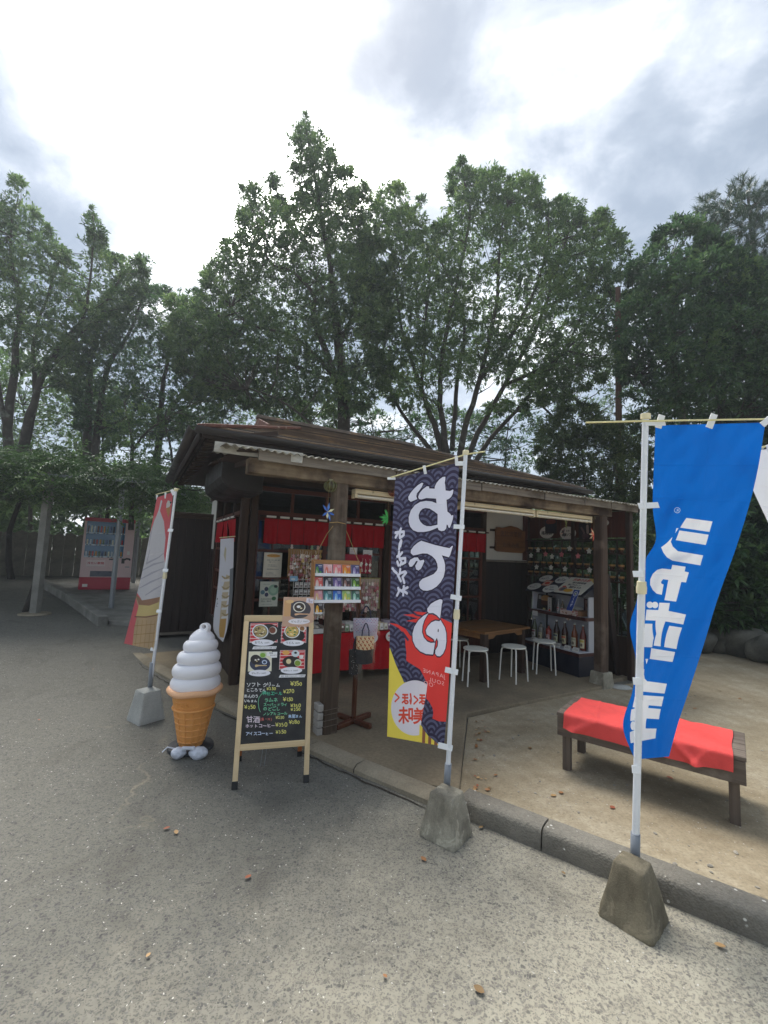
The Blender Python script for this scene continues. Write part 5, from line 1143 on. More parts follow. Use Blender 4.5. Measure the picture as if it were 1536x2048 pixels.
# right: dark evergreen in front of a pine
tree('evergreen_tree', 'dark bushy evergreen at right behind the blue banner', 10.5,
     [(1236,640),(1256,600),(1266,522),(1300,505),(1312,470),(1350,432),(1372,444),(1400,455),(1440,480),(1500,520),(1620,560),(1620,870),(1500,880),(1400,860),(1310,880),(1262,850),(1240,760)],
     [([(1400,1130,10.5),(1370,860,10.5),(1350,740,10.5),(1345,600,10.5),(1340,500,10.4)], .13, .012), ([(1440,1130,10.5),(1440,860,10.6),(1460,700,10.6),(1500,580,10.6)], .12, .012), ([(1355,760,10.5),(1310,690,10.3),(1275,600,10.3)], .06, .01), ([(1440,860,10.6),(1510,800,10.3),(1580,700,10.3)], .06, .01), ([(1362,820,10.5),(1310,800,10.2),(1265,740,10.2)], .05, .01)],
     sp=27, R=.40, thick=3, twigs=15, per=8, L=.12, mat=LEAF_DARK, seed=25, hole=.30, spray=[(1266,524,.35),(1312,472,.35),(1350,434,.35),(1372,446,.3)], lowhole=.2, group=G_, layers=2)
# undergrowth behind and beside the shop
tree('leafy_shrub', 'dense leafy bush with narrow leaves rising behind the right end of the roof', 10.5,
     [(1075,900),(1085,850),(1130,810),(1190,820),(1240,860),(1290,880),(1300,1010),(1250,1060),(1150,1020),(1090,960)], [([(1180,1110,10.5),(1170,960,10.5),(1160,860,10.5)], .05, .01), ([(1185,1110,10.5),(1220,980,10.5),(1240,890,10.5)], .05, .01)],
     sp=30, R=.34, thick=2, twigs=18, per=8, L=.13, Wd=.028, mat=LEAF_BAMB, seed=31, hole=.22, group='bushes round the shop', cat='bush', layers=2)
tree('leafy_shrub', 'dark thicket of small leaves filling the gap over the roof ridge', 14.5,
     [(560,860),(620,800),(760,820),(880,830),(1000,800),(1080,840),(1100,960),(1000,960),(860,920),(700,890)], [([(760,1050,14.5),(750,900,14.5),(740,830,14.5)], .06, .01), ([(1000,1050,14.5),(1010,920,14.5),(1020,840,14.5)], .06, .01)],
     sp=36, R=.5, thick=3, twigs=15, per=7, L=.13, Wd=.04, mat=LEAF_DARK, seed=33, hole=.28, group='bushes round the shop', cat='bush', layers=2)
tree('leafy_shrub', 'wide dark tangle of branches behind the wooden pole', 14.0,
     [(1020,800),(1080,740),(1160,700),(1240,740),(1330,760),(1420,800),(1560,800),(1580,1100),(1340,1100),(1240,960),(1120,900)], [([(1250,1120,14),(1230,900,14),(1130,780,14),(1070,770,14)], .10, .012), ([(1400,1120,14),(1390,940,14),(1330,800,14)], .10, .012), ([(1130,860,13.5),(1080,810,13.4),(1040,800,13.4)], .05, .01)],
     sp=36, R=.5, thick=3, twigs=15, per=7, L=.12, mat=LEAF_BAY, seed=37, hole=.38, group='bushes round the shop', cat='bush', layers=1)
tree('leafy_shrub', 'dark broad leaved bush above the boulders at right', 9.2,
     [(1380,1010),(1440,960),(1500,985),(1600,980),(1620,1230),(1500,1240),(1410,1260),(1360,1200),(1350,1080)], [([(1470,1300,9.2),(1475,1160,9.2),(1470,1040,9.2)], .04, .01), ([(1540,1300,9.2),(1550,1160,9.2),(1570,1020,9.2)], .04, .01)],
     sp=30, R=.32, thick=1.6, twigs=14, per=8, L=.16, Wd=.06, mat=LEAF_DARK, seed=41, hole=.22, group='bushes round the shop', cat='bush', layers=2)
tree('leafy_shrub', 'low green bush with large glossy leaves in front of the boulders', 8.3,
     [(1405,1170),(1440,1130),(1500,1120),(1545,1150),(1545,1235),(1470,1262),(1415,1235)], [([(1478,1292,8.3),(1478,1220,8.3),(1475,1160,8.3)], .02, .006)],
     sp=26, R=.24, thick=.9, twigs=9, per=7, L=.20, Wd=.065, mat=LEAF_WIST, seed=43, hole=.1, group='bushes round the shop', cat='bush', layers=1)
tree('leafy_shrub', 'loose bush seen through the lattice at the right end of the porch', 8.4,
     [(1060,1075),(1270,1050),(1310,1100),(1320,1260),(1290,1300),(1200,1290),(1080,1250)], [([(1200,1330,8.6),(1195,1220,8.6),(1180,1110,8.6)], .03, .008), ([(1285,1330,8.4),(1285,1200,8.4),(1280,1080,8.4)], .03, .008)],
     sp=30, R=.30, thick=1.0, twigs=13, per=7, L=.15, Wd=.03, mat=LEAF_BAMB, seed=47, hole=.3, group='bushes round the shop', cat='bush', layers=1)
tree('leafy_shrub', 'dark hedge of small leaves along the back of the sandy yard', 12.5,
     [(1290,1010),(1360,980),(1480,1000),(1640,1000),(1640,1250),(1460,1260),(1330,1250),(1280,1150)], [([(1350,1300,12.5),(1350,1180,12.5),(1345,1060,12.5)], .05, .01), ([(1500,1300,12.5),(1510,1160,12.5),(1510,1050,12.5)], .05, .01)],
     sp=30, R=.5, thick=2.5, twigs=16, per=7, L=.14, Wd=.05, mat=LEAF_DARK, seed=49, hole=.12, group='bushes round the shop', cat='bush', layers=2)
tree('leafy_shrub', 'leafy bush showing between the left roof corner and the tallest tree', 13.8,
     [(370,800),(430,760),(520,770),(600,800),(700,830),(700,900),(520,900),(380,940),(350,880)], [([(430,1050,13.8),(440,900,13.8),(450,800,13.8)], .06, .01), ([(600,1050,13.8),(590,900,13.8),(580,830,13.8)], .06, .01)],
     sp=36, R=.5, thick=3, twigs=13, per=7, L=.13, Wd=.04, mat=LEAF_BAY2, seed=52, hole=.30, group='bushes round the shop', cat='bush', layers=2)
tree('leafy_shrub', 'pale leafy thicket behind the far left stems above the pergola', 16,
     [(-120,720),(40,700),(180,740),(260,800),(260,920),(-120,920)], [([(60,1060,16),(60,900,16),(40,780,16)], .08, .012), ([(-60,1060,16),(-60,900,16),(-70,780,16)], .08, .012), ([(200,1060,16),(205,900,16),(200,830,16)], .07, .012)],
     sp=32, R=.6, thick=3, twigs=13, per=7, L=.15, Wd=.05, mat=LEAF_BAY2, seed=57, hole=.40, group='bushes round the shop', cat='bush', layers=2)
# far off greenery that closes the view between the trunks
def far_woods():
    rng = np.random.default_rng(77); B, Dd, T = [], [], []
    for a in np.linspace(-62, 62, 62):
        for k in range(9):
            dist = rng.uniform(21, 30); an = rad(a+rng.uniform(-2, 2)); x, y = dist*math.sin(an), dist*math.cos(an); h = rng.uniform(.2, 4.0)*(1 if abs(a+20) > 9 else .55)
            c = np.array([[x, y, gz(x, y)+h]]); b, d, t = clump_leaves(c, np.array([rng.uniform(.8, 1.2)]), 20, 6, rng); B.append(b); Dd.append(d); T.append(t)
    o = leaves('far_woods', np.vstack(B), np.vstack(Dd),   .34, .14, LEAF_BAY, None, rng, np.concatenate(T)); tag(o, None, None, kind='stuff')
far_woods()
def pine():
    rng = np.random.default_rng(5); D = 11.6
    P = [(1385,470),(1392,412),(1412,376),(1440,402),(1460,372),(1490,346),(1520,372),(1560,350),(1650,340),(1680,700),(1600,860),(1500,900),(1420,820),(1395,640)]
    limbs = [([(1560,1200,D),(1540,900,D),(1530,700,D),(1510,520,D),(1495,380,D)], .16, .02), ([(1535,800,D),(1470,700,D-.6),(1420,600,D-.8),(1410,430,D-.6)], .07, .012), ([(1530,720,D),(1600,600,D-.5),(1640,430,D-.5)], .07, .012), ([(1535,820,D),(1480,840,D-1),(1430,860,D-1.4)], .05, .01), ([(1540,860,D),(1610,830,D-.9),(1660,800,D-1.2)], .05, .01)]
    o = thing('pine_tree', 'tall pine with long brushy needle tufts at the right edge', 'tree', at(1560, 1200, D), 0, G_); loc = o.location.copy()
    LM = [([Vector(at(*p)) for p in pts], a, b) for pts, a, b in limbs]
    x0, y0 = np.min(P, 0); x1, y1 = np.max(P, 0); gx, gy = np.meshgrid(np.arange(x0, x1, 20.), np.arange(y0, y1, 20.)); gx = np.tile(gx.ravel(), 4)+rng.uniform(-12, 12, gx.size*4); gy = np.tile(gy.ravel(), 4)+rng.uniform(-12, 12, gy.size*4)
    ok = inpoly(P, gx, gy); gx, gy = gx[ok], gy[ok]; C = at_arr(gx, gy, D+rng.uniform(-1.6, 1.2, len(gx)))
    extra = at_arr(rng.uniform(1420, 1600, 60), rng.uniform(1000, 1150, 60), rng.uniform(8.5, 9.6, 60)); C = np.vstack([C, extra])
    S = np.array([list(a.lerp(b, k/4)) for pts, _, _ in LM for a, b in zip(pts[:-1], pts[1:]) for k in range(4)]); tw = []
    for i in range(0, len(C)-60, 4):
        j = int(np.linalg.norm(S-C[i], axis=1).argmin()); tw.append((S[j]-np.array(loc), C[i]-np.array(loc), .014))
    limb_mesh([([p-loc for p in pts], a, b) for pts, a, b in LM], tw, BARK_DARK, o)
    n = len(C); per = 64; ci = np.repeat(np.arange(n), per); ax = norm(rng.normal(0, .5, (n, 3))+np.array([0, 0, 1.0])); M = n*per
    k = rng.uniform(0, 1, M); r = norm(np.cross(ax[ci], rng.normal(0, 1, (M, 3)))); b = C[ci]+ax[ci]*((k-.7)*.24)[:, None]; d = norm(ax[ci]*.8+r*.75)
    s = norm(np.cross(d, rng.normal(0, 1, (M, 3))))*.0062; L = rng.uniform(.13, .22, M)[:, None]
    V = np.stack([b-s, b+s, b+d*L], 1).reshape(-1, 3)-np.array(loc); F = (np.arange(M)*3)[:, None]+np.array([0, 1, 2]); tn = np.clip(rng.normal(.42, .14, n)[ci]+rng.normal(0, .1, M), 0, 1)
    q = link('needles', fast_mesh('needles', V, F, np.repeat(tn, 3)), o, NEEDLE); q['kind'] = 'stuff'
pine()
def pole():
    o = thing('wooden_pole', 'slender reddish brown wooden pole standing among the trees', 'pole', (0, 0, 0)); D = 11.4; base = at(1238, 1100, D); base.z = 0; o.location = base
    top = at(1236, 575, D); m = MB(); m.tube([(0, 0, 0), ((top.x-base.x)*.5, (top.y-base.y)*.5, top.z*.5), (top.x-base.x, top.y-base.y, top.z)], [.095, .08, .062], 12); m.build('pole_shaft', wood('weathered red pole', (92, 66, 56), (132, 100, 86), 2, rough=.85), o, smooth=True)
    m = MB()
    for z in (2.2, 4.1, 5.6): m.lathe([(.10, z), (.102, z+.05)], 12)
    m.build('steel_band', STEEL, o, smooth=True)
pole()
# ------------------------------------------------------------------ wisteria pergola at left, fence, vending machine
def pergola():
    o = thing('pergola', 'pergola roofed with wisteria vines over the tarmac at left', 'pergola', (-6.6, 8.6, .24))
    L = o.location.copy(); T = Matrix.Translation(-L)
    def part(nm, mt, p, q, w, h=None, bv=.006):
        m = MB(); m.T = T; m.bar(p, q, w, h); return m.build(nm, mt, o, bevel=bv)
    p = part('concrete_post', CONC_POST, (-6.62, 8.62, .235), (-6.62, 8.62, 3.0), .13); m = MB(); m.T = T; m.lathe([(.27, .236), (.25, .262), (.09, .268)], 20, (-6.62, 8.62, 0)); m.build('post_footing', EDGE, p, smooth=True)
    m = MB(); m.T = T; m.tube([(-5.62, 9.37, .24), (-5.62, 9.37, 2.95)], .05, 12).build('steel_post', STEEL, o, smooth=True)
    m = MB(); m.T = T; m.tube([(-7.4, 13.3, .45), (-7.4, 13.3, 2.95)], .06, 12).build('steel_post', STEEL, o, smooth=True)
    m = MB(); m.T = T; m.bar((-10.9, 9.7, .4), (-10.9, 9.7, 2.95), .13).build('concrete_post', CONC_POST, o, bevel=.006)
    for k in range(7): part('cross_pole', STEEL, (-13.5, 6.6+k*1.05, 2.92), (-4.9, 8.9+k*.95, 2.92), .05)
    for k in range(5): part('rafter', WOOD_DARKV, (-12.5+k*1.75, 6.2+k*.5, 2.98), (-13.2+k*1.8, 14.2+k*.25, 2.98), .06)
    rng = np.random.default_rng(9); n = 1150; a = rng.random(n); b = rng.random(n); x = -13.6+a*8.9; y = 6.2+a*1.9+b*(7.8-a*1.2); z = 3.14+rng.normal(0, .15, n)+.14*np.array([mnoise.noise(Vector((q*.9, w*.9, 0))) for q, w in zip(x, y)])
    fr = b < .10; z[fr] -= rng.uniform(0, .5, fr.sum()); rt = a > .93; z[rt] -= rng.uniform(0, .4, rt.sum())
    C = np.stack([x, y, z], 1); tw = 9; per = 13; B, d, t = [], [], []
    N = n*tw; ci = np.repeat(np.arange(n), tw); dd = norm(rng.normal(0, 1, (N, 3))*np.array([1, 1, .45])+np.array([0, -.15, -.1])); p0 = C[ci]+rng.normal(0, .22, (N, 3))*np.array([1, 1, .5])
    li = np.repeat(np.arange(N), per); k = np.tile(np.arange(per), N)/per; side = np.where(np.tile(np.arange(per), N) % 2 == 0, 1, -1)
    s = norm(np.cross(dd, np.array([0, 0, 1.]))); bb = p0[li]+dd[li]*(k*.34)[:, None]-np.array([0, 0, 1])*(k**2*.10)[:, None]; ld = s[li]*side[:, None]+dd[li]*.6-np.array([0, 0, .35])
    q = leaves('vine_leaves', bb-np.array(L), ld, .085, .036, LEAF_WIST, o, rng, np.clip(rng.normal(.42, .16, n)[ci][li]+rng.normal(0, .1, N*per), 0, 1))
    tws = []
    for k in range(46):
        a, b = rng.random(), rng.random(); x = -13+a*8.2; y = 6.6+a*1.8+b*6.6; tws.append((np.array([x, y, 2.98])-np.array(L), np.array([x+rng.normal(0, 1.1), y+rng.normal(0, .9), 2.98+rng.normal(0, .12)])-np.array(L), .022))
    for lm in [([V3(-6.9, 8.75, .25)-L, V3(-6.85, 8.9, 1.2)-L, V3(-6.75, 8.8, 2.2)-L, V3(-6.9, 9.2, 3.0)-L], .05, .03), ([V3(-10.3, 12.4, .5)-L, V3(-10.4, 12.3, 1.6)-L, V3(-10.1, 12.2, 3.0)-L], .09, .05), ([V3(-8.6, 13.6, .5)-L, V3(-8.5, 13.5, 1.6)-L, V3(-8.3, 13.2, 3.0)-L], .08, .05)]: limb_mesh([lm], [], BARK_DARK, o, 'vine_stem')
    limb_mesh([], tws, BARK_DARK, o, 'vine_twigs')['kind'] = 'stuff'
pergola()
def fence():
    o = thing('fence', 'fence of pale weathered boards with pointed tops behind the vending machine', 'fence', (-10.7, 13.3, .6)); L = o.location.copy()
    m0 = concrete_mat('fence board', (128, 124, 112), (92, 90, 82), 3); a = Vector((-12.6, 11.9, .6)); b = Vector((-6.3, 15.9, .6)); n = 25; src = None
    w = (b-a).length/n; rz = math.atan2((b-a).y, (b-a).x)
    for k in range(n):
        if src is None:
            m = MB(); q = w*.488; pr = [(-q, 0), (q, 0), (q, 1.27), (0, 1.34), (-q, 1.27)]; m.add([(x, -.03, z) for x, z in pr]+[(x, .03, z) for x, z in pr], [(0, 1, 2, 3, 4), (9, 8, 7, 6, 5)]+[(i, 5+i, 5+(i+1) % 5, (i+1) % 5) for i in range(5)])
            src = m.build('fence_board', m0, o, bevel=.008); c = src
        else: c = src.copy(); COL.objects.link(c)
        p = a.lerp(b, (k+.5)/n); c.location = p-L+Vector((0, 0, random.uniform(-.03, .02)-.02)); c.rotation_euler = (random.uniform(-.012, .012), random.uniform(-.012, .012), rz)
    for z in (.35, 1.0): bar('rail', m0, o, a-L+Vector((-.03, .06, z)), b-L+Vector((-.03, .06, z)), .05, .07)
fence()
def vending():
    rz = math.atan2(11.703-11.156, 7.567-6.593); o = thing('vending_machine', 'pale pink drinks vending machine with red base and three rows of cans', 'vending machine', (-7.567, 11.156, .435), rz)
    PINK = plain('pale pink enamel', (214, 184, 182), .35, .04, 4, .02); REDM = plain('red enamel', (176, 40, 62), .35, .05, 4, .02); PLINTH = concrete_mat('plinth', (120, 116, 106), (90, 86, 78), 4)
    w, d, h = 1.12, .72, 1.86
    box('plinth', PLINTH, o, .02, w-.02, .03, d, -.06, .02); box('case', PINK, o, 0, w, 0.04, d, .024, h-.004, .012)
    box('base_panel', REDM, o, .0, w, 0, .04, .03, .34, .006); box('top_panel', REDM, o, .0, w, 0, .04, h-.10, h-.006, .006); box('door_panel', PINK, o, .0, w, 0.003, .04, .342, .84, .004)
    box('side_column', PINK, o, .905, w, .003, .04, .842, h-.102, .004); box('side_column', PINK, o, 0, .05, .003, .04, .842, h-.102, .004)
    wd = box('display_window', glass_mat('display glass', (.86, .93, .97), .35), o, .052, .902, .004, .010, .842, h-.102, 0)
    box('display_back', plain('display back', (84, 132, 168), .5, .06, 4, 0), o, .052, .902, .034, .039, .842, h-.102, 0)
    for j, z in enumerate((.86, 1.16, 1.46)):
        box('can_shelf', WHITE_PL, o, .052, .902, .012, .034, z-.016, z+.018, .003)
        for k in range(12):
            c = [(196, 206, 214), (54, 96, 150), (190, 60, 60), (226, 222, 200), (70, 120, 86), (120, 70, 50), (40, 44, 60), (222, 160, 60)][(k*5+j*3) % 8]
            mm = CANS.setdefault(c, plain('can %d %d %d' % c, c, .3, .05, 6, 0, metal=.2)); hh = .17 if j == 2 else .12
            MB().lathe([(.017, 0), (.021, .006), (.021, hh-.02), (.012 if j == 2 else .018, hh)], 10, (.095+k*.069, .0225, z+.02)).build('sample_can' if hh < .15 else 'sample_bottle', mm, o, smooth=True)
            if j < 3: pass
        for k in range(12): box('button', BLACK if (k+j) % 3 else WHITE_PL, o, .075+k*.069, .115+k*.069, -.003, .012, z-.012, z+.006, .001)
    box('delivery_flap', plain('grey flap', (66, 78, 96), .3, .1, 4, 0), o, .22, .74, -.004, .003, .36, .50, .006)
    cv = Canvas(220, 120, (224, 204, 202)); cv.text('冷たい飲物', 10, 76, 40, (176, 40, 50), grow=1); cv.rect(4, 4, 216, 8, (190, 150, 150)); cv.rect(4, 112, 216, 116, (190, 150, 150))
    m = MB(); m.sheet((.12, .0005, .80), (.52, .0005, .80), (.52, .0005, .60), (.12, .0005, .60)); m.build('print_panel', print_mat('vending print', cv.image('vending print'), .3), o)
    box('coin_slot', BLACK, o, .88, .95, -.008, .003, .70, .83, .004); box('coin_handle', STEEL, o, .97, 1.07, -.012, .003, .60, .625, .004); box('price_sticker', PAPER, o, .99, 1.05, .0, .003, .93, 1.02, .001)
    box('note_slot', BLACK, o, .60, .70, -.006, .003, .785, .82, .003); box('sticker', PAPER, o, .08, .19, -.003, .0, .10, .17, .001)
    MB().tube([(.945, -.004, .80), (.99, -.012, .83), (1.05, -.012, .82), (1.07, -.004, .79)], .022, 8).build('change_lever', BLACK, o, smooth=True)
    b = thing('recycling_bin', 'dark blue bin for empty cans beside the vending machine', 'bin', (-6.25, 11.75, .40), rz)
    box('bin_body', plain('dark blue plastic', (42, 48, 84), .45, .1, 5, .05), b, 0, .38, 0, .38, 0, .62, .02); m = MB(); m.lathe([(.20, .622), (.22, .66), (.2, .74), (.1, .80), (0, .81)], 20, (.19, .19, 0)); m.build('bin_lid', BLACK, b, smooth=True)
CANS = {}
vending()
def shed():
    o = thing('storage_cupboard', 'tall dark boarded cupboard standing against the left wall of the shop', 'cupboard', H(-1.28, 4.60, .07), TH)
    w, d, h = .90, .55, 2.17
    for k in range(7): box('front_board', WOOD_BLACK, o, k*w/7+.002, (k+1)*w/7-.002, -.004, .02, .12, h-.10, .003)
    box('body', WOOD_BLACK, o, .01, w-.01, .021, d, .06, h-.05, .004); box('top_board', WOOD_DARKU, o, -.03, w+.03, -.04, d+.02, h-.05, h, .006); box('top_moulding', WOOD_DARKU, o, -.005, w+.005, -.02, .018, h-.098, h-.052, .004); box('bottom_rail', WOOD_GREY, o, 0, w, -.006, .03, .075, .118, .004)
    box('foot', WOOD_DARK, o, .03, .1, .03, d-.02, -.03, .06); box('foot', WOOD_DARK, o, w-.1, w-.03, .03, d-.02, -.03, .06)
shed()
ORD = 'first second third fourth fifth sixth seventh eighth ninth tenth eleventh twelfth thirteenth fourteenth fifteenth sixteenth'.split()
# ------------------------------------------------------------------ porch: curtains, lamps, hanging things
def HP(u, v, z): return H(u, v, z)
def hthing(name, label, cat, u, v, z, group=None, rz=0): return thing(name, label, cat, H(u, v, z), TH+rz, group)
def noren(label, u0, v0, z, n, w, h, along, gap=.003, seed=0, open_=()):
    o = hthing('shop_curtain', label, 'curtain', u0, v0, z, 'red shop curtains', 0 if along == 'u' else rad(90)); r = random.Random(seed)
    tube('curtain_rod', WOOD_DARKU, o, [(-.06, 0, 0), (n*w+.06, 0, 0)], .011, 8); src = []
    for k in range(n):
        m = MB(); ph = r.uniform(0, 6); tw = (.10 if k in open_ else 0)
        def f(s, t):
            x = k*w+gap+s*(w-2*gap); y = -.012-.012*math.sin(s*6.3+ph)*t-.008*math.sin(s*13+ph)*t-tw*t*s*.6
            return (x+tw*.25*t*(s-.5), y, -.028-t*h-.006*math.sin(ph+s*3)*t)
        m.grid(f, 10, 12); c = m.build('curtain_panel', RED, o, smooth='all')
        for q in (.26, .74): MB().tube([(k*w+w*q, -.010, -.03), (k*w+w*q, -.014, -.005), (k*w+w*q, .0, .014), (k*w+w*q, .014, -.005)], .004, 5, cap=False).build('loop', PAPER, c) if False else None
        MB().box(k*w+w*.14, k*w+w*.86, -.0125, .0125, -.0125, .0125).build('loop_band', PAPER, c, bevel=.004)
noren('long red cloth shop curtain hanging over the doors left of the navy banner', -.23, 1.86, 2.075, 10, .1765, .315, 'u', seed=2)
noren('short red cloth shop curtain between the navy banner and the white wall', 2.90, 1.86, 2.08, 3, .20, .305, 'u', seed=5)
noren('red cloth curtain with parted panels hanging on the left side wall', -.52, 2.26, 2.072, 5, .32, .305, 'v', seed=9, open_=(1,))
def side_banner():
    L = H(-.5, 3.0, 1.76); dl = float((np.array(H(-.56, 2.86, 1.2))-_C) @ _F); dr = float((np.array(H(-.56, 2.05, 1.2))-_C) @ _F)
    rows = [(0, (441, 1078, dl), (468, 1076, dr)), (.25, (438.5, 1140, dl), (466.5, 1140, dr)), (.5, (433, 1192, dl), (465, 1190, dr)), (.75, (427, 1240, dl), (459, 1238, dr)), (.9, (428, 1262, dl), (452, 1266, dr)), (1, (436, 1275, dl-.03), (446, 1284, dr+.03))]
    cl = Cloth(rows, lambda s, t: -.05*math.sin(s*5+.6)*(.3+t)-.02*math.sin(s*13))
    W_, H_ = 160, 560; cv = Canvas(W_, H_, (222, 222, 228)); K = crop(400, 1040, 5.69); f = lambda x, y: cl.inv(*K(x, y), W_, H_); P = lambda l: [f(*q) for q in l]
    cv.poly(P([(300, 620), (345, 640), (300, 960), (270, 1330), (225, 1330), (240, 960), (260, 760)]), (206, 190, 160))
    for y in (640, 760, 860, 960, 1060): cv.stroke(P([(250, y), (290, y+30), (335, y)]), [3, 7, 3], (176, 158, 120)); cv.stroke(P([(250, y+50), (330, y+45)]), 7, (230, 228, 226))
    cv.poly(P([(230, 1130), (300, 1120), (270, 1340), (225, 1330)]), (200, 160, 96)); cv.poly(P([(285, 300), (300, 330), (290, 480), (270, 400)]), (200, 190, 160)); cv.oval(*f(197, 897), 4, 5, (40, 40, 50))
    cv.poly(P([(340, 560), (390, 540), (385, 1000), (300, 1400), (272, 1380), (320, 1000)]), (122, 126, 130))
    for x, y in ((200, 930), (192, 960)): cv.stroke(P([(x, y), (x-10, y+20), (x+5, y+25)]), 1.2, (90, 90, 100))
    o = thing('wall_banner', 'long white banner with soft ice print sagging beside the left side door', 'banner', L, 0); m = MB(); m.T = Matrix.Translation(-L); m.grid(lambda s, t: cl.point(s, t), 14, 40); m.build('cloth', cloth_mat('side banner print', cv.image('side banner print'), transl=.2), o, smooth='all')
    m = MB(); m.T = Matrix.Translation(-L); m.tube([cl.point(-.08, 0)+Vector((0, 0, .02)), cl.point(1.08, 0)+Vector((0, 0, .02))], .006, 6); m.build('hanging_rod', CREAM_BAR, o)
side_banner()
def lamps():
    for i, (u0, u1, lb) in enumerate(((.19, 1.45, 'yellowed double fluorescent fitting under the beam left of the navy banner'), (1.50, 2.68, 'yellowed fluorescent fitting under the beam just right of the navy banner'), (2.70, 3.78, 'rusty end fluorescent fitting reaching the right porch post'))):
        o = hthing('fluorescent_lamp', lb, 'lamp', u0, .10, 2.265, 'fluorescent lamps under the porch beam'); w = u1-u0
        box('fitting', LAMPM, o, 0, w, -.045, .045, -.035, .012, .006)
        for y in (-.03, .03):
            tube('lamp_tube', TUBEG, o, [(.03, y, -.058), (w-.03, y, -.058)], .0135, 10)
            for x in (.0, w-.03): box('lamp_holder', LAMPM, o, x, x+.03, y-.014, y+.014, -.078, -.036, .004)
lamps()
def hang():
    cols = {'clear green': (150, 156, 110), 'orange': (190, 96, 60)}
    for px, py, D, c, lb in ((661, 972, 4.05, (150, 150, 84), 'yellow green glass lantern ball hanging beside the left porch post'), (788, 983, 4.45, (186, 92, 62), 'orange glass lantern ball half behind the navy banner'), (1130, 1026, 6.0, (126, 128, 104), 'dull green glass lantern ball left of the right porch post'), (1192, 1033, 6.1, (160, 140, 80), 'amber glass lantern ball at the top of the right porch post')):
        p = at(px, py, D); o = thing('glass_lantern', lb, 'lantern', p, TH, 'glass lantern balls under the beam'); R_ = .056; G2 = glass_mat('lantern glass %d' % px, tuple(min(1, x/150) for x in c), .5, .08); RB = plain('lantern rib %d' % px, tuple(int(x*.7) for x in c), .4, .1, 8, 0)
        MB().lathe([(R_*math.sin(t), -R_*.92*math.cos(t)) for t in np.linspace(.35, math.pi-.35, 12)], 20).build('glass_ball', G2, o, smooth=True)
        m = MB()
        for k in range(9):
            a = k/9*6.283; m.tube([((R_+.002)*math.sin(t)*math.cos(a), (R_+.002)*math.sin(t)*math.sin(a), -R_*.94*math.cos(t)) for t in np.linspace(.3, math.pi-.3, 9)], .0042, 5)
        m.build('ribs', RB, o, smooth=True); MB().lathe([(.022, .046), (.022, .062), (0, .062)], 12).build('lantern_cap', plain('dull brass', (150, 142, 112), .4, .1, 8, 0, metal=.5), o)
        MB().tube([(0, 0, .06), (0, 0, .16)], .0015, 4).build('hanging_wire', STRING, o)
    def birds(px, py, D, lb, cs, s, rot, kind):
        p = at(px, py, D); o = thing('paper_ornament', lb, 'paper ornament', p, TH+rot, 'folded paper ornaments hanging in the porch'); m_ = [plain('paper %d %d %d' % c, c, .6, .05, 8, 0) for c in cs]
        r = random.Random(int(px)); n = 7
        for k in range(n):
            a = rad(-150+k*46+r.uniform(-10, 10)) if kind == 'star' else rad(110+k*23); L_ = s*r.uniform(.75, 1.1); d = Vector((math.cos(a), r.uniform(-.3, .3), math.sin(a))); q = Vector((-math.sin(a), 0, math.cos(a)))*s*.13
            y = Vector((0, .012, 0)); MB().add([Vector((0, 0, 0))-y*.2, d*L_*.5+q-y*.3, d*L_, d*L_*.5-q-y*.3, d*L_*.5+y*.7], [(0, 1, 2), (0, 2, 3), (0, 4, 2)]).build('paper_fold', m_[k % len(m_)], o)
        MB().tube([(0, 0, 0), (0, .0, s*2.3)], .001, 4).build('thread', STRING, o)
    birds(655, 1024, 4.0, 'blue and cream folded paper star hanging left of the left porch post', [(64, 110, 190), (214, 210, 170), (84, 130, 204)], .088, 0, 'star')
    birds(776, 1036, 4.6, 'green folded paper spray hanging behind the navy banner edge', [(50, 160, 70), (70, 180, 84)], .11, .2, 'fan')
    birds(1188, 1069, 6.0, 'orange and cream folded paper fish hanging on the right porch post', [(206, 92, 70), (214, 190, 150)], .10, 0, 'fan')
    birds(1131, 1048, 6.1, 'yellow green folded paper strip hanging under the lamp fitting', [(170, 176, 110), (120, 130, 80)], .08, .4, 'star')
    birds(1128, 1065, 6.2, 'black folded paper bird hanging in front of a white oval sign', [(30, 28, 30), (186, 150, 140), (30, 28, 30)], .09, 0, 'fan')
hang()
# ------------------------------------------------------------------ notices on the glass, signs on the wall
def flat(name, label, cat, u, v, z, w, h, cv, face='-v', th=.004, group=None, rough=.5, tilt=0, rz=0, shape=None, part='sheet', mat=None, edge=None):
    """a printed card or board whose print faces the porch; u, v, z is its centre"""
    r = {'-v': 0, '-u': rad(-90)}[face]+rz; o = hthing(name, label, cat, u, v, z, group, r); mt = mat or print_mat(label[:36], cv.image(label[:50]), rough)
    ct, st = math.cos(tilt), math.sin(tilt); q = lambda x, y, zz: (x, y*ct+zz*st, zz*ct-y*st); m = MB()
    if shape == 'oval': pts = [(w/2*math.cos(a), h/2*math.sin(a)) for a in np.linspace(0, 2*math.pi, 32, endpoint=False)]
    elif shape: pts = [(x*w, y*h) for x, y in shape]
    else: pts = [(-w/2, -h/2), (w/2, -h/2), (w/2, h/2), (-w/2, h/2)]
    n = len(pts); uv = [(.5+x/w, .5+y/h) for x, y in pts]
    m.add([q(x, -th/2, y) for x, y in pts], [tuple(range(n))], [uv]); m.mi = 1
    m.add([q(x, -th/2, y) for x, y in pts]+[q(x, th/2, y) for x, y in pts], [tuple(range(n, 2*n))[::-1]]+[(i, n+i, n+(i+1) % n, (i+1) % n) for i in range(n)])
    m.build(part, [mt, edge or PAPER], o); return o
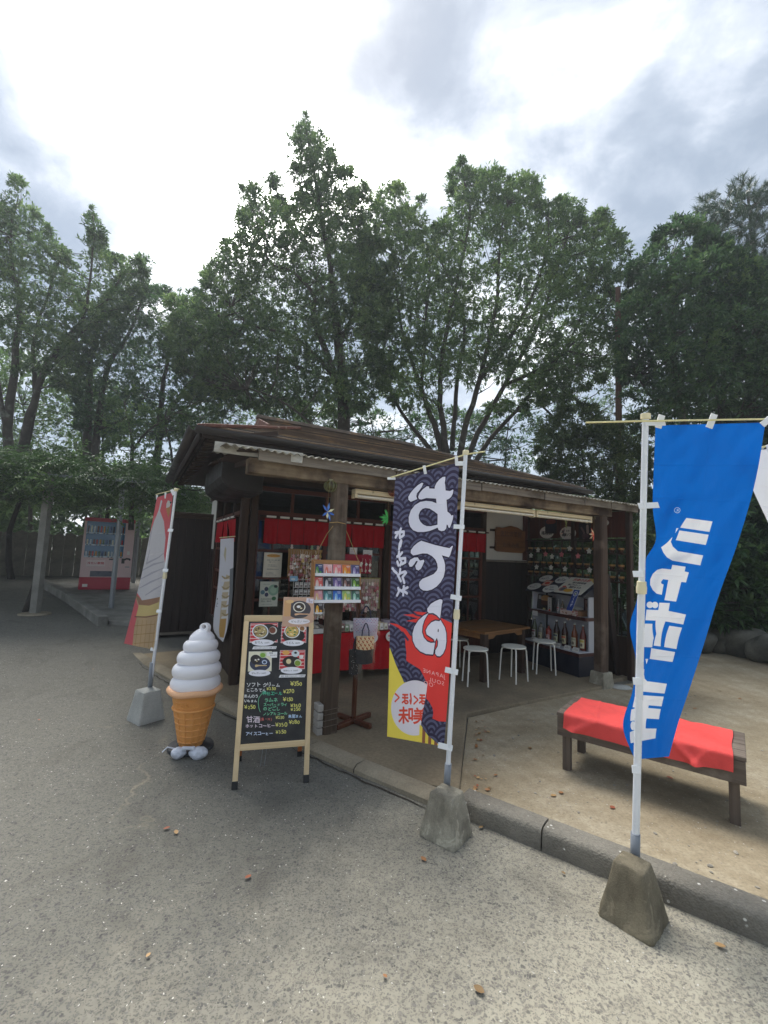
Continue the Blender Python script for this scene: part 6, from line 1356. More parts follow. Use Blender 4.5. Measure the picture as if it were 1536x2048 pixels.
def lines(cv, x, y, w, n, dy, c=(90, 90, 90), s=11, words='お守り土産茶店名物甘味どうぞ'):
    r = random.Random(n*7+int(x))
    for k in range(n): cv.text(''.join(r.choice(words) for _ in range(int(w*r.uniform(.6, 1)/s))), x, y+k*dy, s, c)
def notices():
    cv = Canvas(150, 205, (222, 216, 198)); cv.oval(78, 26, 56, 13, (216, 160, 66)); cv.text('アイスクリーム', 30, 31, 13, (110, 70, 30)); cv.text('北海道・宇治・抹茶・紫芋', 26, 66, 9, (60, 60, 60)); cv.text('単品・ソフト', 44, 82, 9, (60, 60, 60)); lines(cv, 34, 106, 90, 2, 12, s=8); cv.text('営業時間変更のお知らせ', 28, 142, 9, (60, 60, 60)); lines(cv, 22, 168, 110, 3, 11, s=8)
    flat('notice', 'white notice with an orange oval heading taped to the door glass', 'notice', -.08, 1.884, 1.455, .235, .315, cv)
    cv = Canvas(150, 205, (206, 210, 196)); cv.oval(110, 70, 44, 46, (140, 176, 152)); cv.oval(110, 70, 26, 28, (166, 196, 172)); cv.oval(128, 40, 16, 12, (50, 66, 62)); cv.oval(52, 62, 16, 18, (52, 62, 86)); cv.oval(24, 88, 18, 18, (92, 126, 140)); cv.oval(56, 108, 15, 17, (56, 58, 92)); cv.oval(118, 140, 18, 16, (58, 118, 74)); cv.text('FUKUOKA', 12, 150, 18, (70, 86, 74)); cv.text('SELL BAG', 14, 168, 18, (70, 86, 74)); lines(cv, 20, 26, 70, 1, 10, (120, 140, 130), 8); lines(cv, 20, 190, 110, 1, 10, (120, 130, 120), 8)
    flat('poster', 'pale green poster of dark blue fruit taped below the white notice', 'poster', -.105, 1.884, 1.085, .235, .315, cv)
    cv = Canvas(90, 120, (222, 216, 214)); lines(cv, 12, 24, 66, 5, 18, (110, 90, 90), 9)
    flat('notice', 'small white rounded notice right of the left post above the pouches', 'notice', 1.02, 1.80, 1.63, .115, .19, cv)
    cv = Canvas(100, 70, (222, 222, 220)); lines(cv, 10, 22, 80, 2, 16, (120, 120, 120), 9); cv.rect(10, 46, 60, 58, (190, 90, 100))
    flat('notice', 'white price slip pinned above the red pouches', 'notice', 1.24, 1.79, 1.655, .145, .09, cv)
    # carved sign on the white wall
    sh = [(-.5, -.42), (-.42, -.48), (.0, -.50), (.40, -.50), (.5, -.38), (.485, .0), (.5, .33), (.40, .36), (.22, .46), (.0, .5), (-.15, .44), (-.30, .40), (-.44, .42), (-.49, .30), (-.475, -.05)]
    o = flat('wall_sign', 'brown wooden signboard with a wavy top on the white wall', 'sign', 4.10, 1.90, 2.0, .70, .47, None, shape=sh, th=.045, mat=WOOD_SIGN, edge=WOOD_SIGN, part='sign_board')
    for z in (.14, -.16): box('sign_batten', WOOD_DARKU, o, -.44, .40, .025, .04, z-.02, z+.02, .003)
    cu = bpy.data.curves.new('carving', 'FONT'); cu.body = '恵比須茶屋'; cu.size = .105; cu.align_x = 'CENTER'; cu.extrude = .003; t_ = bpy.data.objects.new('carving', cu); me = bpy.data.meshes.new_from_object(t_); bpy.data.objects.remove(t_); bpy.data.curves.remove(cu)
    q = link('carved_letters', me, o, plain('faded letters', (84, 52, 26), .6, .1, 8, 0)); q.rotation_euler = (rad(90), 0, 0); q.location = (0, -.026, .05)
    cu = bpy.data.curves.new('carving', 'FONT'); cu.body = 'お休み処'; cu.size = .10; cu.align_x = 'CENTER'; cu.extrude = .003; t_ = bpy.data.objects.new('carving', cu); me = bpy.data.meshes.new_from_object(t_); bpy.data.objects.remove(t_); bpy.data.curves.remove(cu)
    q = link('carved_letters', me, o, q.data.materials[0]); q.rotation_euler = (rad(90), 0, 0); q.location = (0, -.026, -.14)
    # signs on the lattice side
    def oval(u, v, z, w, h, t1, t2, lb, **k):
        cv = Canvas(160, 110, (222, 218, 208)); n = len(t2); cv.text(t1, 80-len(t1)*9, 42, 18, (60, 56, 54)); cv.text(t2, 80-n*(62/n), 76, 124/n, (50, 46, 44), grow=1); flat('oval_sign', lb, 'sign', u, v, z, w, h, cv, '-u', shape='oval', group='oval paper signs', **k)
    oval(4.575, 1.51, 2.14, .30, .21, '名物', '梅枝餅', 'white oval sign under a dark picture on the brown side boards'); oval(4.575, 1.08, 2.115, .31, .22, '名物', '甘酒ソフト', 'white oval sign with a black paper bird before it'); oval(4.575, .47, 2.26, .24, .13, '冷', 'サイダー', 'white oval sign partly hidden by the lamp fitting')
    cv = Canvas(90, 120, (36, 24, 24)); cv.oval(45, 20, 40, 24, (120, 46, 20)); cv.rect(10, 40, 80, 112, (26, 26, 44)); flat('picture', 'dark picture with an orange glow over the white oval sign', 'picture', 4.572, 1.42, 2.24, .24, .25, cv, '-u', edge=BLACK)
    cv = Canvas(90, 120, (34, 22, 28)); cv.stroke([(20, 30), (40, 60), (36, 110)], 7, (110, 84, 84)); cv.stroke([(64, 20), (66, 60)], 9, (150, 130, 120)); cv.oval(50, 84, 26, 16, (84, 54, 60)); flat('picture', 'dark picture of bottles right of the white oval signs', 'picture', 4.575, .76, 2.12, .22, .30, cv, '-u', edge=BLACK)
notices()
def bowls():
    lip = plain('yellow bowl glaze', (150, 112, 56), .35, .12, 10, .03); brown = plain('dark brown bowl glaze', (66, 38, 26), .3, .15, 9, .03); src = None
    for row, z in enumerate((1.801, 1.556, 1.386)):
        for k in range(13):
            v = 1.86-k*.142
            if v < .1: continue
            lb = 'yellow rimmed brown tea bowl, %s from the left on the %s lattice shelf' % (ORD[k], ('top', 'middle', 'bottom')[row])
            if src is None:
                src = thing('tea_bowl', lb, 'bowl', H(4.57, v, z), 0, 'tea bowls on the lattice shelves'); m = MB(); m.lathe([(.026, 0), (.030, .006), (.036, .026), (.041, .048)], 16); m.build('bowl_body', brown, src, smooth=True); m = MB(); m.lathe([(.041, .048), (.0435, .066), (.044, .076), (.040, .076), (.037, .05), (.03, .02), (0, .014)], 16); m.build('bowl_rim', lip, src, smooth=True)
            else:
                c = copy_tree(src); c.location = H(4.57, v, z); c['label'] = lb; c.rotation_euler.z = k*.7
bowls()
def flowers():
    wh = plain('white flower card', (206, 206, 196), .6, .04, 8, 0); pk = plain('pink flower card', (206, 118, 124), .6, .05, 8, 0); src = {}
    L_ = [(1076, 1100, 'w'), (1062, 1111, 'w'), (1091, 1108, 'p'), (1104, 1113, 'w'), (1123, 1109, 'p'), (1139, 1097, 'w'), (1156, 1112, 'p'), (1178, 1102, 'w'), (1073, 1134, 'w'), (1102, 1135, 'w'), (1130, 1138, 'w'), (1179, 1140, 'w')]
    pt = []
    for k in range(10): a = math.pi/2+k*math.pi/5; q = 1 if k % 2 == 0 else .62; pt += [(.045*q*math.cos(a-.16*(k % 2 == 0)), .045*q*math.sin(a-.16*(k % 2 == 0))), (.045*q*math.cos(a+.16*(k % 2 == 0)), .045*q*math.sin(a+.16*(k % 2 == 0)))][:2 if k % 2 == 0 else 1]
    nm = {0: 'hanging', 1: 'hanging'}
    for i, (x, y, c) in enumerate(L_):
        d = (x-768)/CAM_F*_R-(y-1024)/CAM_F*_U+_F; t = float((np.array(H(4.46, 0, 0))-_C) @ np.array(HU)/(d @ np.array(HU))); p = Vector(_C+t*d)
        row = 'upper' if y < 1120 else 'lower'; col_ = 'white' if c == 'w' else 'pink'
        m = MB(); n = len(pt); m.add([(-.002, a, b) for a, b in pt]+[(.002, a, b) for a, b in pt], [tuple(range(n)), tuple(range(n, 2*n))[::-1]]+[(k, n+k, n+(k+1) % n, (k+1) % n) for k in range(n)])
        o = thing('paper_flower', '%s five petal paper flower in the %s hanging row before the lattice' % (col_, row), 'paper flower', p, TH, '%s paper flowers, %s row' % (col_, row)); m.build('petals', wh if c == 'w' else pk, o); MB().tube([(0, 0, .03), (0, 0, .12)], .0008, 4).build('thread', STRING, o)
flowers()
# ------------------------------------------------------------------ shelf unit with bottles
SHR = TH+rad(-94.0)
def S(x, y, z):                     # x along the front from the far end to the near end (0 .. 1.11), y to the back
    o = H(3.955, 1.455, 0); c, s = math.cos(SHR), math.sin(SHR); return o+Vector((x*c-y*s, x*s+y*c, z))
def shelf():
    o = thing('display_shelf', 'pale grey display shelf unit on a navy plinth with two decks', 'shelf', S(0, 0, .05), SHR); w, d = 1.11, .46
    box('plinth', NAVY, o, 0, w, 0, d, 0, .272, .008); tr = plain('dark red trim', (70, 34, 30), .4, .1, 6, .02)
    box('deck_trim', tr, o, -.004, w+.004, -.006, d+.004, .274, .318, .004); box('deck', GREYW, o, .002, w-.002, .0, d, .32, .336, .003)
    box('back_panel', GREYW, o, .05, w-.03, d-.03, d-.01, .338, 1.15, .002); box('side_panel', GREYW, o, w-.022, w, d-.26, d, .338, 1.15, .003); box('side_panel', GREYW, o, 0, .022, d-.26, d, .338, 1.15, .003)
    box('upright', BLACK, o, w-.075, w-.058, d-.055, d-.032, .34, 1.14, .002); box('upright', BLACK, o, .10, .117, d-.055, d-.032, .34, 1.14, .002)
    box('middle_deck', GREYW, o, .0, w, .14, d-.005, .79, .808, .003); box('deck_trim', tr, o, -.003, w+.003, .128, .1385, .762, .812, .003); box('deck_trim', tr, o, w+.001, w+.012, .14, d, .762, .812, .003)
    m = MB(); m.add([(-.02, .06, 1.10), (w+.01, .06, 1.10), (w+.01, d, 1.34), (-.02, d, 1.34), (-.02, d, 1.10), (w+.01, d, 1.10)], [(0, 1, 2, 3), (0, 4, 5, 1), (1, 5, 2), (0, 3, 4), (3, 2, 5, 4)]); m.build('header_box', NAVY, o, bevel=.004)
    # papers on the sloping header
    sl = math.atan2(.24, .40)
    def hc(x, t): return S(x, .06+.40*t-.010, 1.15+.24*t+.016)
    def onhead(label, x, t, w_, h_, cv, shape=None, rz=0, name='oval_sign', group='oval paper signs', up=0):
        p = hc(x, t)+Vector((0, 0, up)); u = p-HO; o = flat(name, label, 'sign', u.dot(HU), u.dot(HV), p.z, w_, h_, cv, '-u', th=.003, shape=shape, tilt=(math.pi/2-sl), rz=rad(-4)+rz, group=group)
    def oc(a, b): cv = Canvas(140, 90, (222, 220, 210)); cv.text(a, 70-len(a)*7, 34, 14, (70, 66, 62)); cv.text(b, 70-len(b)*(50/len(b)), 62, 100/len(b), (60, 56, 54)); return cv
    onhead('upper left white oval sign on the sloping header', .13, .80, .25, .20, oc('八女茶', '抹茶ラテ'), 'oval'); onhead('lower left white oval sign on the sloping header', .10, .24, .25, .20, oc('手作り', '梅シロップ'), 'oval'); onhead('upper right white oval sign on the sloping header', .47, .78, .23, .20, oc('人気', '柚子茶'), 'oval', up=.004); onhead('lower right white oval sign on the sloping header', .45, .22, .26, .22, oc('無添加', '梅酒・果実酢'), 'oval')
    cv = Canvas(90, 70, (196, 96, 72)); cv.rect(8, 8, 82, 62, (214, 190, 170)); cv.oval(45, 36, 28, 18, (206, 80, 60)); onhead('small red label picture in the middle of the oval signs', .28, .50, .15, .15, cv, None, .1, 'label_card', None, .006)
    cv = Canvas(300, 210, (222, 216, 198)); cv.text('宗像のお酢', 56, 44, 38, (196, 70, 50), grow=1); cv.text('国の特許取得', 84, 78, 24, (50, 46, 44), grow=1); cv.text('体にやさしい', 60, 108, 24, (50, 46, 44), grow=1); cv.text('黒酢もろみ', 100, 138, 26, (50, 46, 44), grow=1); cv.oval(60, 160, 38, 30, (170, 120, 110)); cv.oval(64, 164, 24, 20, (90, 96, 100)); cv.oval(130, 172, 48, 22, (222, 166, 40)); cv.oval(46, 128, 20, 10, (206, 90, 60)); cv.poly([(200, 0), (300, 0), (300, 60)], (226, 190, 110)); cv.text('酢', 214, 196, 28, (200, 150, 60))
    onhead('cream poster board with red heading and yellow drawing on the header', .83, .52, .50, .44, cv, None, 0, 'poster_board', None, .003)
    cv = Canvas(60, 160, (40, 66, 140)); cv.stroke([(30+18*math.cos(a), 30+18*math.sin(a)) for a in np.linspace(0, 6.28, 20)], 2.5, (214, 220, 232)); cv.oval(30, 30, 9, 9, (190, 196, 150)); cv.text('くろず', 18, 78, 24, (226, 228, 236), vertical=True, adv=1.05, grow=1)
    p = S(.995, .02, 1.10); u = p-HO; flat('ribbon_card', 'narrow blue ribbon card hanging over the edge of the poster board', 'card', u.dot(HU), u.dot(HV), p.z, .105, .33, cv, '-u', tilt=.5, rz=rad(-4)+.0)
    # daruma balls behind the header
    for k, c in enumerate(((206, 200, 190), (204, 196, 190), (210, 150, 50), (206, 176, 170), (190, 190, 196), (210, 186, 176))):
        b = thing('round_charm_doll', 'small round %s charm doll in the row behind the header' % ('cream first', 'cream second', 'orange', 'pale pink', 'pale grey', 'peach last')[k], 'doll', S(.33+k*.066, .475, 1.345), SHR, 'round dolls behind the header'); MB().lathe([(0, 0), (.018, .002), (.026, .02), (.025, .036), (.017, .051), (0, .056)], 14).build('doll_body', plain('doll %d' % k, c, .4, .05, 9, 0), b, smooth=True)
    box('ledge', WOOD_DARK, o, .28, .75, d+.002, d+.05, 1.27, 1.294, .002)
    # bottles
    def bottle(lb, x, y, z, col, h, r_, lab, cap, strip=None, grp='drink bottles on the lower deck', long=True):
        b = thing('bottle', lb, 'bottle', S(x, y, z), SHR, grp); g = NT('bottle glass '+lb[:14]); g.set(srgb(*col), .08, None, 0, .6); g.bsdf.inputs['Transmission Weight'].default_value = .25
        pr = [(r_*.94, 0), (r_, .006), (r_, h*.55), (r_*.86, h*.64), (r_*.42, h*.80), (r_*.34, h*.86), (r_*.34, h*.95)] if long else [(r_*.94, 0), (r_, .006), (r_, h*.68), (r_*.8, h*.76), (r_*.36, h*.82), (r_*.36, h*.93)]
        MB().lathe(pr, 18).build('glass', g.mat, b, smooth=True); MB().lathe([(r_*.42, h*.945), (r_*.42, h*.995), (0, h)], 12).build('cap', plain('cap '+lb[:14], cap, .4, .05, 8, 0), b, smooth=True)
        m = MB(); k = 12
        def lf(s, t): a = rad(-150+s*120); return ((r_+.0012)*math.cos(a), (r_+.0012)*math.sin(a), h*(.10+.34*t))
        cv = Canvas(80, 80, lab); cv.rect(6, 8, 74, 26, strip or tuple(int(q*.8) for q in lab)); cv.text('梅', 30, 62, 30, (90, 70, 60), grow=1); m.grid(lambda s, t: lf(s, 1-t), 10, 2); m.build('paper_label', print_mat('label '+lb[:20], cv.image('label '+lb[:20]), .5), b, smooth='all')
    for lb, x, col, h, r_, lab, cap, st, lg in (('clear green bottle with white cap at the far left of the lower deck', .06, (96, 104, 76), .33, .042, (200, 196, 190), (200, 200, 196), (120, 60, 70), True), ('clear bottle with black cap and cream label', .20, (150, 146, 134), .27, .044, (206, 196, 160), (24, 24, 26), None, False), ('pink bottle with black cap', .36, (170, 74, 60), .26, .044, (222, 186, 180), (24, 24, 26), None, False),
        ('dark brown tall bottle with dark blue label band', .52, (58, 26, 18), .36, .046, (196, 196, 160), (206, 206, 200), (60, 70, 86), True), ('dark brown tall bottle with red label band', .68, (70, 28, 18), .36, .046, (196, 190, 150), (206, 206, 200), (200, 90, 60), True), ('amber tall bottle with pale label', .86, (140, 74, 30), .36, .045, (206, 200, 170), (206, 206, 200), None, True), ('red brown tall bottle at the near end of the lower deck', 1.01, (120, 46, 26), .36, .045, (214, 206, 170), (206, 206, 200), (196, 180, 80), True)):
        bottle(lb, x, .20, .387, col, h, r_, lab, cap, st, long=lg)
    bottle('small clear bottle with red and white label on the middle deck', .52, .24, .859, (170, 172, 170), .20, .026, (214, 206, 206), (210, 210, 206), (190, 70, 70), 'small bottles on the middle deck'); bottle('small clear bottle with dark drink on the middle deck', .60, .24, .859, (120, 110, 90), .20, .026, (206, 206, 180), (210, 210, 206), (60, 40, 34), 'small bottles on the middle deck')
    for k, x in enumerate((.22, .40, .56, .70, .88, 1.03)):
        cv = Canvas(100, 60, (216, 214, 206)); cv.text('%d円' % (880, 980, 1320, 1430, 1430, 1540)[k], 12, 44, 28, (90, 86, 84)); cv.text('果実酒', 14, 20, 15, (120, 110, 110)); p = S(x, .03, .412); u = p-HO
        flat('price_card', 'white price card standing before the %s' % ('clear cream labelled bottle', 'pink bottle', 'blue banded dark bottle', 'red banded dark bottle', 'amber bottle', 'red brown end bottle')[k], 'price card', u.dot(HU), u.dot(HV), p.z, .105, .062, cv, '-u', tilt=.5, rz=rad(-4), group='price cards on the lower deck')
    cv = Canvas(100, 60, (206, 204, 200)); lines(cv, 10, 22, 80, 2, 20, (130, 126, 124), 12); p = S(.15, .12, .80); u = p-HO; flat('price_card', 'white price card hanging on the edge of the middle deck', 'price card', u.dot(HU), u.dot(HV), p.z, .11, .075, cv, '-u', rz=rad(-4))
    cv = Canvas(120, 120, (34, 26, 24)); cv.oval(70, 26, 40, 24, (176, 130, 70)); cv.rect(36, 40, 96, 70, (80, 40, 24)); cv.rect(8, 8, 32, 34, (150, 150, 150)); cv.rect(54, 90, 76, 118, (190, 180, 120)); p = S(.17, .30, .955); u = p-HO; flat('framed_print', 'dark framed print with a golden arch on the middle deck', 'framed print', u.dot(HU), u.dot(HV), p.z, .30, .28, cv, '-u', th=.02, rz=rad(-4), tilt=.12, edge=BLACK)
    cv = Canvas(60, 140, (206, 202, 194)); cv.text('うまい酢', 18, 30, 24, (60, 56, 54), vertical=True); cv.oval(28, 112, 14, 12, (196, 90, 70)); p = S(.36, .26, .945); u = p-HO; flat('gift_box', 'white and black upright gift box beside the framed print', 'gift box', u.dot(HU), u.dot(HV), p.z, .10, .25, cv, '-u', th=.07, rz=rad(-4)-.2, edge=BLACK)
    g = thing('wrapped_box', 'cardboard box with wrinkled patterned wrapping on the middle deck', 'box', S(.83, .20, .859), SHR+.1); box('carton', plain('brown card', (150, 110, 76), .7, .1, 9, .05), g, -.13, .16, -.03, .20, 0, .075, .004)
    m = MB(); cvw = Canvas(64, 64, (206, 186, 176)); r = random.Random(2); [cvw.oval(r.uniform(0, 64), r.uniform(0, 64), 4, 3, r.choice([(180, 90, 84), (222, 214, 206), (160, 120, 100)])) for _ in range(34)]
    def wf(s, t):
        x = -.20+s*.30; y = .10-t*.24; z = .082+.008*math.sin(s*9)*math.cos(t*7); k = max(0, t-.55)/.45; return (x+.02*k, y if t < .55 else -.032-.02*k, z-(k*.16)*(1-abs(s-.45)*.9))
    m.grid(wf, 18, 16); m.build('wrapping', print_mat('wrap print', cvw.image('wrap print'), .4), g, smooth='all'); MB().lathe([(.07, .09), (.075, .10), (.05, .125), (0, .13)], 14, (.03, .08, 0)).build('paper_wad', PAPER, g, smooth=True)
    cv = Canvas(80, 90, (84, 40, 36)); cv.rect(10, 10, 70, 80, (150, 120, 110)); cv.oval(40, 44, 22, 22, (96, 56, 50)); p = S(.96, .40, 1.01); u = p-HO; flat('small_frame', 'small red framed picture leaning on the grey back panel', 'framed print', u.dot(HU), u.dot(HV), p.z, .20, .20, cv, '-u', th=.015, rz=rad(-4), edge=plain('red frame', (96, 44, 36), .4, .1, 6, 0))
shelf()
# ------------------------------------------------------------------ table and stools
def table_and_stools():
    a = TH+rad(10.2); o = thing('low_table', 'brown wooden table with stubby legs on the porch floor', 'table', H(2.374, .596, .05), a); w, d, h = 1.04, .80, .645
    for k in range(4): box('top_board', WOOD_TABLE, o, 0, w, .002+k*d/4, (k+1)*d/4-.002, h-.028, h, .004)
    for y in (.05, d-.07):
        m = MB(); z1 = h-.03; pr = [(.06, z1), (w-.06, z1), (w-.06, z1-.075), (w-.24, z1-.075), (w-.30, z1-.035), (.30, z1-.035), (.24, z1-.075), (.06, z1-.075)]; n = 8
        m.add([(x, y, z) for x, z in pr]+[(x, y+.02, z) for x, z in pr], [tuple(range(n))[::-1], tuple(range(n, 2*n))]+[(i, (i+1) % n, n+(i+1) % n, n+i) for i in range(n)]); m.build('apron', WOOD_TABLE, o, bevel=.003)
    for x in (.06, w-.08): box('apron', WOOD_TABLE, o, x, x+.02, .072, d-.072, h-.105, h-.03, .003)
    for x in (.055, w-.135):
        for y in (.045, d-.125): box('leg', WOOD_DARK, o, x, x+.08, y, y+.08, 0, h-.03, .005)
    st = plain('white painted steel', (226, 224, 214), .35, .03, 6, .02); seat = plain('white seat plastic', (228, 226, 214), .45, .03, 5, .02)
    o = thing('stool', '', 'stool', (0, 0, 0), 0, 'white round stools on the porch'); hs = .45; R_ = .155
    # seat: a disc with a pattern of holes
    bm = bmesh.new(); nseg = 40; holes = [(0.062*math.cos(t), .062*math.sin(t)) for t in np.linspace(0, 6.283, 6, endpoint=False)]+[(.115*math.cos(t+.25), .115*math.sin(t+.25)) for t in np.linspace(0, 6.283, 12, endpoint=False)]+[(0, 0)]
    cu = bpy.data.curves.new('seat', 'CURVE'); cu.dimensions = '2D'; cu.fill_mode = 'BOTH'; cu.extrude = .006; cu.bevel_depth = .003
    def ring(cx, cy, r_, n):
        sp = cu.splines.new('POLY'); sp.points.add(n-1); sp.use_cyclic_u = True
        for k in range(n): sp.points[k].co = (cx+r_*math.cos(6.2832*k/n), cy+r_*math.sin(6.2832*k/n), 0, 1)
    ring(0, 0, R_, 48)
    for x, y in holes: ring(x, y, .0105, 10)
    t_ = bpy.data.objects.new('seat', cu); me = bpy.data.meshes.new_from_object(t_); bpy.data.objects.remove(t_); bpy.data.curves.remove(cu); s = link('seat', me, o, seat); s.location = (0, 0, hs-.009)
    for k in range(4):
        q = k*math.pi/2+.55; c, n_ = math.cos(q), math.sin(q); pts = [(.06*c, .06*n_, hs-.026), (.125*c, .125*n_, hs-.027), (.150*c, .150*n_, hs-.034), (.160*c, .160*n_, hs-.06), (.168*c, .168*n_, hs-.15), (.185*c, .185*n_, 0)]
        MB().tube(pts, .0098, 9).build('leg', st, o, smooth=True)
    spots = [(950, 1373, 'white stool in front of the low table near the navy banner pole', .3), (1027, 1366, 'white stool between the two others before the low table', .9), (1088, 1350, 'white stool nearest the display shelf', .1), (913, 1345, 'white stool half hidden by the navy banner pole', .6)]
    for i, (x, y, lb, q) in enumerate(spots):
        c = o if i == 0 else copy_tree(o); p = ground(x, y-5, .05); p.z = .05; c.location = p; c.rotation_euler.z = q; c['label'] = lb
table_and_stools()
# ------------------------------------------------------------------ soap rack on the post, stand with pouches
def rack():
    o = hthing('tiered_rack', 'tilted wooden rack of small packs tied to the left porch post', 'rack', -.04, -.10, 1.215, None, rad(-6)); w = .43; WD = wood('rack plywood', (150, 104, 60), (186, 138, 88), 0, rough=.5); tl = rad(14)
    def q(x, y, z): return (x-w/2, -y*math.cos(tl)+z*math.sin(tl)*.25-.02, z*math.cos(tl)+y*math.sin(tl)*.3)
    def bx(nm, mt, x0, x1, y0, y1, z0, z1, par=o):
        m = MB(); vs = [q(x, y, z) for z in (z0, z1) for x, y in ((x0, y1), (x1, y1), (x1, y0), (x0, y0))]; m.add(vs, [(3, 2, 1, 0), (4, 5, 6, 7), (0, 1, 5, 4), (1, 2, 6, 5), (2, 3, 7, 6), (3, 0, 4, 7)]); return m.build(nm, mt, par, bevel=.002)
    bx('back_board', WD, -.012, w+.012, -.012, 0, -.01, .375); bx('side_board', WD, -.012, 0, .001, .10, -.01, .36); bx('side_board', WD, w, w+.012, .001, .04, -.01, .30)
    for k, z in enumerate((.0, .118, .236)): bx('ledge', WD, .001, w-.001, .001, .085-k*.012, z-.012, z-.002); bx('ledge_front', WHITE_PL, .001, w-.001, .086-k*.012, .090-k*.012, z-.012, z+.016)
    ps = [[('navy and green', (44, 62, 110), (90, 150, 70)), ('pale pink', (222, 170, 170), (206, 110, 90)), ('salmon pink', (216, 120, 124), (232, 190, 180)), ('orange', (206, 110, 46), (226, 160, 50)), ('dusky violet', (76, 68, 110), (150, 134, 180))],
          [('red and white', (206, 96, 90), (226, 200, 190)), ('black and white', (48, 44, 54), (190, 186, 190)), ('violet', (92, 78, 130), (176, 150, 190)), ('dark brown', (62, 44, 44), (150, 110, 100)), ('lime and black', (60, 90, 40), (130, 176, 60))],
          [('rose', (214, 150, 160), (226, 190, 140)), ('teal', (60, 110, 116), (140, 190, 190)), ('bright blue', (46, 104, 190), (130, 180, 220)), ('pale lime', (150, 186, 110), (210, 206, 90)), ('dark green', (60, 100, 84), (150, 196, 176))]]
    rn = ('bottom', 'middle', 'top')
    def pack(lb, x, y, z, a, b):
        p = thing('soap_pack', lb, 'soap pack', o.matrix_basis @ Vector(q(x, y, z)), o.rotation_euler.z, 'small packs on the tiered rack'); cv = Canvas(72, 72, a); cv.poly([(8, 66), (16, 26), (26, 14), (36, 26), (42, 66)], b); cv.poly([(16, 60), (22, 34), (28, 60)], (232, 232, 226)); cv.rect(36, 8, 66, 12, (226, 226, 226)); cv.rect(40, 18, 64, 21, (206, 206, 206)); cv.oval(54, 54, 8, 8, b); cv.rect(4, 62, 68, 72, (222, 222, 222))
        m = MB(); hw, hh, th_ = .039, .092, .022; lean = .028
        f = [(-hw, 0, 0), (hw, 0, 0), (hw, lean, hh), (-hw, lean, hh)]; bk = [(x_, y_+th_, z_) for x_, y_, z_ in f]
        m.sheet(f[3], f[2], f[1], f[0]); m.mi = 1; m.add(f+bk, [(4, 7, 6, 5), (0, 4, 5, 1), (1, 5, 6, 2), (2, 6, 7, 3), (3, 7, 4, 0)]); m.build('carton', [print_mat('pack '+lb[:22], cv.image('pack '+lb[:22]), .35), WHITE_PL], p)
    for r_ in range(3):
        for k in range(5):
            n, a, b = ps[2-r_][k]; pack('%s soap pack, %s row of the tilted rack' % (n, rn[r_]), (.5+k)*.086, .078-r_*.012, .001+r_*.118, a, b)
    pack('yellow and black soap pack hanging below the left corner of the rack', .045, .10, -.105, (46, 36, 36), (230, 170, 40))
    m = MB(); m.tube([q(.0, .0, .37), (-.085, .05, .60), (0, .045, .72)], .003, 5); m.tube([q(w, .0, .37), (.12, .06, .60), (0.05, .045, .72)], .003, 5); m.tube([(-.075, .02, .70), (0, .02, .71), (.08, .03, .70)], .004, 5); m.build('cord', STRING, o)
rack()
